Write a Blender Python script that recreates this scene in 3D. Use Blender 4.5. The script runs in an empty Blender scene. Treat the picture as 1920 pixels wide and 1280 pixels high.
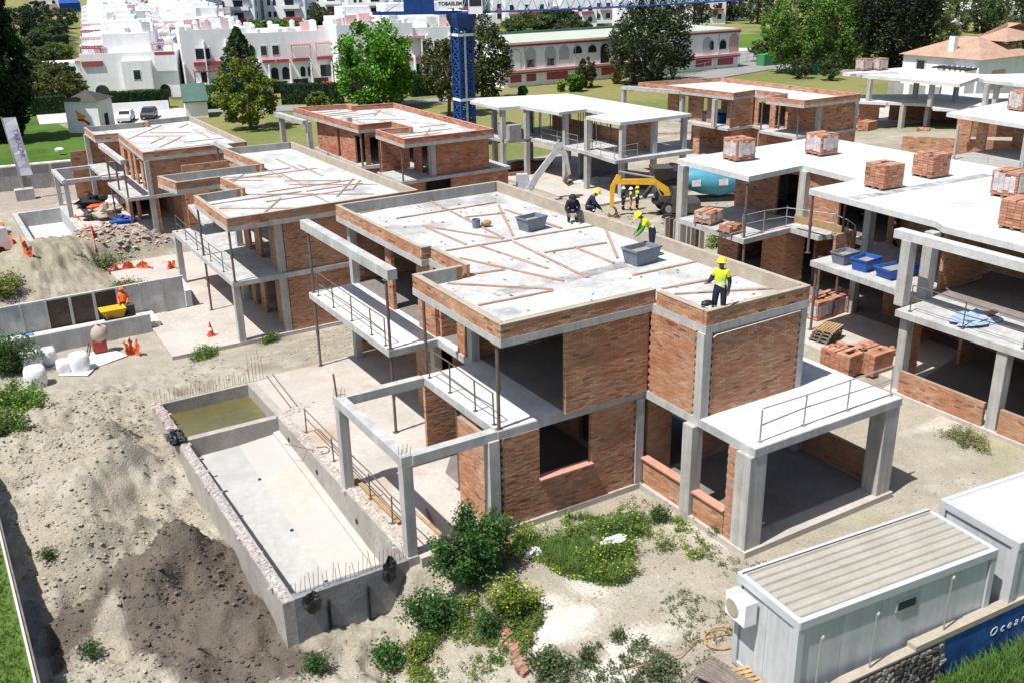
import bpy, math, random
import numpy as np
from mathutils import Vector, Matrix, geometry
R = math.radians
random.seed(7); rng = np.random.default_rng(7)
S = bpy.context.scene
C = S.collection
# ---------------------------------------------------------------- camera
CAMZ = 15.8
FPX = 1849.587
def cam_axes(pitch, roll, yaw):
    f0 = np.array([math.sin(yaw), math.cos(yaw), 0]); r0 = np.array([math.cos(yaw), -math.sin(yaw), 0]); u0 = np.array([0, 0, 1.])
    f = f0*math.cos(pitch)-u0*math.sin(pitch); u = u0*math.cos(pitch)+f0*math.sin(pitch)
    return r0*math.cos(roll)+u*math.sin(roll), u*math.cos(roll)-r0*math.sin(roll), f
CR, CU, CF = cam_axes(R(21.3018), R(-1.1453), R(31.105))
cd = bpy.data.cameras.new('camera'); cam = bpy.data.objects.new('camera', cd); C.objects.link(cam)
cam.matrix_world = Matrix(((CR[0], CU[0], -CF[0], 0), (CR[1], CU[1], -CF[1], 0), (CR[2], CU[2], -CF[2], CAMZ), (0, 0, 0, 1)))
cd.sensor_width = 36; cd.lens = FPX/1920*36; cd.clip_end = 5000; cd.clip_start = .1
S.camera = cam
# ---------------------------------------------------------------- world, sun, exposure
SUN = Vector((-.495, -.062, 1.)).normalized()
w = bpy.data.worlds.new('World'); S.world = w; w.use_nodes = True
nt = w.node_tree; nt.nodes.clear()
sky = nt.nodes.new('ShaderNodeTexSky'); sky.sky_type = 'NISHITA'; sky.sun_disc = False
sky.sun_elevation = math.asin(SUN.z); sky.sun_rotation = math.atan2(SUN.x, SUN.y); sky.air_density = 1.0; sky.dust_density = 1.5; sky.ozone_density = 1.0
bg = nt.nodes.new('ShaderNodeBackground'); bg.inputs['Strength'].default_value = .092
wo = nt.nodes.new('ShaderNodeOutputWorld'); nt.links.new(sky.outputs[0], bg.inputs[0]); nt.links.new(bg.outputs[0], wo.inputs[0])
sl = bpy.data.lights.new('sun', 'SUN'); sl.energy = 5.0; sl.angle = R(.5); sl.color = (1, .97, .925)
so = bpy.data.objects.new('sun', sl); C.objects.link(so); so.rotation_euler = SUN.to_track_quat('Z', 'Y').to_euler(); so.location = (0, 0, 60)
S.view_settings.view_transform = 'Standard'; S.view_settings.look = 'None'; S.view_settings.exposure = .36; S.view_settings.gamma = 1
# ---------------------------------------------------------------- materials
def mat(name, col, rough=.9, attr=False, n1=(3., .18), n2=(30., .12), bump=(0, 0), metal=0, spec=.3, streak=None, trans=0, tint=None):
    """procedural material: base colour (or colour attribute) broken up by two noises, optional bump"""
    m = bpy.data.materials.new(name); m.use_nodes = True; t = m.node_tree; N = t.nodes; L = t.links
    b = N['Principled BSDF']; b.inputs['Roughness'].default_value = rough; b.inputs['Metallic'].default_value = metal
    b.inputs['Specular IOR Level'].default_value = spec
    tc = N.new('ShaderNodeTexCoord')
    if attr:
        a = N.new('ShaderNodeAttribute'); a.attribute_name = 'Col'; c = a.outputs['Color']
    else:
        a = N.new('ShaderNodeRGB'); a.outputs[0].default_value = (*col, 1); c = a.outputs[0]
    co = tc.outputs['Object']
    def noise(scale, det=6, vec=None):
        n = N.new('ShaderNodeTexNoise'); n.inputs['Scale'].default_value = scale; n.inputs['Detail'].default_value = det; n.inputs['Roughness'].default_value = .62
        L.new(vec or co, n.inputs['Vector']); return n.outputs['Fac']
    def modulate(c, fac, amt):
        mr = N.new('ShaderNodeMapRange'); mr.inputs['From Min'].default_value = .28; mr.inputs['From Max'].default_value = .72
        mr.inputs['To Min'].default_value = 1-amt; mr.inputs['To Max'].default_value = 1+amt*.75; L.new(fac, mr.inputs[0])
        x = N.new('ShaderNodeVectorMath'); x.operation = 'SCALE'; L.new(c, x.inputs[0]); L.new(mr.outputs[0], x.inputs['Scale']); return x.outputs[0]
    if n1: c = modulate(c, noise(n1[0]), n1[1])
    if n2: c = modulate(c, noise(n2[0], 3), n2[1])
    if streak:
        mp = N.new('ShaderNodeMapping'); mp.inputs['Scale'].default_value = streak[0]; L.new(co, mp.inputs['Vector'])
        c = modulate(c, noise(1, 4, mp.outputs[0]), streak[1])
    if tint:   # patches of another colour: (colour, scale, threshold)
        f = noise(tint[1], 5); cr = N.new('ShaderNodeMapRange'); cr.inputs['From Min'].default_value = tint[2]; cr.inputs['From Max'].default_value = tint[2]+.12; L.new(f, cr.inputs[0])
        mx = N.new('ShaderNodeMix'); mx.data_type = 'RGBA'; L.new(cr.outputs[0], mx.inputs['Factor']); L.new(c, mx.inputs['A']); mx.inputs['B'].default_value = (*tint[0], 1); c = mx.outputs['Result']
    L.new(c, b.inputs['Base Color'])
    if bump[1]:
        bn = N.new('ShaderNodeBump'); bn.inputs['Strength'].default_value = bump[1]; bn.inputs['Distance'].default_value = .06
        L.new(noise(bump[0], 8), bn.inputs['Height']); L.new(bn.outputs[0], b.inputs['Normal'])
    if trans:
        tr = N.new('ShaderNodeBsdfTranslucent'); L.new(c, tr.inputs['Color']); ms = N.new('ShaderNodeMixShader'); ms.inputs[0].default_value = trans
        out = N['Material Output']; L.new(b.outputs[0], ms.inputs[1]); L.new(tr.outputs[0], ms.inputs[2]); L.new(ms.outputs[0], out.inputs['Surface'])
    return m
M = dict(
    concrete=mat('concrete', (.33, .325, .31), .9, n1=(1.2, .22), n2=(14, .14), bump=(18, .25), streak=((5, 5, .5), .14)),
    slabedge=mat('slab_concrete', (.43, .43, .42), .9, n1=(1.0, .2), n2=(12, .12), bump=(15, .2), streak=((3, 3, .5), .2)),
    column=mat('column_concrete', (.42, .41, .39), .9, n1=(1.5, .18), n2=(20, .12), streak=((6, 6, .3), .28), bump=(14, .25)),
    screed=mat('roof_screed', (.50, .495, .485), .92, n1=(.45, .2), n2=(5, .18), bump=(25, .2), tint=((.31, .305, .295), .38, .53)),
    whiteslab=mat('white_slab', (.57, .57, .565), .85, n1=(.6, .16), n2=(5, .13), bump=(20, .1), tint=((.43, .43, .43), .33, .55)),
    terrace=mat('terrace_screed', (.46, .42, .38), .92, n1=(.4, .2), n2=(6, .14), bump=(20, .2), tint=((.40, .29, .215), .3, .55)),
    grout=mat('damp_grout', (.30, .30, .30), .9, n1=(1.2, .35), n2=(8, .3), tint=((.5, .48, .46), 1.1, .5)),
    floor=mat('shade_painted_screed', (.20, .18, .165), .92, n1=(.6, .25), n2=(6, .15), bump=(20, .2)),  # screed tone darkened to paint in the shade of the interiors
    brownpanel=mat('brown_panel', (.085, .066, .052), .9, n1=(1, .3), n2=(8, .2)),
    poolgrey=mat('pool_grey_screed', (.43, .425, .41), .9, n1=(.5, .14), n2=(5, .12), bump=(20, .1), tint=((.37, .365, .355), .4, .52)),
    poolfloor=mat('pool_screed', (.465, .425, .375), .9, n1=(.5, .12), n2=(5, .1), bump=(20, .1), tint=((.42, .405, .39), .33, .52)),
    poolwall=mat('pool_render', (.38, .35, .315), .92, n1=(.8, .2), n2=(8, .15), bump=(12, .4), streak=((2, 2, 1.), .15)),
    darkwall=mat('wet_concrete', (.22, .225, .23), .85, n1=(1.5, .3), n2=(10, .2), bump=(10, .4)),
    rubbletop=mat('broken_concrete', (.50, .44, .42), .95, n1=(4, .35), n2=(25, .35), bump=(12, .9)),
    brick=mat('brick', (.4, .2, .1), .92, attr=True, n1=(1.1, .2), n2=(40, .2), bump=(60, .2)),
    mortar=mat('mortar', (.33, .25, .195), .95, n1=(2.5, .25), n2=(30, .2)),
    sill=mat('brick_sill', (.52, .27, .2), .9, n1=(4, .2), n2=(30, .15)),
    cement=mat('cement_cap', (.40, .345, .275), .95, n1=(2, .2), n2=(20, .15), bump=(20, .3)),
    prop=mat('steel_prop', (.16, .13, .115), .6, n1=(3, .3), n2=(20, .2), metal=.3),
    galv=mat('galvanised_steel', (.42, .42, .42), .5, n1=(4, .2), metal=.5),
    rust=mat('rusty_bar', (.16, .085, .055), .9, n1=(5, .3)),
    dirt=mat('earth', (.4, .35, .25), .98, attr=True, n1=(1.1, .16), n2=(15, .27), bump=(13, .9), spec=.1),
    clod=mat('earth_clods', (.4, .35, .25), .98, attr=True, n1=(4, .2), n2=(25, .2), bump=(20, .4), spec=.1),
    leaf=mat('leaves', (.1, .2, .05), .65, attr=True, n1=None, n2=None, trans=.3, spec=.25),
    bark=mat('bark', (.13, .095, .065), .95, n1=(3, .3), n2=(20, .3), bump=(15, .6)),
    white=mat('white_paint', (.80, .80, .80), .8, n1=(.7, .05), n2=(6, .05)),
    render=mat('white_render', (.84, .845, .86), .9, n1=(.25, .07), n2=(3, .05), streak=((1.5, 1.5, .15), .06)),
    pink=mat('red_trim', (.36, .085, .10), .85, n1=(1, .15)),
    pinkpale=mat('pale_pink_trim', (.62, .38, .37), .85, n1=(1, .15)),
    awning=mat('red_awning', (.62, .07, .05), .85, n1=(1, .12)),
    glass=mat('dark_glass', (.025, .03, .037), .12, n1=None, n2=None, spec=.6),
    dark=mat('dark_shadow_gap', (.03, .028, .026), .9, n1=None, n2=None),
    terracotta=mat('roof_tiles', (.42, .27, .20), .9, n1=(.8, .2), n2=(8, .25), bump=(12, .5)),
    greenroof=mat('green_roof', (.075, .14, .115), .85, n1=(.5, .18), n2=(4, .12)),
    greyroof=mat('pale_green_roof', (.42, .46, .38), .9, n1=(.3, .12), n2=(3, .12)),
    asphalt=mat('road_asphalt', (.25, .245, .24), .95, n1=(.25, .12), n2=(10, .12)),
    kerb=mat('kerb', (.5, .49, .46), .9),
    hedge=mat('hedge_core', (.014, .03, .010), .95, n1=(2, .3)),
    contwall=mat('container_panel', (.50, .515, .525), .5, n1=(.8, .12), n2=(6, .08), streak=((6, 6, .25), .14), spec=.4),
    controof=mat('container_roof', (.37, .345, .295), .75, n1=(1.2, .15), n2=(14, .12), streak=((.4, 6, 6), .12)),
    contframe=mat('container_frame', (.47, .485, .5), .45, n1=(1.5, .08), spec=.4),
    plastic=mat('grey_tub_plastic', (.17, .20, .25), .55, n1=(5, .2), n2=(25, .2)),
    blueplastic=mat('blue_tub_plastic', (.025, .11, .42), .5, n1=(5, .2), n2=(25, .2)),
    mortarmix=mat('wet_mortar', (.33, .30, .26), .95, n1=(6, .3), bump=(20, .8)),
    cyan=mat('cyan_drum_paint', (.07, .28, .38), .5, n1=(1.5, .12), n2=(12, .12)),
    yellow=mat('machine_yellow', (.72, .40, .025), .5, n1=(3, .2), n2=(18, .2)),
    greypaint=mat('machine_grey', (.45, .45, .47), .55, n1=(3, .2), n2=(18, .15)),
    rubber=mat('rubber', (.025, .025, .026), .85, n1=(5, .3)),
    chassis=mat('machine_dark', (.07, .066, .06), .8, n1=(4, .3), n2=(20, .3)),
    crane=mat('crane_blue', (.010, .05, .20), .5, n1=(2, .2)),
    craneband=mat('crane_light_blue', (.30, .40, .52), .6, n1=(2, .15)),
    wood=mat('pallet_wood', (.38, .25, .125), .9, n1=(3, .25), n2=(20, .2), streak=((2, 20, 20), .2)),
    oldwood=mat('weathered_wood', (.20, .165, .14), .95, n1=(3, .25), n2=(20, .25), streak=((20, 2, 2), .3)),
    film=mat('stretch_film', (.50, .45, .44), .4, n1=(3, .4), n2=(14, .35), spec=.5),
    bigbag=mat('white_bag_fabric', (.76, .76, .77), .8, n1=(3, .1), n2=(12, .1), bump=(8, .5)),
    hose=mat('pale_hose', (.52, .26, .14), .8, n1=(6, .2)),
    orange=mat('orange_mesh', (.70, .14, .05), .8, n1=(6, .3), n2=(25, .3)),
    blackbag=mat('black_plastic', (.018, .018, .02), .35, n1=(6, .4), bump=(9, .8), spec=.6),
    bluebarrel=mat('blue_barrel', (.13, .28, .42), .6, n1=(3, .2)),
    skin=mat('skin', (.20, .11, .075), .7, n1=(20, .1), n2=None),
    navy=mat('navy_workwear', (.022, .026, .045), .9, n1=(6, .3), n2=(30, .2)),
    hivis=mat('hi_vis_yellow', (.55, .66, .04), .8, n1=(8, .15), n2=None),
    hivisor=mat('hi_vis_orange', (.80, .16, .03), .8, n1=(8, .15), n2=None),
    reflect=mat('reflective_band', (.70, .70, .68), .5, n1=None, n2=None),
    helmet=mat('yellow_helmet', (.80, .58, .01), .35, n1=(4, .08), spec=.5),
    greentop=mat('green_workwear', (.07, .26, .05), .85, n1=(8, .3)),
    boot=mat('boots', (.03, .027, .024), .9, n1=(6, .3)),
    water=mat('pool_water', (.125, .115, .045), .10, n1=(.35, .25), n2=(3, .12), bump=(3, .03), spec=.5),
    mural=mat('mural_blue', (.02, .085, .28), .8, n1=(1.1, .5), n2=(5, .35), tint=((.14, .30, .60), .7, .55)),
    stone=mat('dark_stone', (.15, .135, .12), .95, attr=True, n1=(4, .3), n2=(18, .35), bump=(10, .8)),
    banner=mat('banner_cloth', (.70, .70, .80), .8, n1=(2, .06)),
    bannertext=mat('banner_print', (.26, .23, .42), .8),
    signtext=mat('sign_print', (.02, .02, .025), .7),
    flagyellow=mat('painted_yellow', (.72, .38, .03), .85, n1=(3, .2)),
    flagred=mat('painted_red', (.55, .045, .03), .85, n1=(3, .2)),
    carwhite=mat('white_car_paint', (.75, .76, .78), .25, n1=None, n2=None, spec=.6),
    cardark=mat('dark_car_paint', (.03, .035, .045), .25, n1=None, n2=None, spec=.6),
    bluetarp=mat('blue_tarp', (.015, .075, .30), .6, n1=(.5, .2), n2=(4, .15)),
    redpaint=mat('red_machine_paint', (.33, .05, .035), .7, n1=(4, .3)),
    gravel=mat('white_gravel', (.60, .58, .54), .95, n1=(3, .2), n2=(30, .3), bump=(25, .8)),
    greenbin=mat('green_bin', (.015, .22, .13), .6, n1=(2, .15)),
    greencab=mat('green_panel', (.06, .26, .10), .7, n1=(2, .15)),
)
# ---------------------------------------------------------------- mesh builder
ORG = {}
class MB:
    def __init__(s): s.v = []; s.f = []; s.c = []; s.n = 0
    def add(s, v, f, col=None):
        v = np.asarray(v, float).reshape(-1, 3); f = np.asarray(f, np.int64)
        s.v.append(v); s.f.append(f+s.n); s.n += len(v)
        if col is None: col = (1, 1, 1)
        col = np.asarray(col, float)
        if col.ndim == 1: col = np.tile(col, (len(f), 1))
        s.c.append(col)
    BF = np.array([[0, 3, 2, 1], [4, 5, 6, 7], [0, 1, 5, 4], [1, 2, 6, 5], [2, 3, 7, 6], [3, 0, 4, 7]])
    def box(s, x0, x1, y0, y1, z0, z1, col=None):
        x0, x1 = sorted((x0, x1)); y0, y1 = sorted((y0, y1)); z0, z1 = sorted((z0, z1))
        s.add([(x0, y0, z0), (x1, y0, z0), (x1, y1, z0), (x0, y1, z0), (x0, y0, z1), (x1, y0, z1), (x1, y1, z1), (x0, y1, z1)], s.BF, col)
    def frustum(s, r0, r1, z0, z1, col=None):   # rects (x0,x1,y0,y1)
        a, b = r0, r1
        s.add([(a[0], a[2], z0), (a[1], a[2], z0), (a[1], a[3], z0), (a[0], a[3], z0), (b[0], b[2], z1), (b[1], b[2], z1), (b[1], b[3], z1), (b[0], b[3], z1)], s.BF, col)
    def oboxes(s, cen, u, n, hl, ht, hh, col=None):
        """many upright boxes: centres (k,3), unit dirs u, n, half sizes arrays"""
        cen = np.asarray(cen, float); k = len(cen)
        if not k: return
        u = np.array([u[0], u[1], 0.]); n = np.array([n[0], n[1], 0.]); z = np.array([0, 0, 1.])
        hl = np.broadcast_to(hl, k); ht = np.broadcast_to(ht, k); hh = np.broadcast_to(hh, k)
        sg = np.array([(-1, -1, -1), (1, -1, -1), (1, 1, -1), (-1, 1, -1), (-1, -1, 1), (1, -1, 1), (1, 1, 1), (-1, 1, 1)], float)
        v = cen[:, None, :] + sg[None, :, 0:1]*hl[:, None, None]*u + sg[None, :, 1:2]*ht[:, None, None]*n + sg[None, :, 2:3]*hh[:, None, None]*z
        f = (np.arange(k)[:, None, None]*8 + s.BF[None]).reshape(-1, 4)
        if col is not None: col = np.repeat(np.asarray(col, float), 6, axis=0)
        s.add(v.reshape(-1, 3), f, col)
    def bar(s, p, q, w, h=None, col=None, up=(0, 0, 1)):
        p = Vector(p); q = Vector(q); d = (q-p); L = d.length; d.normalize(); h = h or w
        upv = Vector(up)
        if abs(d.dot(upv)) > .98: upv = Vector((0, 1, 0))
        a = d.cross(upv).normalized()*w/2; b = a.cross(d).normalized()*h/2
        vs = [p-a-b, p+a-b, p+a+b, p-a+b, q-a-b, q+a-b, q+a+b, q-a+b]
        s.add([tuple(v) for v in vs], [[0, 1, 2, 3], [7, 6, 5, 4], [0, 4, 5, 1], [1, 5, 6, 2], [2, 6, 7, 3], [3, 7, 4, 0]], col)
    def tube(s, pts, r, n=7, col=None, r2=None, cap=True):
        pts = [Vector(p) for p in pts]; k = len(pts); vs = []
        for i, p in enumerate(pts):
            d = (pts[min(i+1, k-1)]-pts[max(i-1, 0)]).normalized()
            u = Vector((0, 0, 1)) if abs(d.z) < .9 else Vector((1, 0, 0))
            a = d.cross(u).normalized(); b = d.cross(a)
            rr = r if r2 is None else r+(r2-r)*i/(k-1)
            if isinstance(r, (list, tuple)): rr = r[i]
            vs += [tuple(p+(a*math.cos(t)+b*math.sin(t))*rr) for t in (2*math.pi*j/n for j in range(n))]
        f = [[i*n+j, i*n+(j+1) % n, (i+1)*n+(j+1) % n, (i+1)*n+j] for i in range(k-1) for j in range(n)]
        if cap:
            for i in (0, k-1):
                vs.append(tuple(pts[i])); c = len(vs)-1
                f += [[c, i*n+(j+1) % n, i*n+j, c] if i == 0 else [c, i*n+j, i*n+(j+1) % n, c] for j in range(n)]
        s.add(vs, f, col)
    def prism(s, poly, z0, z1, col=None):
        n = len(poly); 
        ar = sum(poly[i][0]*poly[(i+1) % n][1]-poly[(i+1) % n][0]*poly[i][1] for i in range(n))
        if ar < 0: poly = poly[::-1]
        vs = [(x, y, z0) for x, y in poly]+[(x, y, z1) for x, y in poly]
        f = [[i, (i+1) % n, n+(i+1) % n, n+i] for i in range(n)]
        tr = geometry.tessellate_polygon([[Vector((x, y, 0)) for x, y in poly]])
        for a, b, c in tr:
            x = (Vector((*poly[b], 0))-Vector((*poly[a], 0))).cross(Vector((*poly[c], 0))-Vector((*poly[a], 0))).z
            if x < 0: b, c = c, b
            f += [[n+a, n+b, n+c, n+c], [c, b, a, a]]
        s.add(vs, f, col)
    def lathe(s, prof, cx=0, cy=0, n=14, col=None):
        vs = [(cx+r*math.cos(2*math.pi*j/n), cy+r*math.sin(2*math.pi*j/n), z) for r, z in prof for j in range(n)]
        f = [[i*n+j, i*n+(j+1) % n, (i+1)*n+(j+1) % n, (i+1)*n+j] for i in range(len(prof)-1) for j in range(n)]
        s.add(vs, f, col)
    def xform(s, mtx):
        m = np.array(mtx)
        s.v = [v@m[:3, :3].T+m[:3, 3] for v in s.v]; return s
    def build(s, name, material, parent=None, smooth=False, kind=None, label=None, local=False):
        v = np.concatenate(s.v); f = np.concatenate([x.reshape(-1, 4) for x in s.f]); c = np.concatenate(s.c)
        if parent is not None and not local: v = v-np.array(ORG[parent.name])
        tri = f[:, 2] == f[:, 3]; tri2 = f[:, 0] == f[:, 3]
        cnt = np.where(tri | tri2, 3, 4)
        start = np.concatenate([[0], np.cumsum(cnt)[:-1]])
        mask = np.ones_like(f, bool); mask[tri | tri2, 3] = False
        me = bpy.data.meshes.new(name); me.vertices.add(len(v)); me.vertices.foreach_set('co', v.astype(np.float32).ravel())
        li = f[mask]; me.loops.add(len(li)); me.loops.foreach_set('vertex_index', li.astype(np.int32))
        me.polygons.add(len(f)); me.polygons.foreach_set('loop_start', start.astype(np.int32))
        try: me.polygons.foreach_set('loop_total', cnt.astype(np.int32))
        except Exception: pass
        me.polygons.foreach_set('use_smooth', np.full(len(f), bool(smooth)))
        if not np.all(c == 1):
            at_ = me.color_attributes.new('Col', 'FLOAT_COLOR', 'CORNER')
            cc = np.repeat(np.hstack([c, np.ones((len(c), 1))]), cnt, axis=0); at_.data.foreach_set('color', cc.astype(np.float32).ravel())
        me.update(); me.validate()
        me.materials.append(M[material] if isinstance(material, str) else material)
        o = bpy.data.objects.new(name, me); C.objects.link(o)
        if parent is not None: o.parent = parent; ORG[o.name] = ORG[parent.name]
        else: ORG[o.name] = (0, 0, 0)
        if kind: o['kind'] = kind
        if label: o['label'] = label
        return o
def tag(o, label, cat, group=None, kind=None):
    o['label'] = label; o['category'] = cat
    if group: o['group'] = group
    if kind: o['kind'] = kind
    return o
def thing(name, label, cat, loc=(0, 0, 0), rz=0, group=None):
    o = bpy.data.objects.new(name, None); C.objects.link(o); o.location = loc; o.rotation_euler = (0, 0, rz); o.empty_display_size = .2
    ORG[o.name] = tuple(loc); return tag(o, label, cat, group)
def solo(mb, name, material, label, cat, loc=None, group=None, smooth=False, kind=None):
    """single-mesh thing, origin moved to loc"""
    if loc is not None:
        mb.v = [v-np.array(loc) for v in mb.v]
    o = mb.build(name, material, smooth=smooth)
    if loc is not None: o.location = loc
    return tag(o, label, cat, group, kind)
def copytree(root, loc, rz=None, label=None, scale=None):
    def cp(o, par):
        c = o.copy(); C.objects.link(c); c.parent = par
        for ch in o.children: cp(ch, c)
        return c
    r = cp(root, None); r.location = loc
    if rz is not None: r.rotation_euler = (0, 0, rz)
    if label: r['label'] = label
    if scale: r.scale = (scale,)*3 if not isinstance(scale, tuple) else scale
    ORG[r.name] = tuple(loc)
    return r
# a photograph ray meets a level plane / the terrain: used only to read positions off the photograph
def ray(px, py): return CF+CR*(px-960)/FPX-CU*(py-640)/FPX
def at(px, py, z=0.):
    d = ray(px, py); t = (z-CAMZ)/d[2]; return (d[0]*t, d[1]*t, z)
def at2(px, py, z): a = at(px, py, z); return (a[0], a[1])
# ---------------------------------------------------------------- value noise (numpy)
NT = rng.random((256, 256))
def vnoise(x, y):
    xi = np.floor(x).astype(int); yi = np.floor(y).astype(int); fx = x-xi; fy = y-yi
    fx = fx*fx*(3-2*fx); fy = fy*fy*(3-2*fy)
    g = lambda a, b: NT[a % 256, b % 256]
    return (g(xi, yi)*(1-fx)+g(xi+1, yi)*fx)*(1-fy)+(g(xi, yi+1)*(1-fx)+g(xi+1, yi+1)*fx)*fy-.5
def fbm(x, y, o=4, s=1.):
    r = 0; a = 1
    for k in range(o): r = r+a*vnoise(x*s+k*17.3, y*s+k*9.1); a *= .5; s *= 2.1
    return r
def sstep(a, b, x): t = np.clip((x-a)/(b-a), 0, 1); return t*t*(3-2*t)
# ================================================================ TERRAIN
YP = [-400, 37.5, 40, 46.5, 55, 66, 72, 80, 95, 140, 5000]
ZP = [-.14, -.14, -.7, -2.45, -2.55, -2.65, -3.2, -4.1, -4.4, -4.5, -4.5]
PADS = [  # x0,x1,y0,y1,z : level house platforms
    (12.3, 24.2, 21.6, 37.4, -.2), (17.9, 24.2, 16.9, 23, -.2), (9.3, 24, 47.2, 67, -2.5), (10.5, 24, 78.2, 95, -4.25), (28, 41, 64.5, 87, -3.0),
    (44, 56.5, 60.5, 82, -2.7), (63, 77, 61, 83, -3.2), (30.3, 45, 13, 39, -.15), (9.8, 13, 21.9, 37, -.25)]
MOUNDS = [(5.2, 67, 4.8, 2.3), (9.8, 70.5, 3.8, 2.0), (12.6, 69.5, 2.6, 1.0), (3.5, 35.6, 2.0, 1.5), (2.7, 32.2, 1.7, 1.45), (4.2, 33.2, 1.3, .8), (2.2, 29.2, 1.5, .9), (4.5, 27.0, 1.25, 1.35), (3.3, 25.6, 1.3, 1.1), (4.9, 24.0, 1.1, .9), (2.0, 25.8, 1.1, .6), (3.9, 29.6, 1.0, .35), (3.6, 22.3, 1.2, .4),
          (5.0, 41.8, 2.0, .42), (10.5, 19.8, 1.6, .3), (41, 50, 3, .7), (62, 57, 5, .9)]
def height(x, y, det=True):
    x = np.asarray(x, float); y = np.asarray(y, float)
    z = np.interp(y, YP, ZP)
    left = np.interp(y, [0, 10, 22, 30, 36, 41, 47], [-1.1, -1.3, -1.4, -1.15, -.95, -1.2, -2.45])
    k = 1-sstep(7.5, 13.5, x); k = np.where(y > 22.3, 1-sstep(9.2, 10.2, x), k)
    z = np.where(y < 47, z*(1-k)+np.minimum(z, left)*k, z)
    fy = sstep(20.5, 12, y)*(x > 7)*(1-sstep(12, 15, x))
    z = z-.25*fy
    wl = 11.5-(x-14.5)*.06    # outside the mural wall
    z = np.where(y < wl+.0, z-.62*sstep(0, .15, wl-y)*sstep(8, 13.5, x), z)
    z = np.where(x < .0, z-.25*sstep(0, .4, -x), z)
    for mx, my, r, hgt in MOUNDS:
        d2 = ((x-mx)**2+(y-my)**2)/r**2; z = z+hgt*np.exp(-d2*1.6)
    rough = sstep(12, 8, x)*sstep(48, 44, y)*1.0+.12
    rough = np.where((y > 58) & (y < 78) & (x < 16), 1.0, rough)
    rough = np.where(y > 100, .15, rough)
    rough = np.where((x > 40) & (y > 42) & (y < 61), .5, rough)
    if det:
        z = z+rough*(fbm(x, y, 4, .45)*.50+fbm(x+50, y, 4, 1.9)*.24+np.abs(fbm(x, y+31, 3, 4.2))*.19-np.abs(fbm(x-13, y+3, 3, .8))*.42)
        # wheel ruts on the lane between the two villas
        t = y-41.6-.06*(x-8)
        for o in (0, 1.7): z = z-.13*np.exp(-((t-o)/.24)**2)*sstep(5, 8, x)*(1-sstep(28, 30, x))
    for x0, x1, y0, y1, pz in PADS:
        d = np.maximum(np.maximum(x0-x, x-x1), np.maximum(y0-y, y-y1)); b = 1-sstep(0, .9, d)
        z = z*(1-b)+pz*b
    cav = (x > 6.1) & (x < 9.95) & (y > 22.0) & (y < 36.85)
    cav3 = (x > 6.6) & (x < 10.4) & (y > 77.8) & (y < 93.1)
    return np.where(cav, -2.9, np.where(cav3, -6.4, z))
def hz(x, y): return float(height(np.array([x]), np.array([y]))[0])
def G(px, py, dz=0.):
    """where the ray through a photograph point meets the ground"""
    z = -1.
    for i in range(40):
        a = at(px, py, z+dz); zn = float(height(np.array([a[0]]), np.array([a[1]]), False)[0]); z = z*.4+zn*.6
    a = at(px, py, z+dz); return (a[0], a[1], hz(a[0], a[1]))
def inpoly(x, y, poly):
    r = np.zeros(np.shape(x), bool); n = len(poly)
    for i in range(n):
        (x1, y1), (x2, y2) = poly[i], poly[(i+1) % n]
        c = ((y1 > y) != (y2 > y)) & (x < (x2-x1)*(y-y1)/((y2-y1) if y2 != y1 else 1e-9)+x1); r ^= c
    return r
def axis(segs):
    out = []
    for a, b, d in segs: out += list(np.arange(a, b, d))
    return np.array(out+[segs[-1][1]])
gx = axis([(-900, -60, 60), (-60, -8, 4), (-8, -1, .5), (-1, 12, .10), (12, 26, .16), (26, 50, .4), (50, 130, 1.2), (130, 300, 10), (300, 1500, 80)])
gy = axis([(-300, -20, 40), (-20, 8, 2), (8, 48, .13), (48, 80, .32), (80, 150, 1.0), (150, 300, 5), (300, 600, 25), (600, 2400, 150)])
X, Y = np.meshgrid(gx, gy); Z = height(X, Y)
nx, ny = len(gx), len(gy)
# base colours by zone (face centred)
xc = (X[:-1, :-1]+X[1:, 1:])/2; yc = (Y[:-1, :-1]+Y[1:, 1:])/2
def mixc(c, col, m): return c*(1-m[..., None])+np.array(col)*m[..., None]
col = np.zeros(xc.shape+(3,))+np.array((.36, .322, .255))
nA = fbm(xc, yc, 4, .35); nB = fbm(xc+90, yc, 3, 1.5); nC = fbm(xc, yc+77, 4, .9)
col = mixc(col, (.29, .257, .20), sstep(-.1, .35, nA)*.8)
col = mixc(col, (.42, .385, .32), sstep(.1, .45, nC)*.8)
dpoly = [at2(*p, -.5) for p in [(70, 1120), (190, 1045), (245, 1012), (300, 985), (360, 972), (430, 985), (470, 1040), (500, 1085), (545, 1160), (620, 1195), (560, 1215), (430, 1250), (330, 1240), (240, 1170), (215, 1095), (180, 1120), (110, 1190), (90, 1200)]]
wob = .35*fbm(xc, yc, 3, 1.6)
dm = inpoly(xc+wob, yc+wob*1.5, dpoly)
dk = np.zeros(xc.shape); dk[dm] = 1
for _ in range(2): dk[1:-1, 1:-1] = (dk[1:-1, 1:-1]*2+dk[:-2, 1:-1]+dk[2:, 1:-1]+dk[1:-1, :-2]+dk[1:-1, 2:])/6
col = mixc(col, (.125, .102, .083), dk*.95)
# pale chalky spill in the front yard
for (px, py, rx, ry, a) in [(1150, 1240, 1.6, .7, 1), (1210, 1195, 1.3, .6, .8), (1060, 1150, .9, 1.0, .8), (1100, 1100, .7, .7, .6), (990, 1190, .7, .5, .7), (700, 1250, 2.2, .8, .5), (1300, 1000, .6, 1.5, .45), (1760, 800, 1.2, .5, 1)]:
    cx, cy = at2(px, py, -.3); d = ((xc-cx)/rx)**2+((yc-cy)/ry)**2; col = mixc(col, (.64, .60, .535), a*(1-sstep(.25, 1.2, d+nB*1.1)))
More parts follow.
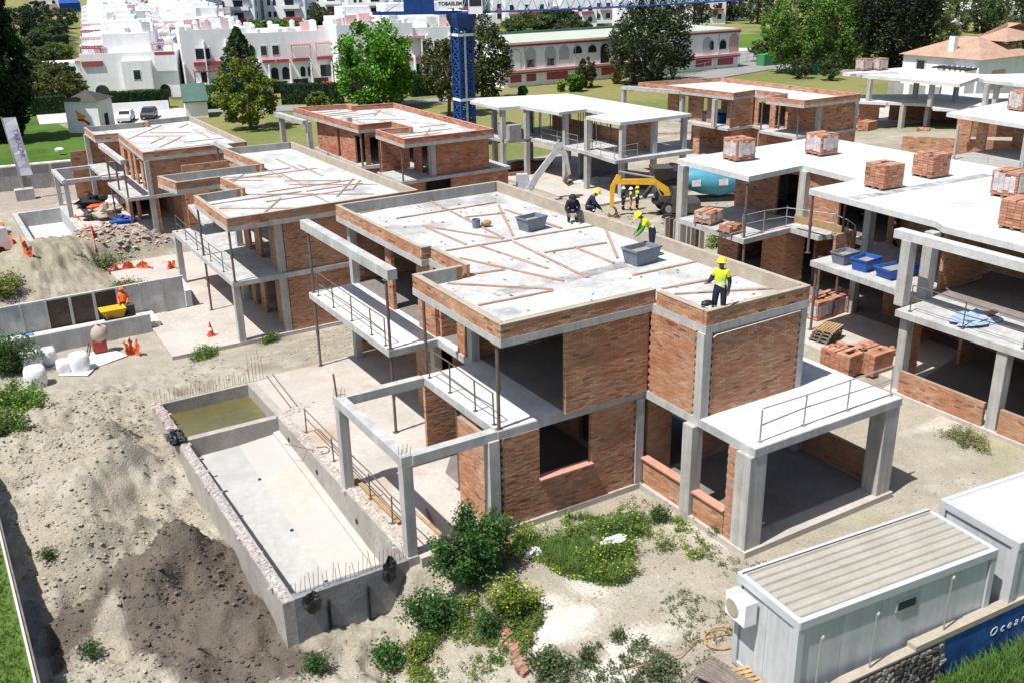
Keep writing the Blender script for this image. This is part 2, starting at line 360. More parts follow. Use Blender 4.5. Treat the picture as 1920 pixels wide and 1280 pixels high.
# greyish swept yard right of the garage and around the containers
m = sstep(12, 15, xc)*(yc < 22)*(yc > 11); col = mixc(col, (.40, .36, .29), m*.6*sstep(-.3, .3, nA))
col = mixc(col, (.335, .33, .205), sstep(.12, .4, fbm(xc, yc, 3, .5))*(xc > 22)*(xc < 32)*(yc < 22)*.7)
# left mid: grey dusty
m = (yc > 41)*(yc < 60)*(xc < 12); col = mixc(col, (.37, .335, .28), m*.6)
m = ((xc-10.5)**2/14+(yc-70.5)**2/8 < 1); col = mixc(col, (.36, .29, .25), m*.8)
m = ((xc-5)**2/40+(yc-67.5)**2/14 < 1); col = mixc(col, (.27, .255, .17), m*(.55+.4*np.clip(nB, -1, 1)))
m = (yc > 97)*(yc < 106)*(xc < 20); col = mixc(col, (.33, .28, .24), m*.8)
# grass beyond the site
dry = mixc(np.zeros_like(col)+np.array((.225, .215, .085)), (.16, .185, .06), sstep(-.2, .35, fbm(xc, yc, 4, .08)))
dry = mixc(dry, (.13, .17, .05), sstep(0.1, .4, fbm(xc+7, yc, 3, .03))*.6)
m = sstep(96, 104, yc)*sstep(14, 24, xc)*1.; m = np.maximum(m, sstep(86, 90, yc)*sstep(24, 26, xc)*(1-sstep(60, 62, xc))); col = col*(1-m[..., None])+dry*m[..., None]
m = sstep(100, 112, xc+.25*yc-10)*(xc > 78); col = col*(1-m[..., None])+dry*m[..., None]
lp = [at2(*p, -4.4) for p in [(-60, 325), (60, 322), (195, 312), (205, 255), (150, 250), (70, 215), (60, 150), (55, 90), (45, 62), (-80, 62)]]
lm = inpoly(xc, yc, lp); lawn = np.zeros_like(col)+np.array((.085, .15, .026)); lawn = mixc(lawn, (.06, .115, .02), sstep(-.1, .4, fbm(xc, yc, 3, .25)))
col = np.where(lm[..., None], lawn, col)
for pl in ([(45, 62), (135, 40), (165, 192), (62, 208)], [(230, 10), (330, 45), (372, 190), (322, 188)], [(330, 40), (900, 20), (900, 110), (640, 150), (360, 190)], [(930, 30), (1280, 40), (1260, 95), (940, 95)]):
    lm = inpoly(xc, yc, [at2(*p, -4.5) for p in pl]); col = np.where(lm[..., None], np.array((.075, .088, .034))*(1+.6*fbm(xc, yc, 3, .12))[..., None], col)
gp = [at2(*p, -4.5) for p in [(1345, 70), (1600, 40), (1640, 110), (1440, 130), (1350, 92)]]
lm = inpoly(xc, yc, gp); col = np.where(lm[..., None], np.array((.095, .155, .028))*(1+.5*fbm(xc, yc, 3, .15))[..., None], col)
m = (xc < -.05)*(yc < 60); col = mixc(col, (.10, .16, .035), m*1.)
wl = 11.5-(xc-14.5)*.06; m = (yc < wl-.05)*(xc > 13)*(xc < 40); col = mixc(col, (.09, .15, .03), m*1.)
idx = np.arange(nx*ny).reshape(ny, nx)
f = np.stack([idx[:-1, :-1], idx[:-1, 1:], idx[1:, 1:], idx[1:, :-1]], -1).reshape(-1, 4)
mb = MB(); mb.add(np.stack([X, Y, Z], -1).reshape(-1, 3), f, np.clip(col.reshape(-1, 3), .005, 1))
mb.build('ground', 'dirt', smooth=True, kind='structure')
# ---- roads, paths
def sheet(name, pts, material, dz=.03, z=-4.5):
    m = MB(); p = [at2(*q, z) for q in pts]; m.prism(p, z-.2, z+dz+.12); return m.build(name, material, kind='structure')
sheet('lane', [(372, 214), (640, 208), (860, 190), (862, 183), (640, 199), (372, 203)], 'asphalt')
sheet('road', [(1352, 100), (1400, 97), (1500, 128), (1640, 133), (1640, 141), (1450, 131), (1350, 148), (1180, 172), (1170, 164), (1356, 128)], 'asphalt', .02)
sheet('car_park', [(185, 214), (345, 205), (352, 232), (180, 244)], 'kerb', .05)
sheet('path', [(64, 205), (128, 200), (132, 232), (75, 236)], 'kerb', .05)
sheet('pavement', [(1352, 100), (1356, 92), (1440, 92), (1400, 97)], 'kerb', .06)
# ---- loose clods and stones lying on the bare earth (nobody could count them)
def lumps(n, xr, yr, smin, smax, colf, maskf=None, flat=.65, zoff=.15):
    x = rng.uniform(*xr, n); y = rng.uniform(*yr, n)
    if maskf is not None: k = maskf(x, y); x, y = x[k], y[k]
    n = len(x); s = smin*(smax/smin)**(rng.random(n)**2.2)
    z = height(x, y)+s*zoff*flat
    base = np.array([(1, 0, 0), (-1, 0, 0), (0, 1, 0), (0, -1, 0), (0, 0, 1), (0, 0, -1), (.62, .62, .55), (-.62, .62, .55), (.62, -.62, .55), (-.62, -.62, .55)], float)
    F = np.array([(4, 6, 7, 4), (4, 7, 9, 4), (4, 9, 8, 4), (4, 8, 6, 4), (0, 2, 6, 0), (2, 7, 6, 2), (2, 1, 7, 2), (1, 9, 7, 1), (1, 3, 9, 1), (3, 8, 9, 3), (3, 0, 8, 3), (0, 6, 8, 0)])
    F = F[:, [0, 1, 2, 2]]
    j = base[None]*(.7+.6*rng.random((n, 10, 1))); a = rng.random(n)*6.28
    ca, sa = np.cos(a)[:, None], np.sin(a)[:, None]
    vx = j[..., 0]*ca-j[..., 1]*sa; vy = j[..., 0]*sa+j[..., 1]*ca
    v = np.stack([vx*s[:, None]+x[:, None], vy*s[:, None]*.8+y[:, None], j[..., 2]*s[:, None]*flat+z[:, None]], -1)
    f = (np.arange(n)[:, None, None]*10+F[None]).reshape(-1, 4); c = np.repeat(colf(x, y), 12, axis=0)
    m = MB(); m.add(v.reshape(-1, 3), f, c); return m
def clodcol(x, y):
    b = np.array((.365, .325, .255))*(.75+.45*rng.random((len(x), 1))); d = inpoly(x, y, dpoly)
    return np.where(d[:, None], np.array((.13, .107, .088))*(.7+.6*rng.random((len(x), 1))), b)
openm = lambda x, y: ~((x > 5.9) & (x < 24.3) & (y > 21.7) & (y < 37.5)) & (vnoise(x*.6, y*.6)+.5 > rng.random(len(x))*.75)
lumps(26000, (.3, 6.1), (15, 44), .009, .085, clodcol, openm).build('earth_clods', 'clod', kind='stuff', label='loose earth clods and stones strewn beside the empty pool')['category'] = 'earth clods'
lumps(2600, (6, 30), (12, 21.6), .02, .075, clodcol, lambda x, y: (y < 21.5) & ~((x > 17.7) & (y > 16.8)) & ~((x > 13.9) & (y < 14)) & (vnoise(x*.5, y*.5) > -.1)).build('gravel_scatter', 'clod', kind='stuff', label='small stones scattered over the front yard')['category'] = 'gravel'
rubcol = lambda x, y: np.array((.40, .31, .27))*(.6+.7*rng.random((len(x), 1)))*(1+.25*rng.random((len(x), 3)))
lumps(1500, (7.5, 14.5), (67, 74.5), .05, .22, rubcol, lambda x, y: (x-11.2)**2/12+(y-70.7)**2/12 < 1).build('rubble_heap', 'clod', kind='stuff', label='heap of broken brick rubble behind orange netting')['category'] = 'rubble'
lumps(3000, (5, 25), (37.8, 47), .02, .1, clodcol, lambda x, y: (x > 8.2) & (vnoise(x*.7, y*.7) > .0)).build('lane_stones', 'clod', kind='stuff', label='stones along the rutted earth lane')['category'] = 'stones'
lumps(900, (38, 56), (44, 60), .04, .16, clodcol).build('yard_stones', 'clod', kind='stuff', label='stones over the churned machine yard')['category'] = 'stones'
# ================================================================ VILLAS UNDER CONSTRUCTION
BRK = np.array([(.46, .238, .138), (.475, .252, .152), (.425, .208, .12), (.50, .29, .185), (.40, .188, .112), (.44, .255, .17), (.24, .12, .08), (.46, .29, .20)])
BRP = np.array([.24, .2, .16, .12, .1, .1, .03, .05])
def brick_cols(n, pal=BRK): return pal[rng.choice(len(pal), n, p=BRP)]*(.86+.28*rng.random((n, 1)))
BRICKMESH = {}
def free(iv, v, ops):
    out = [iv]
    for a, b, v0, v1 in ops:
        if v0-1e-6 <= v <= v1+1e-6:
            nw = []
            for s, e in out:
                if b <= s or a >= e: nw.append((s, e)); continue
                if a > s: nw.append((s, a))
                if b < e: nw.append((b, e))
            out = nw
    return out
def brick_wall(parent, x0, y0, x1, y1, z0, z1, ops=(), th=.14, L=.25, Hc=.064, singles=0, name='brick_wall', pal=BRK, core=True, tooth=False):
    d = np.array([x1-x0, y1-y0]); Ln = float(np.hypot(*d)); u = d/Ln; n = np.array([-u[1], u[0]])
    P = lambda uu, vv: (x0+u[0]*uu, y0+u[1]*uu, z0+vv)
    h = z1-z0; m = MB()
    rows = max(1, int(round(h/Hc))); Hc = h/rows
    cen = []; hl = []
    for r in range(rows):
        v = (r+.5)*Hc
        for s, e in free((0, Ln), v, ops):
            t0 = s-(L/2 if r % 2 else 0)-rng.random()*.02
            while t0 < e-1e-4:
                a, b = max(t0, s), min(t0+L, e)
                if tooth and (r//2) % 2 == 0:
                    a = max(a, .06); b = min(b, Ln-.06)
                if b-a > .04: cen.append(P((a+b)/2, v)); hl.append((b-a)/2-.005)
                t0 += L
    cen = np.array(cen); hl = np.array(hl); k = len(cen)
    ht = th/2+rng.uniform(-.003, .004, k); cols = brick_cols(k, pal)
    zn = np.clip(.5+1.5*fbm(cen[:, 0]*1.1+cen[:, 1]*1.1+x0*3, cen[:, 2]*1.3+y0, 3, .9), 0, 1)[:, None]
    cols = cols*(np.array((.95, .86, .83))*(1-zn)+np.array((1.05, 1.12, 1.15))*zn)
    dkb = rng.random(k) < .03; cols[dkb] *= .5; ht[dkb] -= .012
    if core:
        vs = sorted({0, h, *[o[2] for o in ops if 0 < o[2] < h], *[o[3] for o in ops if 0 < o[3] < h]})
        mc = MB()
        for a, b in zip(vs[:-1], vs[1:]):
            for s, e in free((0, Ln), (a+b)/2, ops):
                mc.oboxes([P((s+e)/2, (a+b)/2)], u, n, (e-s)/2-(.07 if tooth and e-s > .5 else .012), th/2-.008, (b-a)/2-.001)
        wo = mc.build(name, 'mortar', parent)
    else: wo = parent
    sel = np.zeros(k, bool)
    if singles:
        full = np.where(hl > L/2-.012)[0]; full = full[np.argsort(-cen[full, 2])]; sel[full[:singles]] = True
        for i in np.where(sel)[0]:
            key = (round(abs(u[0]), 2), int(rng.integers(8)), round(L, 2), round(Hc, 3))
            if key not in BRICKMESH:
                bm_ = MB(); bm_.oboxes([(0, 0, 0)], u, n, [L/2-.005], [th/2+.001], [Hc/2-.005], brick_cols(1, pal)); o = bm_.build('brick', 'brick'); BRICKMESH[key] = o.data; bpy.data.objects.remove(o)
            o = bpy.data.objects.new('brick', BRICKMESH[key]); C.objects.link(o); o.parent = wo; o.location = cen[i]-np.array(ORG[parent.name])
    q = ~sel
    m.oboxes(cen[q], u, n, hl[q], ht[q], Hc/2-.005, cols[q])
    m.build('brickwork', 'brick', wo, kind='stuff')
    return wo
PINK = BRK*np.array((1.1, 1.2, 1.35))
class Villa:
    def __init__(s, label, base, z0):
        s.z = z0; s.t = thing('villa_under_construction', label, 'building', (base[0], base[1], z0), group='villas under construction')
    def slab(s, name, poly, a, b, material='slabedge'): m = MB(); m.prism(poly, s.z+a, s.z+b); return m.build(name, material, s.t)
    def top(s, poly, a, material='screed', inset=.16):
        # screed laid inside the slab edge
        m = MB(); cx = poly; n = len(poly); out = []
        ar = sum(poly[i][0]*poly[(i+1) % n][1]-poly[(i+1) % n][0]*poly[i][1] for i in range(n)); sg = 1 if ar > 0 else -1
        for i in range(n):
            p0, p1, p2 = poly[i-1], poly[i], poly[(i+1) % n]
            d1 = Vector((p1[0]-p0[0], p1[1]-p0[1])).normalized(); d2 = Vector((p2[0]-p1[0], p2[1]-p1[1])).normalized()
            n1 = Vector((-d1.y, d1.x))*sg; n2 = Vector((-d2.y, d2.x))*sg; b = n1+n2
            k = inset/max(.3, b.length_squared/2) if b.length > 1e-3 else inset
            out.append((p1[0]+b.x*k, p1[1]+b.y*k))
        m.prism(out, s.z+a, s.z+a+.012); return m.build('screed', material, s.t)
    def col(s, x, y, a, b, w=.3, d=None): m = MB(); d = d or w; m.box(x-w/2, x+w/2, y-d/2, y+d/2, s.z+a, s.z+b); return m.build('column', 'column', s.t)
    def pipe(s, x, y, a, b, r=.045):
        m = MB(); m.tube([(x, y, s.z+a), (x, y, s.z+b)], r, 8); m.box(x-.1, x+.1, y-.1, y+.1, s.z+a, s.z+a+.015); m.box(x-.1, x+.1, y-.1, y+.1, s.z+b-.015, s.z+b)
        m.tube([(x, y, s.z+(a+b)/2-.1), (x, y, s.z+(a+b)/2+.1)], r*1.35, 8); return m.build('steel_prop', 'prop', s.t)
    def beam(s, x0, y0, x1, y1, a, b, w=.3, material='slabedge'):
        m = MB(); m.bar((x0, y0, s.z+(a+b)/2), (x1, y1, s.z+(a+b)/2), w, b-a); return m.build('beam', material, s.t)
    def wall(s, x0, y0, x1, y1, a, b, ops=(), **k): return brick_wall(s.t, x0, y0, x1, y1, s.z+a, s.z+b, ops, **k)
    def parapet(s, poly, a=6.05, b=6.5, th=.13, Hc=.09, L=.29, lined=(), closed=True, pal=BRK, capm='cement', skip=()):
        n = len(poly); ar = sum(poly[i][0]*poly[(i+1) % n][1]-poly[(i+1) % n][0]*poly[i][1] for i in range(n)); sg = 1 if ar > 0 else -1
        for i in range(n if closed else n-1):
            if i in skip: continue
            (x0, y0), (x1, y1) = poly[i], poly[(i+1) % n]; d = Vector((x1-x0, y1-y0)).normalized(); nn = Vector((-d.y, d.x))*sg
            o = nn*(th/2+.012); e = d*(th/2)
            # butt joints: each run starts at its corner and stops short of the next one
            xa, ya, xb, yb = x0+o.x+d.x*.012, y0+o.y+d.y*.012, x1+o.x-d.x*(th+.016), y1+o.y-d.y*(th+.016)
            pd = Vector((poly[i][0]-poly[i-1][0], poly[i][1]-poly[i-1][1])).normalized()
            if pd.x*d.y-pd.y*d.x < 0 if sg > 0 else pd.x*d.y-pd.y*d.x > 0: xa += d.x*th; ya += d.y*th; 
            nd = Vector((poly[(i+2) % n][0]-x1, poly[(i+2) % n][1]-y1)).normalized(); cr = (d.x*nd.y-d.y*nd.x)*sg
            if cr < 0: xb += d.x*(th*2+.01); yb += d.y*(th*2+.01)
            wo = brick_wall(s.t, xa, ya, xb, yb, s.z+a, s.z+b-.03, th=th, Hc=Hc, L=L, name='parapet', pal=pal)
            m = MB(); m.bar((xa, ya, s.z+b-.014), (xb, yb, s.z+b-.014), th+.03, .028); m.build('coping', capm, wo)
            if i in lined:
                o2 = nn*(th/2+.035); m = MB(); m.bar((xa+o2.x+d.x*.25, ya+o2.y+d.y*.25, s.z+(a+b)/2+.004), (xb+o2.x-d.x*.05, yb+o2.y-d.y*.05, s.z+(a+b)/2+.004), .05, b-a+.01); m.build('render_lining', 'concrete' if lined[i] == 'c' else 'cement', wo)
    def rows(s, segs, a=6.066, h=.045, th=.10):
        for (x0, y0, x1, y1) in segs:
            brick_wall(s.t, x0, y0, x1, y1, s.z+a, s.z+a+h, th=th, L=.24, Hc=h, name='brick_row', pal=PINK)
def guardrail(label, pts, h=1.0, group='temporary guard rails', rails=(.55, 1.0), base=None, r=.02, material='galv'):
    p0 = pts[0]; t = thing('guard_rail', label, 'guard rail', p0, group=group)
    for p in pts:
        m = MB(); m.tube([p, (p[0]+random.uniform(-.03, .03), p[1]+random.uniform(-.03, .03), p[2]+h+.05)], r*1.2, 6); m.box(p[0]-.06, p[0]+.06, p[1]-.06, p[1]+.06, p[2], p[2]+.02); m.build('post', material, t)
    for rz in rails:
        m = MB()
        q = [(p[0]+random.uniform(-.02, .02), p[1]+random.uniform(-.02, .02), p[2]+rz+random.uniform(-.04, .04)) for p in pts]
        for a, b in zip(q[:-1], q[1:]): m.tube([a, b], r, 6)
        m.build('rail', material, t)
    return t
vz = lambda a, b: (560+a/2.977, 320+b/2.977)
v3 = lambda a, b: (1180+a/2.977, 450+b/2.977)
# ---------------------------------------------------------------- H1, the near villa
V = Villa('near brick villa with white screed roof, empty pool and open garage', (18, 25), 0)
R1 = [(12.7, 21.65), (18.0, 21.65), (18.0, 19.3), (22.1, 19.3), (22.1, 37.55), (14.35, 37.55), (14.35, 29.75), (14.65, 29.75), (14.65, 27.2), (12.75, 27.2)]
F1 = [(12.66, 21.85), (17.95, 21.85), (17.95, 17.05), (24.0, 17.05), (24.0, 21.0), (22.15, 21.0), (22.15, 37.5), (12.7, 37.0), (12.7, 29.3), (14.6, 29.3), (14.6, 26.75), (12.66, 26.75)]
V.slab('ground_floor_slab', [(10.0, 21.75), (17.78, 21.75), (17.78, 16.98), (24.05, 16.98), (24.05, 21.05), (22.2, 21.05), (22.2, 37.6), (10.0, 36.95)], -.28, 0, 'terrace')
V.slab('first_floor_slab', F1, 2.95, 3.2); V.top(F1, 3.2, 'whiteslab', .03); V.slab('room_floor_shade', [(14.95, 21.9), (21.9, 21.9), (21.9, 37.3), (14.85, 37.3), (14.85, 29.5), (14.95, 27.0)], 3.213, 3.225, 'floor'); V.slab('garage_floor_shade', [(18.2, 17.7), (23.8, 17.7), (23.8, 21), (22, 21.9), (18.2, 21.9)], .001, .012, 'floor'); V.slab('room_floor_shade', [(12.9, 22.1), (17.8, 22.1), (17.8, 27), (13.8, 27), (12.9, 25.8)], .001, .012, 'floor'); V.slab('room_floor_shade', [(16.3, 27.2), (21.9, 27.2), (21.9, 37.2), (16.3, 37.2)], .001, .012, 'floor'); V.slab('room_floor_shade', [(18.1, 22.1), (21.9, 22.1), (21.9, 27), (18.1, 27)], .001, .012, 'floor')  # thin dark sheets paint shade onto the room and garage floors
V.slab('roof_slab', R1, 5.82, 6.05); V.top(R1, 6.05, 'screed', .15)
V.parapet(R1, lined={3: 'd', 4: 'c', 0: 'd', 9: 'd', 8: 'c', 1: 'd'})
for x, y, w_, a, b in [(18.1, 19.45, .3, 3.2, 5.82), (21.96, 19.45, .24, 3.2, 5.82), (14.75, 26.95, .3, 3.2, 5.82), (14.8, 37.1, .3, 3.2, 5.82), (12.51, 21.98, .34, 0, 2.95), (17.78, 21.93, .3, 0, 2.95),
                       (17.98, 19.6, .42, 0, 2.95), (22, 27, .3, 0, 2.95), (14.6, 29.5, .3, 0, 2.95), (14.6, 36.9, .3, 0, 2.95)]: V.col(x, y, a, b, w_)
V.col(18.14, 17.36, 0, 2.95, .62, .58); V.col(23.66, 17.36, 0, 2.95, .60, .58); V.col(23.7, 20.8, 0, 2.95, .4)
V.wall(14.9, 21.80, 17.96, 21.80, 3.2, 5.82, singles=100)
V.wall(18.04, 19.62, 18.04, 21.72, 3.2, 5.82, tooth=True)
V.wall(18.28, 19.40, 21.82, 19.40, 3.2, 5.82, singles=200, tooth=True)
V.wall(22.0, 19.6, 22.0, 37.3, 3.2, 5.82, [(3, 5, .9, 2.2), (11, 13, .9, 2.2)]); V.wall(14.98, 37.4, 21.9, 37.4, 3.2, 5.82)
V.wall(15.0, 27.1, 21.9, 27.1, 3.2, 5.82, [(1, 2, 0, 2.1)]); V.wall(14.72, 29.5, 14.72, 30.85, 3.2, 5.82); V.wall(14.72, 33.0, 14.72, 33.55, 3.2, 5.82); V.wall(14.8, 29.42, 18.2, 29.42, 3.2, 5.82, [(1.2, 2.2, 0, 2.1)])
V.wall(18.2, 29.5, 18.2, 37.3, 3.2, 5.82); V.wall(14.72, 27.3, 14.72, 27.9, 3.2, 5.82)  # long inner partition added to keep the open left rooms dark
# ground floor
V.wall(12.72, 21.90, 17.62, 21.90, 0, 2.95, [(1.33, 3.2, 1.25, 2.95)], tooth=True); V.wall(12.50, 22.2, 12.50, 23.9, 0, 2.95)
m = MB(); m.bar((14.02, 21.86, 1.275), (15.94, 21.86, 1.275), .34, .05); m.build('window_sill', 'sill', V.t)
V.wall(17.98, 19.85, 17.98, 21.75, -.1, .86); V.wall(17.98, 18.05, 17.98, 19.36, -.1, .78); V.wall(17.96, 17.68, 17.96, 18.02, 0, 2.95, tooth=True)
m = MB(); m.bar((17.98, 19.82, .885), (17.98, 21.78, .885), .3, .05); m.build('window_sill', 'sill', V.t)
m = MB(); m.bar((17.98, 18.03, .805), (17.98, 19.38, .805), .3, .05); m.build('window_sill', 'sill', V.t)
V.wall(18.2, 22.0, 21.9, 22.0, 0, 2.95, [(1.0, 1.9, 0, 2.1)]); V.wall(22.05, 22.1, 22.05, 37.3, 0, 2.95, [(2, 4, 0, 2.2)]); V.wall(12.9, 27.1, 21.9, 27.1, 0, 2.95, [(4, 5, 0, 2.1)]); V.wall(23.95, 17.9, 23.95, 20.7, 0, 1.0)
V.wall(14.6, 29.7, 14.6, 31, 0, 2.95); V.wall(14.7, 37.35, 22, 37.35, 0, 2.95); V.wall(16.2, 27.2, 16.2, 37.2, 0, 2.95, [(4, 6, 0, 2.2)]); V.wall(13.55, 24.6, 13.55, 25.6, 0, 2.95); V.wall(18.0, 22.1, 18.0, 27, 0, 2.95, [(2.2, 3.2, 0, 2.1)])
# pergola, free beam, props
V.beam(9.82, 21.95, 9.82, 26.9, 2.9, 3.2, .31); V.beam(9.985, 22.04, 12.64, 22.04, 2.9, 3.196, .3); V.beam(9.985, 26.68, 12.64, 26.68, 2.9, 3.196, .3)
V.col(9.83, 22.1, 0, 2.9, .31); V.col(9.85, 26.72, 0, 2.9, .31)
V.beam(13.0, 29.25, 13.0, 37.6, 5.72, 6.08, .36)
for x, y, a, b in [(12.78, 22.0, 3.2, 5.82), (12.82, 29.42, 3.2, 5.72), (12.82, 29.42, 0, 2.95), (12.86, 36.85, 3.2, 5.72), (12.86, 36.85, 0, 2.95), (13.35, 27.7, 0, 5.82), (12.8, 24.6, 0, 2.95)]: V.pipe(x, y, a, b, .055)
m = MB(); m.tube([(18.3, 19.31, 5.66), (18.42, 19.315, 5.72), (19.8, 19.315, 5.74), (21.75, 19.315, 5.78)], .018, 6); m.build('conduit', 'white', V.t)
m = MB()
for rr in ((0, 0), (0, 1)):
    pass
SEG = [((340, 240), (720, 165)), ((545, 270), (1100, 180)), ((720, 165), (1145, 380)), ((690, 310), (1140, 385)), ((700, 315), (935, 415)), ((820, 450), (1190, 390)), ((1200, 386), (1690, 303)), ((1115, 195), (1198, 368)),
       ((1150, 220), (1470, 325)), ((930, 262), (1150, 240)), ((1000, 418), (1390, 550)), ((1200, 400), (1610, 600)), ((1370, 460), (1720, 405)), ((1540, 430), (1760, 520)), ((1705, 308), (1780, 490)), ((900, 490), (1480, 620)),
       ((770, 610), (1150, 555)), ((830, 632), (1420, 665)), ((1000, 755), (1420, 672))]
SEG3 = [((20, 200), (410, 115)), ((180, 275), (640, 190)), ((250, 305), (820, 272)), ((655, 195), (850, 258)), ((205, 45), (640, 178))]
V.rows([(*at2(*vz(*a), 6.07), *at2(*vz(*b), 6.07)) for a, b in SEG]+[(*at2(*v3(*a), 6.07), *at2(*v3(*b), 6.07)) for a, b in SEG3])
rb = MB()
for x in np.arange(9.7, 10.0, .13):
    for y in (22.0, 22.2, 26.65, 26.85): rb.tube([(x, y, 3.19), (x+.02, y, 3.45)], .008, 4)
rb.tube([(9.75, 26.75, 3.2), (9.72, 26.8, 3.95)], .03, 6)
rb.build('rebar', 'rust', V.t, kind='stuff')
guardrail('thin guard rail along the edge of the white garage roof', [(18.35, 17.3, 3.21), (20.1, 17.35, 3.21), (21.9, 17.35, 3.21), (23.8, 17.35, 3.21)], .95)
guardrail('guard rail on the left balcony of the near villa', [(12.85, 36.3, 3.21), (12.82, 34.6, 3.21), (12.82, 32.8, 3.21), (12.82, 31, 3.21), (12.82, 29.8, 3.21)], .95, material='prop')
guardrail('guard rail above the pergola of the near villa', [(12.8, 26.4, 3.21), (12.8, 25.0, 3.21), (12.8, 23.4, 3.21), (12.8, 22.3, 3.21)], .95, material='prop')
guardrail('guard rail with yellow board beside the pool terrace', [(10.12, 31.2, 0), (10.12, 28.6, 0), (10.14, 25.6, 0), (10.1, 23.9, 0), (10.12, 22.3, 0)], .85, material='prop')
m = MB(); m.bar((10.2, 28.0, .06), (10.25, 23.7, .10), .16, .035); solo(m, 'timber_board', 'wood', 'long yellow timber board lying beside the pool terrace edge', 'board', (10.2, 26, .05))
m = MB(); m.bar((10.9, 25.0, .03), (11.0, 22.2, .05), .1, .05); solo(m, 'timber_board', 'wood', 'short timber board lying under the pergola', 'board', (10.9, 24, .03))
# ---------------------------------------------------------------- pool
P = thing('swimming_pool', 'empty concrete swimming pool with a small tank of green water behind', 'swimming pool', (7.8, 29, -2.2))
def pw(name, x0, x1, y0, y1, a, b, material='poolwall'): m = MB(); m.box(x0, x1, y0, y1, a, b); return m.build(name, material, P)
pw('pool_wall', 5.97, 6.30, 21.9, 36.95, -2.3, -.02); pw('pool_wall', 9.66, 9.98, 21.9, 36.95, -2.3, .02); pw('pool_wall', 6.31, 9.65, 36.65, 36.95, -2.3, 0); pw('pool_wall', 6.31, 9.65, 33.0, 33.3, -2.3, -.02); pw('pool_wall', 6.31, 9.65, 21.9, 22.18, -2.3, -.01, 'darkwall')
m = MB(); m.add([(6.3, 22.1, -1.75), (8.1, 22.1, -1.70), (8.1, 33.05, -.72), (6.3, 33.05, -.74)], [[0, 1, 2, 3]]); m.build('pool_floor', 'poolgrey', P); m = MB(); m.add([(8.1, 22.1, -1.70), (9.7, 22.1, -1.55), (9.7, 33.05, -.60), (8.1, 33.05, -.72)], [[0, 1, 2, 3]])
m.build('pool_floor', 'poolfloor', P)
m = MB(); m.add([(9.42, 22.1, -1.50), (9.7, 22.1, -1.48), (9.7, 33.05, -.52), (9.42, 33.05, -.54), (9.42, 22.1, -1.62), (9.42, 33.05, -.66)], [[0, 1, 2, 3], [0, 3, 5, 4]]); m.build('pool_ledge', 'poolfloor', P)
m = MB(); m.box(6.3, 9.66, 33.3, 36.66, -1.2, -.50); m.build('water', 'water', P)
m = MB(); m.box(6.3, 9.66, 33.28, 36.66, -2.2, -1.3); m.build('tank_floor', 'poolwall', P)
def rubble_line(p, q, n, s0, s1, w, colr, name='broken_edge', mat_='clod'):
    p = np.array(p); q = np.array(q); t = rng.random(n); base = p+(q-p)*t[:, None]; base[:, :2] += rng.normal(0, w, (n, 2))
    mm = MB()
    for b in base:
        s_ = rng.uniform(s0, s1); k = [(b[0]+dx*s_*rng.uniform(.6, 1.3), b[1]+dy*s_*rng.uniform(.6, 1.3), b[2]+dz*s_*rng.uniform(.5, 1)) for dx, dy, dz in [(-1, -1, -.3), (1, -1, -.3), (1, 1, -.3), (-1, 1, -.3), (-.6, -.6, .6), (.6, -.6, .6), (.6, .6, .6), (-.6, .6, .6)]]
        mm.add(k, MB.BF, np.array(colr)*rng.uniform(.65, 1.25))
    return mm.build(name, mat_, P, kind='stuff')
rubble_line((6.13, 22, -.02), (6.13, 33.5, -.02), 420, .02, .075, .07, (.46, .41, .39)); rubble_line((6.13, 33.5, 0), (6.13, 36.9, 0), 160, .03, .10, .07, (.46, .37, .355)); rubble_line((9.85, 22, .02), (9.9, 33, .02), 500, .015, .06, .09, (.55, .50, .44)); rubble_line((9.9, 33, .02), (11.0, 33.5, .0), 60, .015, .06, .2, (.5, .45, .38))
rb = MB()
def bars(p, q, n, h0, h1, sp=.03):
    for i in range(n):
        t = i/(n-1); x = p[0]+(q[0]-p[0])*t+random.gauss(0, .01); y = p[1]+(q[1]-p[1])*t+random.gauss(0, .03); h_ = random.uniform(h0, h1)
        rb.tube([(x, y, p[2]), (x+random.gauss(0, sp), y+random.gauss(0, sp), p[2]+h_)], .008, 4)
bars((6.4, 22.04, 0), (9.6, 22.04, 0), 26, .35, .65); bars((6.1, 36.8, 0), (9.8, 36.8, 0), 34, .35, .6); bars((9.8, 36.8, 0), (10.4, 36.9, 0), 5, .8, 1.4)
for x in (9.75, 9.82):
    pass
rb.build('rebar', 'rust', P, kind='stuff')
m = MB()
for x, y in [(8.05, 30.5), (8.9, 28.4), (8.0, 27.2), (8.9, 25.8), (8.0, 24.3), (8.85, 31.8)]:
    z = -.72-(33.05-y)/10.95*.98+.012; m.lathe([(.0, z+.02), (.04, z+.025), (.06, z+.0), (.07, z-.02)], x, y, 8)
m.build('drain', 'dark', P)
m = MB()
for y, z in [(31.9, -.45), (29.1, -.5), (25.7, -.7)]: m.tube([(9.63, y, z), (9.67, y, z)], .085, 10)
m.build('inlet', 'dark', P)
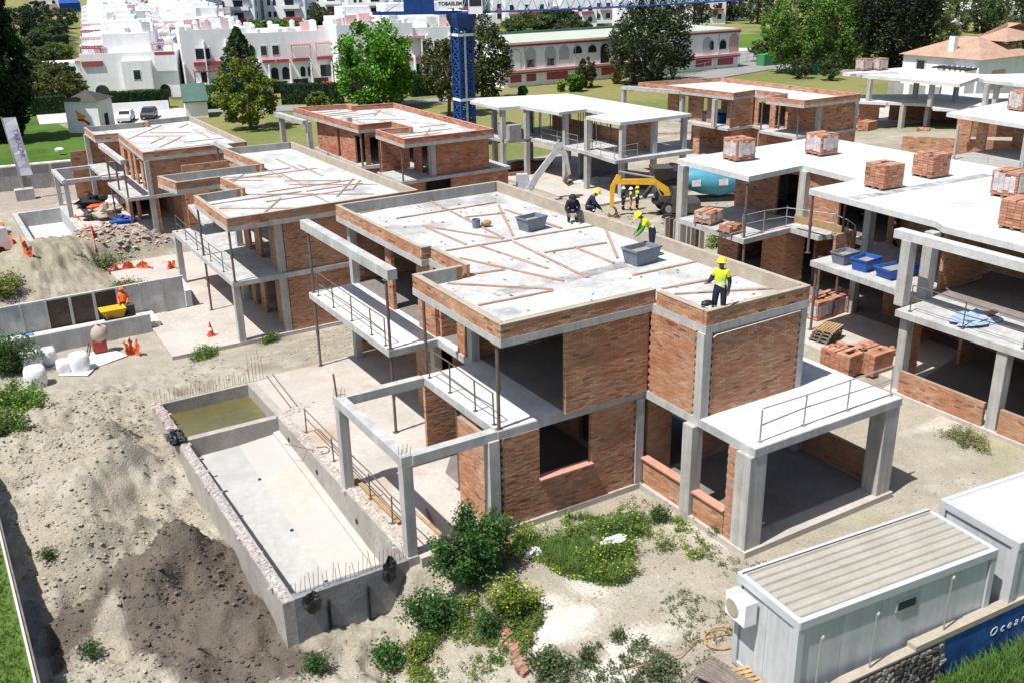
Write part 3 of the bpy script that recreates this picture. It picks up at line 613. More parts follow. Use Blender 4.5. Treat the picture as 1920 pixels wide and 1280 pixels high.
def blob(name, material, label, cat, c, r, sq=(1, 1, .7), seed=0, group=None, n=9, amp=.28):
    g = np.random.default_rng(seed); mm = MB(); vs = []; fs = []
    K, J = n, n+5
    for i in range(K+1):
        th = math.pi*i/K
        for j in range(J):
            ph = 2*math.pi*j/J; rr = r*(1+amp*(g.random()-.5)); vs.append((c[0]+rr*sq[0]*math.sin(th)*math.cos(ph), c[1]+rr*sq[1]*math.sin(th)*math.sin(ph), c[2]+rr*sq[2]*math.cos(th)))
    for i in range(K):
        for j in range(J): fs.append([i*J+j, (i+1)*J+j, (i+1)*J+(j+1) % J, i*J+(j+1) % J])
    mm.add(vs, fs); return solo(mm, name, material, label, cat, (c[0], c[1], c[2]-r*sq[2]), group, smooth=amp < .5)
blob('plastic_bundle', 'blackbag', 'crumpled black plastic bundle at the pool corner beside the green tank', 'plastic bundle', (5.98, 33.2, .12), .30, (1, 1.5, .7), 3, amp=.9)
blob('plastic_bundle', 'blackbag', 'crumpled black plastic hanging on the front pool wall', 'plastic bundle', (6.75, 21.82, -.25), .2, (1.2, .6, 1.3), 4, amp=.9)
blob('plastic_bundle', 'blackbag', 'crumpled black plastic on the right end of the front pool wall', 'plastic bundle', (9.05, 21.85, -.1), .22, (.8, .7, 1.6), 5, amp=.9)
for x in (7.2, 8.35): m = MB(); m.tube([(x, 21.86, -1.5), (x, 21.86, -.35)], .05, 7); m.build('drain_pipe', 'rubber', P)
# ---------------------------------------------------------------- H2
def randrows(V, poly, n, seed):
    g = random.Random(seed); xs = [p[0] for p in poly]; ys = [p[1] for p in poly]; out = []
    k = 0
    while len(out) < n and k < 600:
        k += 1; a = g.choice([.02, .02, .02, .98, -.62, 1.57]); L = g.uniform(2.2, 5.5); x = g.uniform(min(xs), max(xs)); y = min(ys)+.7+1.15*g.randrange(0, 18)
        pts = [(x+math.cos(a)*L*t, y+math.sin(a)*L*t) for t in (0, .33, .66, 1)]
        ok = all(inpoly(np.array([p[0]+dx]), np.array([p[1]+dy]), poly)[0] for p in pts for dx, dy in ((.3, .3), (-.3, -.3), (.3, -.3), (-.3, .3)))
        if ok and all(abs(x-o[0])+abs(y-o[1]) > .8 for o in out): out.append((x, y, pts[-1][0], pts[-1][1]))
    V.rows(out)
CO = dict(L=.42, Hc=.13)   # coarser courses for walls far from the camera
V2 = Villa('second brick villa behind the near one, red cone on its terrace', (17, 56), -2.3); z2 = -2.3
R2 = [(12.42, 47.2), (22.9, 47.4), (22.6, 66.2), (17.9, 66.6), (18.3, 59.8), (12.05, 59.9), (12.5, 57.3), (15.0, 57.4), (15.2, 53.7), (12.46, 53.4)]
F2 = [(12.4, 47.4), (22.9, 47.4), (22.6, 66.2), (15, 66.4), (14.4, 59.7), (12.4, 59.6)]
V2.slab('ground_floor_slab', [(9.0, 47.45), (23, 47.45), (22.7, 66.3), (9.3, 66.0), (9.2, 55.3)], -.3, 0, 'terrace'); V2.slab('first_floor_slab', F2, 2.95, 3.2); V2.slab('roof_slab', R2, 5.82, 6.05); V2.top(R2, 6.05); V2.parapet(R2, lined={1: 'd', 2: 'c', 4: 'c', 5: 'c', 8: 'c', 9: 'd', 6: 'd'}, **CO)
randrows(V2, R2, 26, 3)
for x, y, a, b in [(12.6, 47.65, 0, 2.95), (12.6, 59.4, 0, 2.95), (15.1, 47.75, 0, 2.95), (15.1, 47.75, 3.2, 5.82), (14.8, 54, 3.2, 5.82), (14.8, 54, 0, 2.95)]: V2.col(x, y, a, b, .34)
for x, y in [(12.55, 47.5), (12.55, 53.2)]: V2.pipe(x, y, 3.2, 5.82, .06); 
V2.pipe(12.6, 53.3, 0, 2.95, .06)
V2.wall(15.3, 47.62, 22.8, 47.62, 3.2, 5.82); V2.wall(15.3, 47.62, 22.8, 47.62, 0, 2.95); V2.wall(15.1, 48.0, 15.1, 49.2, 3.2, 5.82); V2.wall(15.1, 50.8, 15.1, 53.8, 3.2, 5.82, [(1, 2, 0, 2.2)]); V2.wall(15.1, 48.2, 15.1, 49, 0, 2.95); V2.wall(15.1, 51, 15.1, 53.5, 0, 2.95, [(.8, 1.8, 0, 2.2)])
V2.wall(18.5, 48, 18.5, 60, 3.2, 5.82, **CO); V2.wall(18.5, 48, 18.5, 66, 0, 2.95, **CO); V2.wall(22.7, 47.8, 22.4, 66, 0, 5.8, **CO); V2.wall(14.9, 57.8, 14.9, 59.5, 3.2, 5.82, **CO); V2.wall(18.1, 60, 18.1, 66.3, 3.2, 5.82, **CO); V2.wall(14.9, 66, 22.4, 66, 0, 5.8, **CO); V2.wall(14.9, 56, 14.9, 62, 0, 2.95, [(1, 2.5, 0, 2.2)], **CO)
V2.beam(19.0, 66.8, 19.1, 72.5, 5.75, 6.1, .4)
V2.pipe(19.05, 72.3, 0, 5.75, .08)
guardrail('guard rail on the upper balcony of the second villa', [(12.6, 59.2, .91), (12.58, 57, .91), (12.56, 54.5, .91), (12.56, 51.8, .91), (12.56, 49.5, .91)], .95, material='prop')
# ---------------------------------------------------------------- H3
V3 = Villa('third brick villa in the left row, beside the green lawn', (17, 86), -4.0)
R3 = [(14.98, 78.4), (23.0, 78.2), (23.0, 95.4), (18.8, 95.2), (18.8, 94.2), (13.5, 94.6), (13.5, 89.5), (15.3, 89.2)]
F3 = [(13.4, 78.3), (23, 78.2), (23, 95.4), (13.4, 95.2), (13.35, 88.0), (15.0, 87.6), (15.0, 85.8), (13.3, 85.6)]
V3.slab('ground_floor_slab', [(10.3, 78), (23.1, 78), (23.1, 95.6), (10.3, 95.6)], -.3, 0, 'terrace'); V3.slab('first_floor_slab', F3, 2.95, 3.2); V3.slab('roof_slab', R3, 5.82, 6.05); V3.top(R3, 6.05); V3.parapet(R3, **CO, lined={1: 'd', 2: 'c', 4: 'c'}); randrows(V3, R3, 16, 5)
V3.wall(15.4, 78.6, 22.9, 78.6, 3.2, 5.82, **CO); V3.wall(15.35, 79, 15.35, 89, 3.2, 5.82, [(.6, 1.6, 0, 2.3), (2.6, 4.2, 0, 2.3), (5, 6, 0, 2.3), (7, 8.5, 0, 2.3)], **CO); V3.wall(15.4, 78.6, 22.9, 78.6, 0, 2.95, [(.3, 2, 0, 2.9)], **CO); V3.wall(14.9, 86, 14.9, 88, 0, 2.95, **CO); V3.wall(15.3, 84.5, 15.3, 95, 0, 2.95, [(1, 3, 0, 2.9)], **CO); V3.wall(22.8, 78.8, 22.8, 95.2, 0, 5.8, **CO); V3.wall(13.6, 95, 22.7, 95, 0, 5.8, **CO); V3.wall(18, 79, 18, 95, 0, 5.8, **CO)
V3.wall(12.2, 96.5, 14.6, 96.5, 0, 4.2, **CO)
for x, y, a, b in [(15.2, 78.5, 0, 5.82), (13.6, 94.8, 0, 5.82), (10.5, 88.7, 0, 2.9), (10.5, 94.2, 0, 2.9)]: V3.col(x, y, a, b, .36)
V3.beam(10.4, 88.7, 14.9, 88.7, 2.9, 3.2, .35); V3.beam(10.4, 88.5, 10.4, 94.4, 2.9, 3.2, .35); V3.beam(13.55, 78.5, 13.55, 87.5, 5.72, 6.08, .4); V3.beam(10.6, 94.3, 13.4, 94.3, 2.9, 3.196, .35)
for x, y in [(13.5, 78.5), (13.5, 85.4), (13.5, 81.8)]: V3.pipe(x, y, 3.2, 5.72, .07)
V3.pipe(13.5, 78.5, 0, 2.95, .07); V3.pipe(13.5, 85.4, 0, 2.95, .07)
P3 = thing('swimming_pool', 'distant pool shell with pink brick steps beside the third villa', 'swimming pool', (8.5, 85, -5.6))
for b in [(6.4, 6.8, 77.4, 93.3), (10.2, 10.6, 78, 93.3), (6.8, 10.2, 92.9, 93.3)]:
    m = MB(); m.box(*b, -6.5, -3.95); m.build('pool_wall', 'slabedge', P3)
m = MB(); m.box(6.8, 10.2, 81, 92.9, -6.5, -5.2); m.build('pool_floor', 'whiteslab', P3)
for k, (a, b, z) in enumerate([(79.7, 81, -4.8), (78.5, 79.7, -4.5), (77.4, 78.5, -4.15)]): m = MB(); m.box(6.8, 10.2, a, b, -6.5, z); m.build('step', 'sill', P3)
# ---------------------------------------------------------------- H4
V4 = Villa('red brick villa standing left of the blue crane', (34, 74), -2.8)
R4 = [(30.55, 65.1), (38.0, 65.0), (38.15, 83.0), (34.5, 83.6), (34.4, 85), (29.8, 86.2), (30.45, 73.2), (33.2, 73.1), (33.3, 69.7), (30.6, 70.3)]
F4 = [(30.6, 66.0), (40.2, 66.3), (40.2, 84), (30.6, 84), (30.5, 73.3), (32, 73), (32, 70.5), (30.6, 70.5)]
V4.slab('ground_floor_slab', [(29, 65), (40.3, 65), (40.3, 86), (29, 86)], -.3, 0, 'terrace'); V4.slab('first_floor_slab', F4, 2.95, 3.2); V4.slab('roof_slab', R4, 5.82, 6.05); V4.top(R4, 6.05)
RED = BRK*np.array((.98, .82, .84))
V4.parapet(R4, pal=RED, capm='sill', **CO); randrows(V4, R4, 16, 8)
V4.wall(33.6, 66.6, 38.4, 66.6, 3.2, 5.82, pal=RED, **CO); V4.wall(33.4, 66.8, 33.4, 69.5, 3.2, 5.82, [(.3, 1.3, 0, 2.4)], pal=RED, **CO); V4.wall(31, 70.4, 33.4, 70.4, 3.2, 5.82, pal=RED, **CO); V4.wall(30.75, 73.5, 30.75, 83, 3.2, 5.82, [(.1, 1.2, 0, 2.3), (4.4, 4.9, 0, 2.3)], pal=RED, **CO); V4.wall(38, 66.8, 38, 83, 3.2, 5.82, pal=RED, **CO); V4.wall(30.8, 83, 38, 83, 3.2, 5.82, pal=RED, **CO); V4.wall(31, 73.4, 33.2, 73.4, 3.2, 5.82, [(.4, 1.5, 0, 2.2)], pal=RED, **CO)
V4.wall(35, 66.6, 40.1, 66.6, 0, 2.95, pal=RED, **CO); V4.wall(34.5, 70, 34.5, 83, 0, 2.95, pal=RED, **CO); V4.wall(40, 66.8, 40, 83, 0, 2.95, pal=RED, **CO)
for x, y, a, b in [(33.45, 66.5, 3.2, 5.82), (29.0, 80.4, 0, 6), (28.6, 86, 0, 6), (31.2, 76.8, 3.2, 6.6)]: V4.col(x, y, a, b, .4)
V4.beam(28.4, 86.6, 28.7, 80.3, 5.8, 6.15, .5)
for x, y in [(30.8, 66.2), (30.8, 70.2), (30.7, 73.4)]: V4.pipe(x, y, 3.2, 5.82, .07); V4.pipe(x, y, 0, 2.95, .07)
# ---------------------------------------------------------------- H5, bare frame
V5 = Villa('bare concrete frame villa with thin white roof slab right of the crane', (50, 71), -2.5)
R5 = [(44.5, 75.2), (46.5, 74.9), (47.05, 69.6), (50.0, 69.75), (49.8, 66.6), (47.5, 66.4), (47.8, 62.2), (55.1, 62.2), (54.4, 79.2), (46.2, 82), (44.6, 80.5)]
F5 = [(45, 75), (47.2, 74.6), (47.6, 66.6), (47.1, 61.8), (54.9, 61.5), (54.3, 79), (45, 80)]
V5.slab('ground_floor_slab', [(44.5, 61.5), (55.5, 61.5), (55, 80), (44.5, 80)], -.3, 0, 'terrace'); V5.slab('first_floor_slab', F5, 2.92, 3.2); V5.slab('roof_slab', R5, 5.8, 6.05, 'whiteslab')
for x, y in [(45, 75.4), (46.9, 74.5), (47.9, 69.9), (47.9, 66.7), (48.2, 62.4), (51.5, 62.5), (54.6, 62.5), (50.4, 69.9), (54.4, 70), (54.2, 78.6), (50, 78.8), (46.6, 79.6)]: V5.col(x, y, 0, 2.92, .4); V5.col(x, y, 3.2, 5.8, .4)
for i in range(26):
    x = random.uniform(48.5, 54); y = random.uniform(67, 78); V5.pipe(x, y, 3.2, 5.8, .04)
V5.wall(52, 66, 52, 78, 3.2, 4.4, **CO); V5.slab('stair_parapet', [(45.2, 74.6), (46.4, 74.6), (46.4, 76.6), (45.2, 76.6)], 3.2, 4.5, 'concrete'); V5.wall(51.6, 63, 51.6, 66, 3.2, 5.6, **CO); V5.slab('retaining_wall', [(49.5, 70), (54.5, 70), (54.5, 70.3), (49.5, 70.3)], 0, 2.9, 'darkwall')
guardrail('sloping handrail on the bare frame villa by the crane', [(47.8, 73.5, .75), (47.8, 71, .75), (47.8, 68, .75)], 1.0)
guardrail('guard rail at the corner balcony of the bare frame villa', [(47.6, 66, .75), (47.3, 64, .75), (47.25, 62.1, .75), (49.5, 62.1, .75)], 1.0)
# ---------------------------------------------------------------- H6
V6 = Villa('brick villa in the back row with blue tubs on its balcony', (70, 71), -3.0)
R6 = [(68.1, 62.2), (75.3, 62.1), (74.6, 80.0), (65.2, 82), (66.1, 76.2), (66.9, 69.8), (70.0, 70.2), (70.4, 66.6), (67.5, 66.2)]
F6 = [(68.2, 62.8), (76.3, 62.9), (75.5, 80), (66.3, 80), (66.6, 70), (69.8, 70.0), (69.2, 67.8), (68.2, 67.5)]
V6.slab('ground_floor_slab', [(65.5, 62), (76.5, 62), (76, 82), (65, 82)], -.3, 0, 'terrace'); V6.slab('first_floor_slab', F6, 2.95, 3.2); V6.slab('roof_slab', R6, 5.82, 6.05); V6.top(R6, 6.05, 'whiteslab'); V6.parapet(R6, capm='sill', **CO)
V6.wall(71.1, 63.1, 75.9, 63.1, 3.2, 5.82, **CO); V6.wall(71, 63.3, 71, 67, 3.2, 5.82, **CO); V6.wall(67.1, 70.2, 69.9, 70.2, 3.2, 5.82, **CO); V6.wall(70, 66.8, 70, 70, 3.2, 5.82, [(.1, .5, 0, 2.3), (1.2, 2.7, 0, 2.2)], **CO); V6.wall(67.8, 70.6, 67.2, 79.5, 3.2, 5.82, [(.8, 2.4, 0, 2.3), (3.4, 4, 0, 2.3), (6, 7.4, 0, 2.3)], **CO); V6.wall(75.4, 63.3, 75, 80, 3.2, 5.82, **CO)
V6.wall(73, 63.1, 76.2, 63.1, 0, 2.95, **CO); V6.wall(67.2, 70.2, 69.8, 70.2, 0, 2.95, **CO); V6.wall(67.2, 74.5, 67.2, 75.4, 0, 2.95, **CO); V6.wall(71, 66, 71, 80, 0, 2.95, **CO); V6.wall(68.5, 67.9, 70.2, 67.9, 0, 2.95, **CO)
for x, y in [(71, 63), (76, 63.2), (66.5, 76.5), (66.2, 71.5)]: V6.col(x, y, 3.2, 5.82, .4)
V6.beam(64, 83.1, 66.2, 76.5, 5.8, 6.15, .45); V6.col(64.1, 82.9, 0, 5.8, .4); V6.pipe(68.4, 63, 3.2, 5.82, .07); V6.pipe(67, 70.1, 0, 5.8, .07); V6.pipe(68.4, 67.5, 0, 5.8, .07)
# ---------------------------------------------------------------- H7, white roofed villa on the right
V7 = Villa('villa with bright white roof slab carrying brick pallets, right of the near villa', (37, 28), 0)
R7 = [(33.2, 38.4), (33.05, 33.15), (36.95, 33.5), (36.6, 29.8), (33.35, 29.75), (32.95, 23.0), (32.55, 22.4), (32.4, 12.5), (44, 12.5), (43.8, 38.5)]
V7.slab('roof_slab', R7, 5.80, 6.05, 'whiteslab')
V7.slab('ground_floor_slab', [(30.25, 12.5), (44.5, 12.5), (44.5, 38.6), (31.5, 38.6), (31.2, 22.6), (30.25, 22.4)], -.25, 0, 'terrace')
V7.slab('first_floor_slab', [(32.75, 37.6), (32.6, 32.75), (35.95, 33.0), (35.9, 31.2), (36.9, 31.0), (36.9, 28.7), (32.55, 28.6), (32.2, 22.4), (30.3, 22.35), (30.35, 12.5), (44, 12.5), (44, 38.4)], 2.95, 3.2)
V7.beam(31.0, 23.2, 30.75, 12.5, 5.72, 6.04, .42, 'whiteslab')
for x, y, a, b, w_ in [(30.75, 22.1, 0, 2.95, .36), (30.95, 22.6, 3.2, 5.72, .4), (32.4, 22.7, 3.2, 5.8, .42), (30.6, 18.0, 0, 2.95, .4), (37.0, 33.3, 3.2, 5.8, .45), (33.2, 37.9, 0, 5.8, .4), (40, 37.5, 0, 5.8, .4), (36, 28.9, 0, 2.95, .3), (34.9, 27.6, 3.2, 5.8, .35)]: V7.col(x, y, a, b, w_)
for x, y, a, b in [(32.85, 33.0, 3.2, 5.8), (32.8, 32.9, 0, 2.95), (33.35, 29.5, 3.2, 5.8), (32.75, 28.4, 0, 2.95), (34.0, 29.3, 0, 2.95), (33.4, 38.0, 0, 2.95), (35.4, 29.4, 0, 5.8)]: V7.pipe(x, y, a, b, .06)
V7.wall(30.42, 12.5, 30.42, 17.7, -.1, .9); V7.wall(30.42, 18.3, 30.42, 21.85, -.1, .9); V7.wall(30.98, 22.18, 31.75, 22.18, 0, 2.95, tooth=True); V7.wall(33.5, 22.9, 36.2, 22.9, 3.2, 5.8); V7.wall(34.6, 22.3, 35.5, 22.3, 0, 2.95)
V7.wall(37, 13, 37, 28, 0, 2.95); V7.wall(37.5, 13, 37.5, 28.6, 3.2, 5.8); V7.wall(37.2, 31.2, 37.2, 38.2, 3.2, 5.8, [(2, 4, 0, 2.3)]); V7.wall(38, 28.6, 44, 28.6, 3.2, 5.8); V7.wall(35.8, 33.2, 37.2, 33.2, 0, 2.95, tooth=True); V7.wall(36, 33.3, 36, 38, 0, 2.95, [(1.5, 3.2, 0, 2.3)]); V7.wall(34.7, 24.8, 37, 24.8, 0, 2.95); V7.wall(38, 33.2, 44, 33.2, 0, 2.95); V7.wall(44, 13, 44, 38, 0, 5.8, **CO); V7.wall(33.5, 28.2, 34.8, 28.2, 3.2, 4.3); V7.wall(37.2, 38.2, 43.8, 38.2, 0, 5.8, **CO)
m = MB(); m.bar((33.3, 27.4, 6.056), (42, 27.0, 6.056), .55, .012); m.build('roof_joint', 'grout', V7.t)
m = MB(); m.bar((31, 12.5, 1.0), (36.8, 22, .5), .2, 1.0); 
V7.slab('room_floor_shade', [(32.6, 12.6), (43.8, 12.6), (43.8, 28), (37.4, 28), (37.4, 23.2), (33, 23.2)], 3.201, 3.212, 'floor'); V7.slab('room_floor_shade', [(31, 12.6), (43.9, 12.6), (43.9, 38), (36, 38), (36, 23), (31.6, 22)], .001, .012, 'floor'); V7.slab('room_floor_shade', [(37.3, 28.8), (43.8, 28.8), (43.8, 38), (37.3, 38)], 3.201, 3.212, 'floor'); V7.wall(33.6, 12.6, 33.6, 15, 3.2, 5.8); V7.wall(31, 12.7, 43, 12.7, 0, 2.95)  # dark floor sheets paint the indoor shade here as well
guardrail('guard rail on the upper left balcony of the white roofed villa', [(33.0, 33.3, 3.21), (34.3, 33.2, 3.21), (35.8, 33.2, 3.21), (36.5, 30.8, 3.21)], 1.0)
guardrail('guard rail on the front balcony of the white roofed villa', [(30.55, 21.9, 3.21), (30.55, 19.7, 3.21), (30.55, 17.4, 3.21), (30.55, 15.5, 3.21)], .95, material='prop')
guardrail('guard rail across the middle opening of the white roofed villa', [(36.6, 31.0, 3.21), (36.2, 29.8, 3.21), (35.6, 28.9, 3.21)], 1.0)
# ---------------------------------------------------------------- H8 / H9, far right
V8 = Villa('two storey frame villa with white slabs in front of the tiled house', (96, 70), -3.8); z8 = -3.8
def pz(h, pts): return [at2(*p, z8+h) for p in pts]
R8 = pz(6.05, [(1580, 137), (1690, 127), (1850, 140), (1960, 137), (1960, 162), (1845, 150), (1835, 146), (1800, 158)]); R8 = [(x, y) for x, y in R8]
V8.slab('roof_slab', R8, 5.7, 6.05, 'whiteslab')
F8 = pz(3.2, [(1605, 190), (1662, 193), (1664, 192), (1745, 196), (1750, 203), (1960, 215), (1960, 175), (1610, 178)])
V8.slab('first_floor_slab', F8, 2.9, 3.2, 'whiteslab')
for p, a, b in [((1628, 190), 3.2, 5.7), ((1743, 200), 3.2, 5.7), ((1845, 203), 3.2, 5.7), ((1864, 200), 3.2, 5.7), ((1715, 186), 3.2, 5.7), ((1790, 190), 3.2, 5.7)]:
    x, y = at2(*p, z8+a); V8.col(x, y, a, b, .45)
for p in [(1735, 247), (1688, 246), (1830, 255)]:
    x, y = at2(*p, z8); V8.col(x, y, 0, 2.9, .5)
x, y = at2(1605, 235, z8); x2, y2 = at2(1662, 240, z8); V8.wall(x, y+.5, x2, y2+.5, 0, 2.9, [(3, 4, 0, 2.3)], **CO)
xa, ya = at2(1665, 225, z8); xb, yb = at2(1960, 235, z8); V8.wall(xa, ya, xb, yb, 0, 2.9, **CO); V8.slab('ground_floor_slab', pz(0, [(1600, 245), (1960, 262), (1960, 200), (1620, 200)]), -.4, 0, 'terrace')
xa, ya = at2(1790, 262, z8); xb, yb = at2(1822, 262, z8); V8.wall(xa, ya, xb, yb, 0, 2.9, **CO)
V9 = Villa('villa at the right edge with grey upper terrace behind the white roof', (60, 44), -2.2); z9 = -2.2
p9 = lambda h, pts: [at2(*p, z9+h) for p in pts]
V9.slab('roof_slab', p9(6.05, [(1775, 212), (1890, 190), (1990, 195), (1990, 245)]), 5.75, 6.05, 'whiteslab')
V9.slab('first_floor_slab', p9(3.2, [(1700, 305), (1860, 280), (1990, 260), (1990, 345), (1780, 325)]), 2.95, 3.2, 'concrete')
for p, w_ in [((1788, 300), .14), ((1915, 318), .3)]:
    x, y = at2(*p, z9+3.2); V9.col(x, y, 3.2, 5.75, w_)
for a_, b_ in [((1796, 265), (1822, 268)), ((1833, 278), (1850, 285)), ((1900, 280), (1940, 285))]:
    xa, ya = at2(*a_, z9+3.2); xb, yb = at2(*b_, z9+3.2); V9.wall(xa, ya+.2, xb, yb+.2, 3.2, 5.75, **CO)
xa, ya = at2(1840, 262, z9+3.2); xb, yb = at2(1990, 262, z9+3.2); V9.wall(xa, ya+1.5, xb, yb+1.5, 3.2, 5.75, **CO)
V9.slab('ground_floor', p9(0, [(1700, 380), (1990, 400), (1990, 300), (1720, 300)]), -.3, 0, 'terrace'); xa, ya = at2(1740, 330, z9); xb, yb = at2(1990, 345, z9); V9.wall(xa, ya+3, xb, yb+3, 0, 2.95, **CO)
q9 = [at(*p, z9+3.2) for p in [(1765, 318), (1850, 322), (1910, 330)]]
guardrail('guard rail on the grey terrace at the right edge', q9, 1.0)
# ================================================================ SITE OBJECTS
# ---- cabins
def cabin(label, loc, rz, Lx, W, Hh, roofm, near=True):
    t = thing('site_cabin', label, 'site cabin', loc, rz, 'site cabins by the mural wall')
    def b(name, mt, *a, par=t): m = MB(); m.box(*a); return m.build(name, mt, par, local=True)
    z0 = .12
    for x in (0, Lx):
        for y in (0, W): b('corner_post', 'contframe', x-.02 if x == 0 else x-.16, x+.16 if x == 0 else x+.02, y-.02 if y == 0 else y-.16, y+.16 if y == 0 else y+.02, 0, Hh)
    n = 5; pw_ = (Lx-.36)/n
    for i in range(n):
        b('wall_panel', 'contwall', .18+i*pw_+.006, .18+(i+1)*pw_-.006, .03, .09, z0, Hh-.2); b('wall_panel', 'contwall', .18+i*pw_+.006, .18+(i+1)*pw_-.006, W-.09, W-.03, z0, Hh-.2)
    for i in range(2):
        w_ = (W-.36)/2; b('wall_panel', 'contwall', .03, .09, .18+i*w_+.006, .18+(i+1)*w_-.006, z0, Hh-.2); b('wall_panel', 'contwall', Lx-.09, Lx-.03, .18+i*w_+.006, .18+(i+1)*w_-.006, z0, Hh-.2)
    b('base_rail', 'contframe', .165, Lx-.165, -.015, .12, 0, z0-.005); b('base_rail', 'contframe', .165, Lx-.165, W-.12, W+.015, 0, z0-.005); b('base_rail', 'contframe', -.015, .12, .165, W-.165, 0, z0-.005)
    for y in (-.035, W-.105): b('top_rail', 'contframe', .0, Lx, y, y+.14, Hh-.195, Hh+.01)
    for x in (-.03, Lx-.11): b('top_rail', 'contframe', x, x+.14, .11, W-.11, Hh-.195, Hh+.005)
    r = b('roof', roofm, .08, Lx-.08, .07, W-.07, Hh-.1, Hh-.015)
    if near:
        k = 8
        for i in range(k):
            y = .16+i*(W-.3)/(k-1); m = MB(); m.frustum((.12, Lx-.12, y-.045, y+.045), (.14, Lx-.14, y-.022, y+.022), Hh-.014, Hh+.03); m.build('roof_rib', roofm, r, local=True)
        b('gutter', 'rubber', .05, Lx-.05, W-.10, W-.075, Hh-.01, Hh+.03)
    else:
        for x in (Lx*.33, Lx*.66): b('roof_joint', 'contframe', x-.015, x+.015, .08, W-.08, Hh-.014, Hh+.0)
    return t
c0 = (14.2, 11.83, -.1); ang = math.atan2(-.57, 6.02)
CB = cabin('white site cabin with ribbed beige roof and air conditioner on its end', c0, ang, 6.06, 2.08, 2.5, 'controof')
ac = MB(); ac.box(-.40, -.06, 1.28, 1.98, 1.62, 2.22); aco = ac.build('air_conditioner', 'white', CB, local=True)
ac = MB(); ac.tube([(-.401, 1.72, 1.92), (-.43, 1.72, 1.92)], .22, 18); ac.build('fan_grille', 'kerb', aco, local=True)
ac = MB(); ac.tube([(-.432, 1.72, 1.92), (-.44, 1.72, 1.92)], .20, 18); ac.build('fan_disc', 'cement', aco, local=True)
ac = MB(); ac.bar((-.06, 1.4, 1.58), (-.38, 1.4, 1.58), .04); ac.bar((-.06, 1.85, 1.58), (-.38, 1.85, 1.58), .04); ac.build('bracket', 'galv', aco, local=True)
m = MB(); m.box(2.9, 3.55, -.0, .028, 1.75, 2.05); wn = m.build('window', 'contframe', CB, local=True); m = MB(); m.box(2.95, 3.5, -.012, -.001, 1.79, 2.01); m.build('pane', 'glass', wn, local=True)
m = MB(); m.box(.4, .7, .012, .028, 2.0, 2.05); 
cabin('second white site cabin with smooth white roof behind the first', (20.75, 11.05, -.1), ang, 6.06, 2.3, 2.6, 'whiteslab', False)
# ---- mural wall with stone stretch
wa = Vector((12.8, 11.58)); wb = Vector((30, 10.55)); wd = (wb-wa).normalized(); wn_ = Vector((-wd.y, wd.x))
W0 = thing('boundary_wall', 'boundary wall with painted blue mural in front of the site cabins', 'wall', (17, 11.3, -1.3))
def wpt(t, o, z): p = wa+wd*t+wn_*o; return (p.x, p.y, z)
m = MB(); m.bar(wpt(0, 0, -.45), wpt(17.2, 0, -.45), .16, 2.1); m.build('wall_core', 'darkwall', W0)
m = MB(); m.bar(wpt(0, 0, .625), wpt(4.7, 0, .625), .24, .05); m.bar(wpt(4.7, 0, .70), wpt(17.2, 0, .70), .26, .16); m.build('coping', 'cement', W0)
m = MB(); m.bar(wpt(5.8, -.095, -.25), wpt(17, -.095, -.25), .025, 1.7); mu = m.build('mural', 'mural', W0)
# stones of the unpainted stretch
for zr in range(9):
    t_ = .1+random.uniform(0, .15)
    while t_ < 5.6:
        sw = random.uniform(.13, .30); hh_ = random.uniform(.065, .085); p = wpt(t_+sw/2, -.095, -.85+zr*.165+random.uniform(-.02, .02)); c_ = np.array(random.choice([(.15, .13, .11), (.20, .18, .16), (.10, .09, .08), (.13, .11, .09), (.33, .30, .26)]))*random.uniform(.75, 1.2)
        mm = MB(); k = [(p[0]+dx*sw*.5*random.uniform(.8, 1.0), p[1]+dy*random.uniform(.05, .09), p[2]+dz*hh_*random.uniform(.75, 1.1)) for dx, dy, dz in [(-.8, -.9, -.75), (.8, -.9, -.8), (1, 1, -1), (-1, 1, -1), (-.75, -.9, .8), (.8, -.9, .7), (1, 1, 1), (-1, 1, 1)]]
        mm.add(k, MB.BF, c_); mm.build('stone', 'stone', W0); t_ += sw+.012
def text_mesh(body, size, material, name, parent, mtx, shear=0., ext=.004, label=None, bold=0.):
    cu = bpy.data.curves.new(name, 'FONT'); cu.body = body; cu.size = size; cu.extrude = ext; cu.shear = shear; cu.offset = bold; cu.align_x = 'CENTER'; cu.align_y = 'CENTER'; cu.resolution_u = 2
    o = bpy.data.objects.new(name+'_src', cu); C.objects.link(o); dg = bpy.context.evaluated_depsgraph_get(); me = bpy.data.meshes.new_from_object(o.evaluated_get(dg)); bpy.data.objects.remove(o)
    me.name = name; me.materials.clear(); me.materials.append(M[material]); r = bpy.data.objects.new(name, me); C.objects.link(r)
    r.parent = parent; r.matrix_local = Matrix.Translation(-Vector(ORG[parent.name])) @ mtx; ORG[r.name] = ORG[parent.name]; return r
tp = wpt(8.05, -.113, .12)
text_mesh('O c e a n', .36, 'bigbag', 'mural_lettering', mu, Matrix.Translation(tp) @ Matrix.Rotation(math.atan2(wd.y, wd.x), 4, 'Z') @ Matrix.Rotation(R(90), 4, 'X'), .25)
for i, (t_, lab) in enumerate([(1.7, 'leftmost thin steel post on the boundary wall beside the pallets'), (3.35, 'thin steel post on the wall before the left half of the ribbed cabin'), (5.75, 'thin steel post on the wall by the cabin window'), (8.2, 'thin steel post on the wall at the far cabin corner')]):
    b_ = wpt(t_, .0, .65 if t_ < 4.7 else .78); m = MB(); m.tube([b_, (b_[0]+.02, b_[1], b_[2]+1.45)], .022, 6); m.tube([(b_[0]+.02, b_[1], b_[2]+1.4), (b_[0]+.1, b_[1], b_[2]+1.47)], .03, 6); solo(m, 'fence_post', 'galv', lab, 'post', b_, 'posts on the boundary wall')
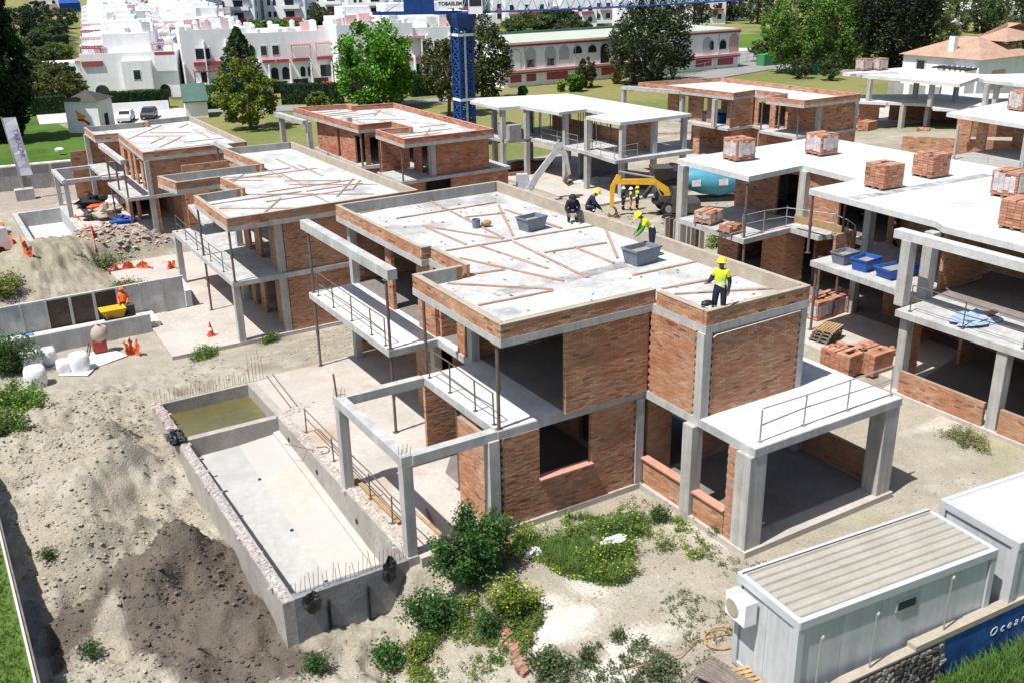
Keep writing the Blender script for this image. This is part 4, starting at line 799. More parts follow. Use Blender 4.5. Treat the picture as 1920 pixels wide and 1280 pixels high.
# ---- pallets
def pallet(label, loc, rz, group='wooden pallets', mt='wood', tilt=None):
    t = thing('wooden_pallet', label, 'pallet', loc, rz, group)
    for i in range(7): m = MB(); m.box(-.6, .6, -.4+i*.127-.045, -.4+i*.127+.045, .122, .144); m.build('deck_board', mt, t, local=True)
    for x in (-.55, 0, .55): m = MB(); m.box(x-.05, x+.05, -.44, .44, .1, .121); m.build('stringer', mt, t, local=True)
    for x in (-.55, 0, .55):
        for y in (-.38, 0, .38): m = MB(); m.box(x-.05, x+.05, y-.05, y+.05, .02, .099); m.build('block', mt, t, local=True)
    if tilt: t.rotation_euler = (tilt[0], tilt[1], rz)
    return t
p = at(1345, 1268, -.1); pallet('weathered pallet on the ground at the cabin end', (p[0]-.1, p[1]+.1, hz(p[0], p[1])+.02), .2, mt='oldwood')
p = at(1395, 1268, -.1); pallet('light yellow pallet leaning on the weathered pallet at the cabin end', (p[0]-.05, p[1]-.25, hz(p[0], p[1])+.12), -.35, tilt=(.12, -.12))
m = MB(); p = at(1345, 1268, .15)
for i in range(7): m.bar((p[0]-.35+i*.09, p[1]+.45, .10+.02*i), (p[0]-.05+i*.08, p[1]-.75, .22+.01*i), .085, .025)
solo(m, 'corrugated_sheet', 'oldwood', 'dark slatted sheet lying over the pallets at the cabin end', 'sheet', (p[0], p[1], .1))
h0 = G(1350, 1200); m = MB()
for k in range(2):
    pts = [(h0[0]+(.42+.06*k)*math.cos(a*.42)+.1*k, h0[1]+(.36+.05*k)*math.sin(a*.42), h0[2]+.04) for a in range(15)]; m.tube(pts, .014, 5)
m.tube([(h0[0]+.42, h0[1], h0[2]+.04), (h0[0]-.5, h0[1]+.3, h0[2]+.03), (h0[0]-1.2, h0[1]+.1, h0[2]+.03), (h0[0]-2.6, h0[1]+.35, h0[2]+.03)], .015, 5)
solo(m, 'hose', 'hose', 'coiled pale orange hose on the ground by the pallets', 'hose', h0)
# ---- hoarding at the lower left
F0 = thing('hoarding_fence', 'tall site hoarding running along the lower left edge', 'fence', (0, 24, -1.5))
for i in range(12):
    y0 = 17+i*1.5; z = -.10-.01*i; m = MB(); m.box(-.02, .02, y0+.01, y0+1.49, -1.75, z); m.build('hoarding_panel', 'craneband', F0)
    m = MB(); m.box(.021, .09, y0-.04, y0+.04, -1.7, z-.06); m.build('post', 'oldwood', F0)
m = MB(); m.box(-.06, .0, 17, 35, -.06, -.0); m.build('top_rail', 'kerb', F0); m = MB(); m.box(.03, .075, 17, 35, -.10, -.04); m.build('top_rail', 'oldwood', F0)
# ---- plastic bags in the weeds
q = G(1000, 1040); blob('plastic_bag', 'bigbag', 'torn white plastic bag in the weeds near the big bush', 'bag', (q[0], q[1], q[2]+.10), .2, (1.2, .8, .6), 11, amp=.9)
q = G(1150, 1030); blob('plastic_bag', 'bigbag', 'flattened white plastic bag among the yellow weeds', 'bag', (q[0], q[1], q[2]+.3), .24, (1.6, .7, .25), 12, amp=1.0)
# ---- bulk bags, barrel, mixer, netting (left middle)
def bulkbag(label, px, py, s, seed):
    q = G(px, py); g = np.random.default_rng(seed); m = MB(); h_ = s*.95
    prof = [(0, .0), (.44, .0), (.5, .12), (.53, .5), (.5, .85), (.42, .97), (.28, .93), (0, .9)]; vs = []; K = 16
    for r_, z_ in prof:
        for j in range(K): a = 2*math.pi*j/K; k = 1+.14*(abs(math.cos(2*a))-.5)*-1+.08*(g.random()-.5); vs.append((q[0]+r_*s*k*math.cos(a), q[1]+r_*s*k*math.sin(a), q[2]+z_*h_))
    m.add(vs, [[i*K+j, i*K+(j+1) % K, (i+1)*K+(j+1) % K, (i+1)*K+j] for i in range(len(prof)-1) for j in range(K)])
    t = thing('bulk_bag', label, 'bulk bag', q, group='white bulk bags'); m.build('sack', 'bigbag', t, smooth=True)
    for sx in (-1, 1):
        for sy in (-1, 1):
            x, y = q[0]+sx*.33*s, q[1]+sy*.33*s; m = MB(); m.tube([(x-.06, y, q[2]+h_*.85), (x, y, q[2]+h_*1.15), (x+.08, y, q[2]+h_*.85)], .02, 5); m.build('strap', 'bigbag', t)
bulkbag('front white bulk bag at the edge of the spoil, nearest the left bushes', 70, 722, 1.0, 1); bulkbag('white bulk bag behind the front one, beside the left bushes', 62, 690, 1.05, 2); bulkbag('white bulk bag standing alone on a white sheet', 152, 694, .95, 3); bulkbag('small slumped white bulk bag between the larger bags', 122, 698, .7, 4); bulkbag('white bulk bag at the back of the bag group', 92, 680, .85, 5)
def tarp(label, pts, mt='whiteslab', dz=.04):
    m = MB(); P_ = [G(*p) for p in pts]; n = len(P_); m.prism([(a, b) for a, b, c in P_], 0, .03)
    o = None; c = np.mean([a[2] for a in P_]); zs = height(m.v[0][:, 0], m.v[0][:, 1]); m.v[0][:, 2] += zs+dz
    return solo(m, 'ground_sheet', mt, label, 'sheet', (P_[0][0], P_[0][1], P_[0][2]))
tarp('white ground sheet spread under the bulk bags', [(110, 705), (135, 668), (210, 655), (240, 668), (180, 690), (165, 706)], 'bigbag'); tarp('white ground sheet beside the blue barrel', [(75, 655), (100, 640), (160, 634), (175, 645), (110, 655)], 'bigbag')
q = G(58, 658); m = MB(); m.lathe([(0, 0), (.30, 0), (.31, .3), (.29, .32), (.31, .6), (.29, .62), (.30, .9), (.27, .92), (.27, .86), (0, .86)], q[0], q[1], 18); m.v = [v+np.array((0, 0, q[2])) for v in m.v]; solo(m, 'barrel', 'bluebarrel', 'blue barrel standing before the low concrete kerb wall', 'barrel', q, smooth=False)
q = G(180, 662); T = thing('cement_mixer', 'small cement mixer with red stand beside the bulk bags', 'cement mixer', q)
m = MB(); m.lathe([(0, .5), (.3, .55), (.42, .85), (.42, 1.05), (.25, 1.35), (.2, 1.35), (.3, 1.0)], 0, 0, 14); m.xform(Matrix.Translation(Vector(q)+Vector((0, 0, .15))) @ Matrix.Rotation(.35, 4, 'Y')); m.build('drum', 'cement', T, smooth=True)
m = MB(); m.box(q[0]-.1, q[0]+.55, q[1]-.3, q[1]+.2, q[2]+.15, q[2]+.7); m.build('motor_box', 'redpaint', T)
m = MB(); [m.bar((q[0]+sx*.4, q[1]+sy*.3, q[2]), (q[0]+sx*.2, q[1]+sy*.2, q[2]+.6), .05) for sx in (-1, 1) for sy in (-1, 1)]; m.build('frame', 'chassis', T)
def netting(label, pts, h=.7, seed=1):
    g = random.Random(seed); P_ = [G(*p) for p in pts]; m = MB(); vs = []; 
    dense = []
    for a, b in zip(P_[:-1], P_[1:]): dense += [tuple(a[k]+(b[k]-a[k])*t for k in range(3)) for t in np.linspace(0, 1, 14)[:-1]]
    dense.append(P_[-1]); n = len(dense)
    for i, p in enumerate(dense):
        for k in range(4): vs.append((p[0]+g.uniform(-.06, .06)*k*.7, p[1]+g.uniform(-.06, .06)*k*.7, hz(p[0], p[1])+.02+h*(.65+.3*math.sin(i*.55+seed))*k/3*g.uniform(.85, 1)))
    f = [[i*4+k, (i+1)*4+k, (i+1)*4+k+1, i*4+k+1] for i in range(n-1) for k in range(3)]
    m.add(vs, f); m.add([(v[0], v[1]+.02, v[2]) for v in vs], [q_[::-1] for q_ in f])
    return solo(m, 'safety_netting', 'orange', label, 'netting', P_[0], 'orange safety netting')
netting('crumpled orange safety netting by the grey concrete heap', [(238, 668), (250, 663), (262, 668)], 1.0, 2); netting('orange safety netting below the brick rubble heap', [(205, 516), (225, 512), (255, 508), (290, 510)], .8, 3); netting('small bunch of orange netting by the second villa corner', [(315, 512), (325, 508), (333, 510)], .8, 4); netting('long orange netting strung past the distant pool', [(0, 425), (20, 452), (45, 475), (62, 485)], .9, 5)
netting('orange netting trailing beside the terrace rubble of the distant pool', [(140, 410), (160, 430), (178, 455)], .6, 6)
# ---- precast panel wall and kerb wall
a = G(2, 634); b = G(272, 592); W1 = thing('panel_wall', 'retaining wall of grey precast panels with concrete posts', 'wall', a)
pa = np.array((2.0, 54.4)); pb = np.array((11.6, 54.6)); n = 8
for i in range(n):
    q0 = pa+(pb-pa)*i/n; q1 = pa+(pb-pa)*(i+1)/n; m = MB(); m.bar((q0[0]+.08, q0[1], -1.55), (q1[0]-.08, q1[1], -1.55), .12, 2.1)
    m.build('panel', ['slabedge', 'slabedge', 'brownpanel', 'brownpanel', 'brownpanel', 'whiteslab', 'whiteslab', 'whiteslab'][i], W1)
    m = MB(); m.box(q0[0]-.07, q0[0]+.07, q0[1]-.13, q0[1]+.1, -2.6, -.48); m.build('post', 'slabedge', W1)
m = MB(); m.bar((pa[0], pa[1], -.46), (pb[0], pb[1], -.46), .2, .08); m.build('coping', 'slabedge', W1)
m = MB(); m.bar((1.4, 52.1, -2.05), (9.1, 52.3, -2.05), .25, 1.1); solo(m, 'kerb_wall', 'slabedge', 'low concrete kerb wall in front of the precast panels', 'wall', (5, 52.2, -2.6))
m = MB(); m.box(1.5, 9.6, 52.35, 54.3, -2.6, -2.02); m.build('gravel_bed', 'gravel', kind='structure')
m = MB(); m.bar((11.75, 54.6, -1.85), (12.0, 57.5, -1.85), .3, .9); solo(m, 'end_wall', 'whiteslab', 'short white end wall between the panels and the second terrace', 'wall', (11.8, 56, -2.3))
# cone
q = (11.45, 49.3, -2.3); T = thing('traffic_cone', 'red traffic cone on the second villa terrace', 'cone', q); m = MB(); m.box(q[0]-.2, q[0]+.2, q[1]-.2, q[1]+.2, q[2], q[2]+.04); m.build('base', 'awning', T); m = MB(); m.lathe([(.16, q[2]+.04), (.1, q[2]+.38), (.03, q[2]+.75), (0, q[2]+.75)], q[0], q[1], 12); m.build('cone', 'awning', T); m = MB(); m.lathe([(.125, q[2]+.3), (.096, q[2]+.46)], q[0], q[1], 12); m.build('band', 'bigbag', T)
m = MB(); m.box(10.6, 11.4, 55.5, 56.1, -2.3, -1.85); m.box(10.7, 11.2, 55.6, 56.0, -1.84, -1.6); solo(m, 'block_stack', 'cement', 'small stack of blocks by the white end wall', 'blocks', (11, 55.8, -2.3))
# ---- yellow dumper with operator's seat
q = G(212, 588, .4); q = (7.6, 53.3, -2.0); T = thing('mini_dumper', 'small yellow dumper in front of the precast panels', 'dumper', q)
m = MB(); m.frustum((q[0]-.55, q[0]+.35, q[1]-.35, q[1]+.35), (q[0]-.8, q[0]+.5, q[1]-.45, q[1]+.45), q[2]+.4, q[2]+.85); m.build('skip', 'yellow', T); m = MB(); m.box(q[0]-.5, q[0]+.8, q[1]-.25, q[1]+.25, q[2]+.22, q[2]+.39); m.build('chassis', 'chassis', T); m = MB(); m.box(q[0]+.52, q[0]+.95, q[1]-.25, q[1]+.25, q[2]+.3, q[2]+.9); m.build('engine_box', 'chassis', T)
for sx in (-.35, .6):
    for sy in (-.42, .42): m = MB(); m.tube([(q[0]+sx, q[1]+sy-.08, q[2]+.24), (q[0]+sx, q[1]+sy+.08, q[2]+.24)], .24, 14); m.build('wheel', 'rubber', T)
# ---- brick pallets
def brickstack(label, loc, rz, s=(1.05, 1.05, .95), film=True, n=(5, 4, 9), group='pallets of bricks'):
    t = thing('brick_pallet', label, 'brick pallet', loc, rz, group)
    m = MB(); [m.box(-s[0]/2-.03, s[0]/2+.03, y-.06, y+.06, 0, .1) for y in (-.42, 0, .42)]; m.build('pallet', 'oldwood', t, local=True)
    dx, dy, dz = s[0]/n[0], s[1]/n[1], (s[2])/n[2]; cen = []
    for i in range(n[0]):
        for j in range(n[1]):
            for k in range(n[2]):
                if 0 < i < n[0]-1 and 0 < j < n[1]-1 and k < n[2]-1: continue
                if k == n[2]-1 and random.random() < .12: continue
                cen.append((-s[0]/2+random.gauss(0, .008)+(i+.5)*dx, -s[1]/2+(j+.5)*dy, .1+(k+.5)*dz))
    m = MB(); cc = brick_cols(len(cen))*np.array((1.0, .92, .98)); m.oboxes(cen, (1, 0), (0, 1), dx/2-.006, dy/2-.006, dz/2-.006, cc); m.build('brick_load', 'brick', t, local=True, kind='stuff')
    if film:
        m = MB(); z1 = .1+s[2]
        g = random.Random(int(loc[0]*100))
        for fx_ in (0, 1):
            for q_ in range(4):
                a_, b_ = -.42+.21*q_, -.42+.21*(q_+1)-.01; lo = .2+g.uniform(0, .2); hi = z1-g.uniform(.02, .22)
                if fx_ == 0: m.box(-s[0]/2-.016, -s[0]/2-.009, s[1]*a_, s[1]*b_, lo, hi)
                else: m.box(s[0]*a_, s[0]*b_, -s[1]/2-.016, -s[1]/2-.009, lo, hi)
        m.build('wrap', 'film', t, local=True)
    m = MB(); m.box(-s[0]/2-.004, s[0]/2+.004, -.03, .03, .1+s[2]-.004, .1+s[2]+.004); m.build('strap', 'rubber', t, local=True)
    return t
for i, (px, py, lab, fl) in enumerate([(1385, 300, 'leftmost wrapped brick pallet on the white roof', True), (1539, 290, 'wrapped brick pallet at the back edge of the white roof', True), (1655, 352, 'bare brick pallet in the middle of the white roof, left of the roof joint', False), (1743, 331, 'bare brick pallet by the back right of the white roof', False), (1893, 368, 'wrapped brick pallet at the right picture edge on the white roof', True), (1912, 428, 'lowest brick pallet on the white roof, cut by the right picture edge', False)]):
    x, y = at2(px, py, 6.05); brickstack(lab, (x, y, 6.052), random.uniform(-.12, .12), (1.15, 1.15, 1.0), fl)
brickstack('left one of two pallets of red bricks between the villas', (*at2(1580, 690, 0), hz(*at2(1580, 690, 0))+.0), .08, (1.2, 1.4, .9), False, (5, 6, 8)); brickstack('right one of two pallets of red bricks between the villas', (*at2(1628, 688, 0), hz(*at2(1628, 688, 0))), .02, (1.2, 1.4, .9), False, (5, 6, 8))
for i, (px, py, lab) in enumerate([(1530, 594, 'film wrapped brick stack behind the near villa parapet corner'), (1556, 585, 'second film wrapped brick stack, right of the first, behind the near villa'), (1580, 578, 'film wrapped brick stack farthest back on the yard between the villas')]):
    x, y = at2(px, py, 0); brickstack(lab, (x, y, hz(x, y)), .1*i, (1.0, 1.0, .95), True)
x, y = at2(1670, 660, 0); m = MB(); m.oboxes([(x+random.uniform(-.4, .4), y+random.uniform(-.4, .4), hz(x, y)+random.uniform(.05, .35)) for _ in range(22)], (.9, .4), (-.4, .9), .14, .07, .05, brick_cols(22)); solo(m, 'loose_brick_pile', 'brick', 'loose pile of bricks at the end of the red brick pallets', 'brick pile', (x, y, hz(x, y)))
x, y = at2(1545, 636, 0)
for k in range(5): pallet(f'{["lowest","second lowest","middle","second highest","topmost yellow"][k]} pallet in the pallet stack between the villas', (x+.03*k, y-.02*k, hz(x, y)+.15*k), .15+.05*k, mt='wood' if k == 4 else 'oldwood', group='stack of empty pallets')
brickstack('open brick bundle on the upper left balcony of the white roofed villa', (*at2(1328, 418, 3.2), 3.212), .3, (1.2, 1.0, .55), True, (4, 4, 4)); brickstack('low orange brick bundle on the balcony beside the props', (*at2(1370, 436, 3.2), 3.212), .1, (1.0, .7, .3), False, (4, 3, 2))
brickstack('pale wrapped brick pallet at the left on the distant white slab', (*at2(1619, 133, z8+6.05), z8+6.05), 0, (1.5, 1.3, 1.3), True); brickstack('pale wrapped brick pallet right of the other on the distant white slab', (*at2(1648, 132, z8+6.05), z8+6.05), 0, (1.5, 1.3, 1.3), True)
brickstack('brick pallet on the white slab at the right picture edge', (*at2(1912, 207, z9+6.05), z9+6.05), 0, (1.5, 1.3, 1.4), True)
x, y = at2(1625, 245, -3.8); brickstack('brick stack on the bare ground by the back row villa', (x, y, -3.8), .2, (2.2, 1.4, 1.0), False); x, y = at2(1730, 258, -3.8); brickstack('slumped brick stack in front of the far frame villa', (x, y, -3.8), .5, (1.5, 1.3, .9), False)
# ---- mortar tubs
def tub(label, c, s, mt, rz=0, fill=True, group='mortar tubs'):
    t = thing('mortar_tub', label, 'tub', c, rz, group); L_, W_, H_ = s; m = MB()
    o = [(-L_/2, -W_/2), (L_/2, -W_/2), (L_/2, W_/2), (-L_/2, W_/2)]; k = .8
    vs = [(x*k, y*k, 0) for x, y in o]+[(x, y, H_) for x, y in o]+[(x*.93, y*.93, H_) for x, y in o]+[(x*k*.93, y*k*.93, .05) for x, y in o]
    f = [[3, 2, 1, 0]]+[[i, (i+1) % 4, 4+(i+1) % 4, 4+i] for i in range(4)]+[[4+i, 4+(i+1) % 4, 8+(i+1) % 4, 8+i] for i in range(4)]+[[8+i, 8+(i+1) % 4, 12+(i+1) % 4, 12+i] for i in range(4)]+[[12, 13, 14, 15]]
    m.add(vs, f); m.build('shell', mt, t, local=True)
    m = MB(); m.box(-L_/2-.02, L_/2+.02, -W_/2-.02, -W_/2, H_-.05, H_+.01); m.box(-L_/2-.02, L_/2+.02, W_/2, W_/2+.02, H_-.05, H_+.01); m.box(-L_/2-.02, -L_/2, -W_/2, W_/2, H_-.05, H_+.01); m.box(L_/2, L_/2+.02, -W_/2, W_/2, H_-.05, H_+.01); m.build('rim', mt, t, local=True)
    if fill: m = MB(); m.frustum((-L_/2*.72, L_/2*.72, -W_/2*.72, W_/2*.72), (-L_/2*.85, L_/2*.85, -W_/2*.85, W_/2*.85), .06, H_*.72); m.build('mortar', 'mortarmix', t, local=True)
    return t
tub('grey mortar tub standing alone on the near villa roof', (*at2(997, 430, 6.07), 6.07), (1.0, .7, .5), 'plastic', .15)
tub('grey mortar tub beside the stooping roof worker', (*at2(1202, 492, 6.07), 6.07), (1.15, .75, .55), 'plastic', .1)
m = MB(); x, y = at2(893, 427, 6.07); m.lathe([(0, 6.07), (.14, 6.07), (.17, 6.4), (.15, 6.4), (.13, 6.12), (0, 6.12)], x, y, 14); solo(m, 'bucket', 'plastic', 'small grey bucket on the near villa roof', 'bucket', (x, y, 6.07))
blob('crumpled_bag', 'wood', 'crumpled yellow paper bag next to the grey bucket on the roof', 'bag', (*at2(912, 425, 6.07), 6.2), .16, (1.3, 1, .8), 21)
tub('grey mortar tub with wooden handle on the balcony of the white roofed villa', (*at2(1583, 493, 3.2), 3.212), (1.0, .75, .5), 'plastic', .0); x, y = at2(1592, 470, 3.5); m = MB(); m.bar((x, y, 3.45), (x+.15, y, 4.3), .06, .03); solo(m, 'timber_stake', 'wood', 'wooden stake standing in the grey balcony tub', 'stake', (x, y, 3.45))
tub('blue mortar tub next to the grey one on the balcony', (*at2(1622, 505, 3.2), 3.212), (1.1, .8, .52), 'blueplastic', .1); tub('blue mortar tub behind the white column on the balcony', (*at2(1680, 518, 3.2), 3.212), (1.7, .9, .45), 'blueplastic', -.1)
tub('dark tub on the far brick villa balcony', (*at2(1333, 228, .2), .22), (1.6, .9, .8), 'plastic', 0); tub('blue tub on the far brick villa balcony', (*at2(1352, 230, .2), .22), (1.6, .9, .8), 'blueplastic', 0)
blob('blue_white_sheeting', 'craneband', 'pale blue plastic sheeting on the front balcony floor', 'sheeting', (*at2(1830, 602, 3.2), 3.3), .8, (1.2, .7, .16), 31, amp=.9); x, y = at2(1855, 600, 3.2); m = MB(); m.oboxes([(x+random.uniform(-.2, .2), y+random.uniform(-.2, .2), 3.25+.09*k) for k in range(4)], (1, 0), (0, 1), .14, .1, .045, brick_cols(4)); solo(m, 'loose_brick_pile', 'brick', 'few loose bricks on the plastic sheeting of the front balcony', 'brick pile', (x, y, 3.2))
# ---- left corrugated wall by the mixer yard
T = thing('sheet_pile_wall', 'ribbed steel sheet wall behind the near villa roof', 'wall', (38, 43, -1.2)); 
for i in range(9): a = at(1247+i*8, 452+i*2.6, -1.2); m = MB(); m.box(a[0], a[0]+.35, a[1], a[1]+.1+.05*(i % 2), -1.4, .3); m.build('sheet', 'rust' if i % 3 == 1 else 'concrete', T)
# ---- clutter on the distant pool terrace
for i, (px, py, r_, mt, lab, sq) in enumerate([(172, 388, .9, 'rubber', 'dark heap of tangled hoses on the distant terrace', (1.2, 1, .7)), (174, 412, .6, 'chassis', 'dark scrap heap beside the distant pool', (1.2, 1, .6)), (205, 410, .9, 'cement', 'pile of cement bags on the distant terrace', (1.3, 1, .7)), (232, 418, .6, 'bluetarp', 'blue plastic heap on the distant terrace', (1.6, 1, .5)), (212, 438, .5, 'oldwood', 'small pile of scrap wood on the distant terrace', (1.7, .8, .4)), (197, 390, .6, 'orange', 'orange plastic heap on the distant terrace', (2, .8, .4)), (218, 388, .6, 'bigbag', 'white bag pile under the distant balcony', (1.2, 1, .9))]):
    x, y = at2(px, py, -4.0); blob('scrap_heap', mt, lab, 'heap', (x, y, -4.0+r_*sq[2]*.8), r_, sq, 40+i, 'heaps of material on the distant terrace', amp=.9)
# ================================================================ VEGETATION
def leaves(m, cen, size, cols, up=.3):
    """one kite-shaped leaf or leaf clump face for each centre"""
    cols = np.asarray(cols)*1.4
    n = len(cen); a = rng.normal(size=(n, 3)); a[:, 2] = a[:, 2]*.6; a /= np.linalg.norm(a, axis=1)[:, None]
    b = rng.normal(size=(n, 3)); b -= a*(a*b).sum(1)[:, None]; b /= np.linalg.norm(b, axis=1)[:, None]
    s = (np.broadcast_to(size, n)*(.6+.8*rng.random(n)))[:, None]
    v = np.stack([cen-a*s*.55, cen+b*s*.34, cen+a*s*.6, cen-b*s*.34], 1).reshape(-1, 3)
    m.add(v, np.arange(n*4).reshape(-1, 4), cols)
def crownpts(n, r, clumps, seed, hollow=.45, sq=1.):
    g = np.random.default_rng(seed); d = g.normal(size=(clumps, 3)); d /= np.linalg.norm(d, axis=1)[:, None]
    cr = (hollow+(1.06-hollow)*g.random(clumps)**.6); cc = d*cr[:, None]; cs = .13+.15*g.random(clumps)**1.5
    k = g.integers(0, clumps, n); o = g.normal(size=(n, 3)); o /= np.linalg.norm(o, axis=1)[:, None]; p = cc[k]+o*(cs[k]*(.35+.65*g.random(n)**.5))[:, None]
    return p*np.array(r), k
def limbs(m, base, top, spread, n, r0, seed):
    g = random.Random(seed); b = Vector(base); t = Vector(top)
    m.tube([b, b.lerp(t, .35)+Vector((g.uniform(-.1, .1), g.uniform(-.1, .1), 0)), b.lerp(t, .7), t], r0, 7, r2=r0*.35)
    for i in range(n):
        s_ = b.lerp(t, g.uniform(.3, .8)); a = g.uniform(0, 6.28); e = s_+Vector((math.cos(a)*spread*g.uniform(.5, .9), math.sin(a)*spread*g.uniform(.5, .9), (t-b).length*g.uniform(.15, .4))); m.tube([s_, s_.lerp(e, .5)+Vector((0, 0, .1*spread)), e], r0*.4, 5, r2=r0*.1)
def tree(label, loc, hgt, rad, col, seed, n=4200, leaf=.45, trunk=.35, clumps=46, group=None, name='tree', flower=None, rz=None):
    t = thing(name, label, 'tree' if rad > 1.2 else 'shrub', loc, group=group)
    clumps = int(clumps*1.9); n = int(n*1.1); leaf *= .85
    ch = hgt*(1-trunk); cz = loc[2]+hgt*trunk+ch/2
    if rz: pass
    p, k = crownpts(n, (rad, rad*.95, ch/2), clumps, seed); g = np.random.default_rng(seed+5)
    tone = (.55+.75*g.random(clumps))[k][:, None]; c = np.array(col)*tone*(.75+.5*g.random((n, 1)))
    if flower is not None: q = g.random(n) < flower[1]; c[q] = np.array(flower[0])*(.7+.5*g.random((q.sum(), 1)))
    m = MB(); leaves(m, p+np.array((loc[0], loc[1], cz)), leaf, c); m.build('crown', 'leaf', t)
    m = MB(); limbs(m, (loc[0], loc[1], loc[2]-.1), (loc[0]+.1, loc[1], cz+ch*.15), rad*.8, 7, max(.04, rad*.075), seed); m.build('trunk', 'bark', t)
    return t
def conifer(label, loc, hgt, rad, col, seed, n=6000, leaf=.4, name='cypress_tree', group=None, pw_=.75):
    t = thing(name, label, 'tree', loc, group=group); g = np.random.default_rng(seed); u = g.random(n); prof = np.minimum(1, .45+u/.25*.55)*(1-np.clip((u-.25)/.75, 0, 1)**1.8*.96)
    a = g.random(n)*6.28; lob = 1+.16*np.sin(a*5+u*20)+.12*np.sin(a*9-u*31); r_ = rad*prof*lob*(.55+.45*g.random(n)**.35)
    p = np.stack([loc[0]+r_*np.cos(a), loc[1]+r_*np.sin(a), loc[2]+.4+u*(hgt-.4)], -1); c = np.array(col)*(.5+.8*g.random((n, 1)))*(1+.3*np.sin(a*5+u*20))[:, None]
    m = MB(); leaves(m, p, leaf, c); m.build('crown', 'leaf', t); m = MB(); m.tube([(loc[0], loc[1], loc[2]-.2), (loc[0], loc[1], loc[2]+hgt*.9)], rad*.14, 7, r2=.03); m.build('trunk', 'bark', t)
    return t
GREEN = (.075, .17, .022); DARK = (.030, .062, .018); OLIVE = (.06, .085, .028); LIME = (.16, .22, .03); YEL = (.20, .24, .02)
# near bushes: real stems and small leaves
def bush(label, px, py, rad, hgt, col, seed, n=2600, leaf=.11, flower=None, name='bush', dz=0):
    """many leaning stems from one root, leaves set along the upper part of each"""
    q = G(px, py); t = thing(name, label, 'bush', q, group='bushes and weeds on the bare ground'); g = np.random.default_rng(seed); n = int(n*1.35)
    ns = int(34+26*rad); ang = g.random(ns)*6.28; rr = rad*np.sqrt(g.random(ns))*1.0; lump = 1+.35*np.sin(ang*2+seed)+.2*np.sin(ang*5+seed*2); rr = rr*lump
    hh = hgt*(1.15-.45*(rr/(rad*1.4))**2)*(.45+.7*g.random(ns)); tip = np.stack([rr*np.cos(ang), rr*np.sin(ang)*.9, hh], -1); root = tip*np.array((.25, .25, 0)); mid = (root+tip)/2+np.stack([0*rr, 0*rr, hh*.18], -1)
    k = g.integers(0, ns, n); u = .18+.85*g.random(n)**.75; u = u[:, None]; P_ = root[k]*(1-u)**2+2*mid[k]*u*(1-u)+tip[k]*u*u; sp = leaf*(.5+1.3*(1-np.abs(u-.6)))
    P_ = P_+g.normal(size=(n, 3))*sp*.75; tone = (.5+.8*g.random(ns))[k][:, None]; c = np.array(col)*tone*(.65+.7*g.random((n, 1)))*(1+.25*(g.random((n, 3))-.5))
    dead = g.random(n) < .04; c[dead] = np.array((.22, .17, .08))*(.7+.5*g.random((dead.sum(), 1)))
    if flower is not None: f_ = (g.random(n) < flower[1]*.6) & (u[:, 0] > .75); c[f_] = np.array(flower[0])*(.8+.4*g.random((f_.sum(), 1)))
    P_ = P_+np.array(q); zg = height(P_[:, 0], P_[:, 1], False)+.02; P_[:, 2] = np.maximum(P_[:, 2], zg+.03*g.random(n))
    m = MB(); leaves(m, P_, leaf*.72, c); m.build('foliage', 'leaf', t)
    m = MB()
    for a in range(ns): m.tube([tuple(root[a]+np.array(q)-np.array((0, 0, .03))), tuple(mid[a]*.96+np.array(q)), tuple(tip[a]*1.02+np.array(q))], .010, 4, r2=.004)
    m.build('stems', 'bark', t); return t
YF = (.50, .46, .02); WF = (.7, .7, .65)
bush('largest dark green bush at the pergola corner', 890, 1085, 1.15, 1.75, (.042, .105, .024), 1, 11000, .11)
bush('yellow green bush at the right foot of the largest bush', 962, 1150, .72, .8, (.12, .17, .022), 2, 3000, .09, (YF, .10))
bush('dark rounded bush left below the largest bush', 815, 1170, .75, .95, (.04, .105, .024), 3, 4200, .1, (WF, .015))
bush('yellow green tuft left of the dark rounded bush foot', 785, 1215, .45, .45, (.13, .17, .03), 4, 1400, .08, (YF, .08))
bush('small leafy bush standing alone left of the front weeds', 728, 1235, .42, .62, (.05, .12, .025), 5, 1500, .1)
bush('narrow green bush beside the pink brick edging', 915, 1195, .30, .55, (.05, .11, .03), 6, 1000, .09)
bush('green tuft at the bottom edge left of the front yard', 590, 1258, .28, .3, (.05, .11, .03), 7, 600, .09)
bush('round green weed in the corner by the sill wall', 1235, 975, .3, .4, (.06, .11, .035), 14, 900, .08)
bush('grey green weed at the foot of the inner house corner', 1200, 910, .3, .28, (.12, .15, .09), 15, 500, .07)
bush('small weed by the garage corner column', 1345, 1005, .2, .28, (.05, .11, .03), 16, 500, .07)
bush('dark weed at the bottom centre edge', 1030, 1262, .5, .42, (.075, .115, .045), 17, 1800, .09)
bush('dry grey green weed at the bottom edge left of the pallets', 1235, 1262, .5, .36, (.10, .125, .065), 18, 1500, .08)
bush('dark weed clump in the white chalk spill', 1160, 1195, .2, .18, (.075, .105, .05), 19, 400, .07)
bush('dark weed between chalk spill and bottom edge', 1100, 1232, .24, .22, (.075, .11, .05), 20, 450, .07)
bush('dry weed on the dark soil edge by the hoarding', 95, 1050, .24, .3, (.06, .10, .035), 22, 450, .08)
bush('green weed on pale earth by the dark soil', 170, 1215, .27, .3, (.05, .10, .03), 23, 500, .08)
bush('weed strip on the swept yard right of the garage', 1810, 828, .9, .22, (.17, .18, .08), 24, 1300, .08)
bush('green grass clump at the edge of the second terrace', 385, 668, .85, .3, (.09, .17, .03), 25, 1500, .1)
bush('green weeds at the wall foot of the second villa', 508, 640, .5, .3, (.08, .15, .03), 26, 800, .1)
bush('dark round bush at the left edge beside the bulk bags', 14, 700, 1.3, 1.5, (.045, .10, .025), 27, 4200, .14)
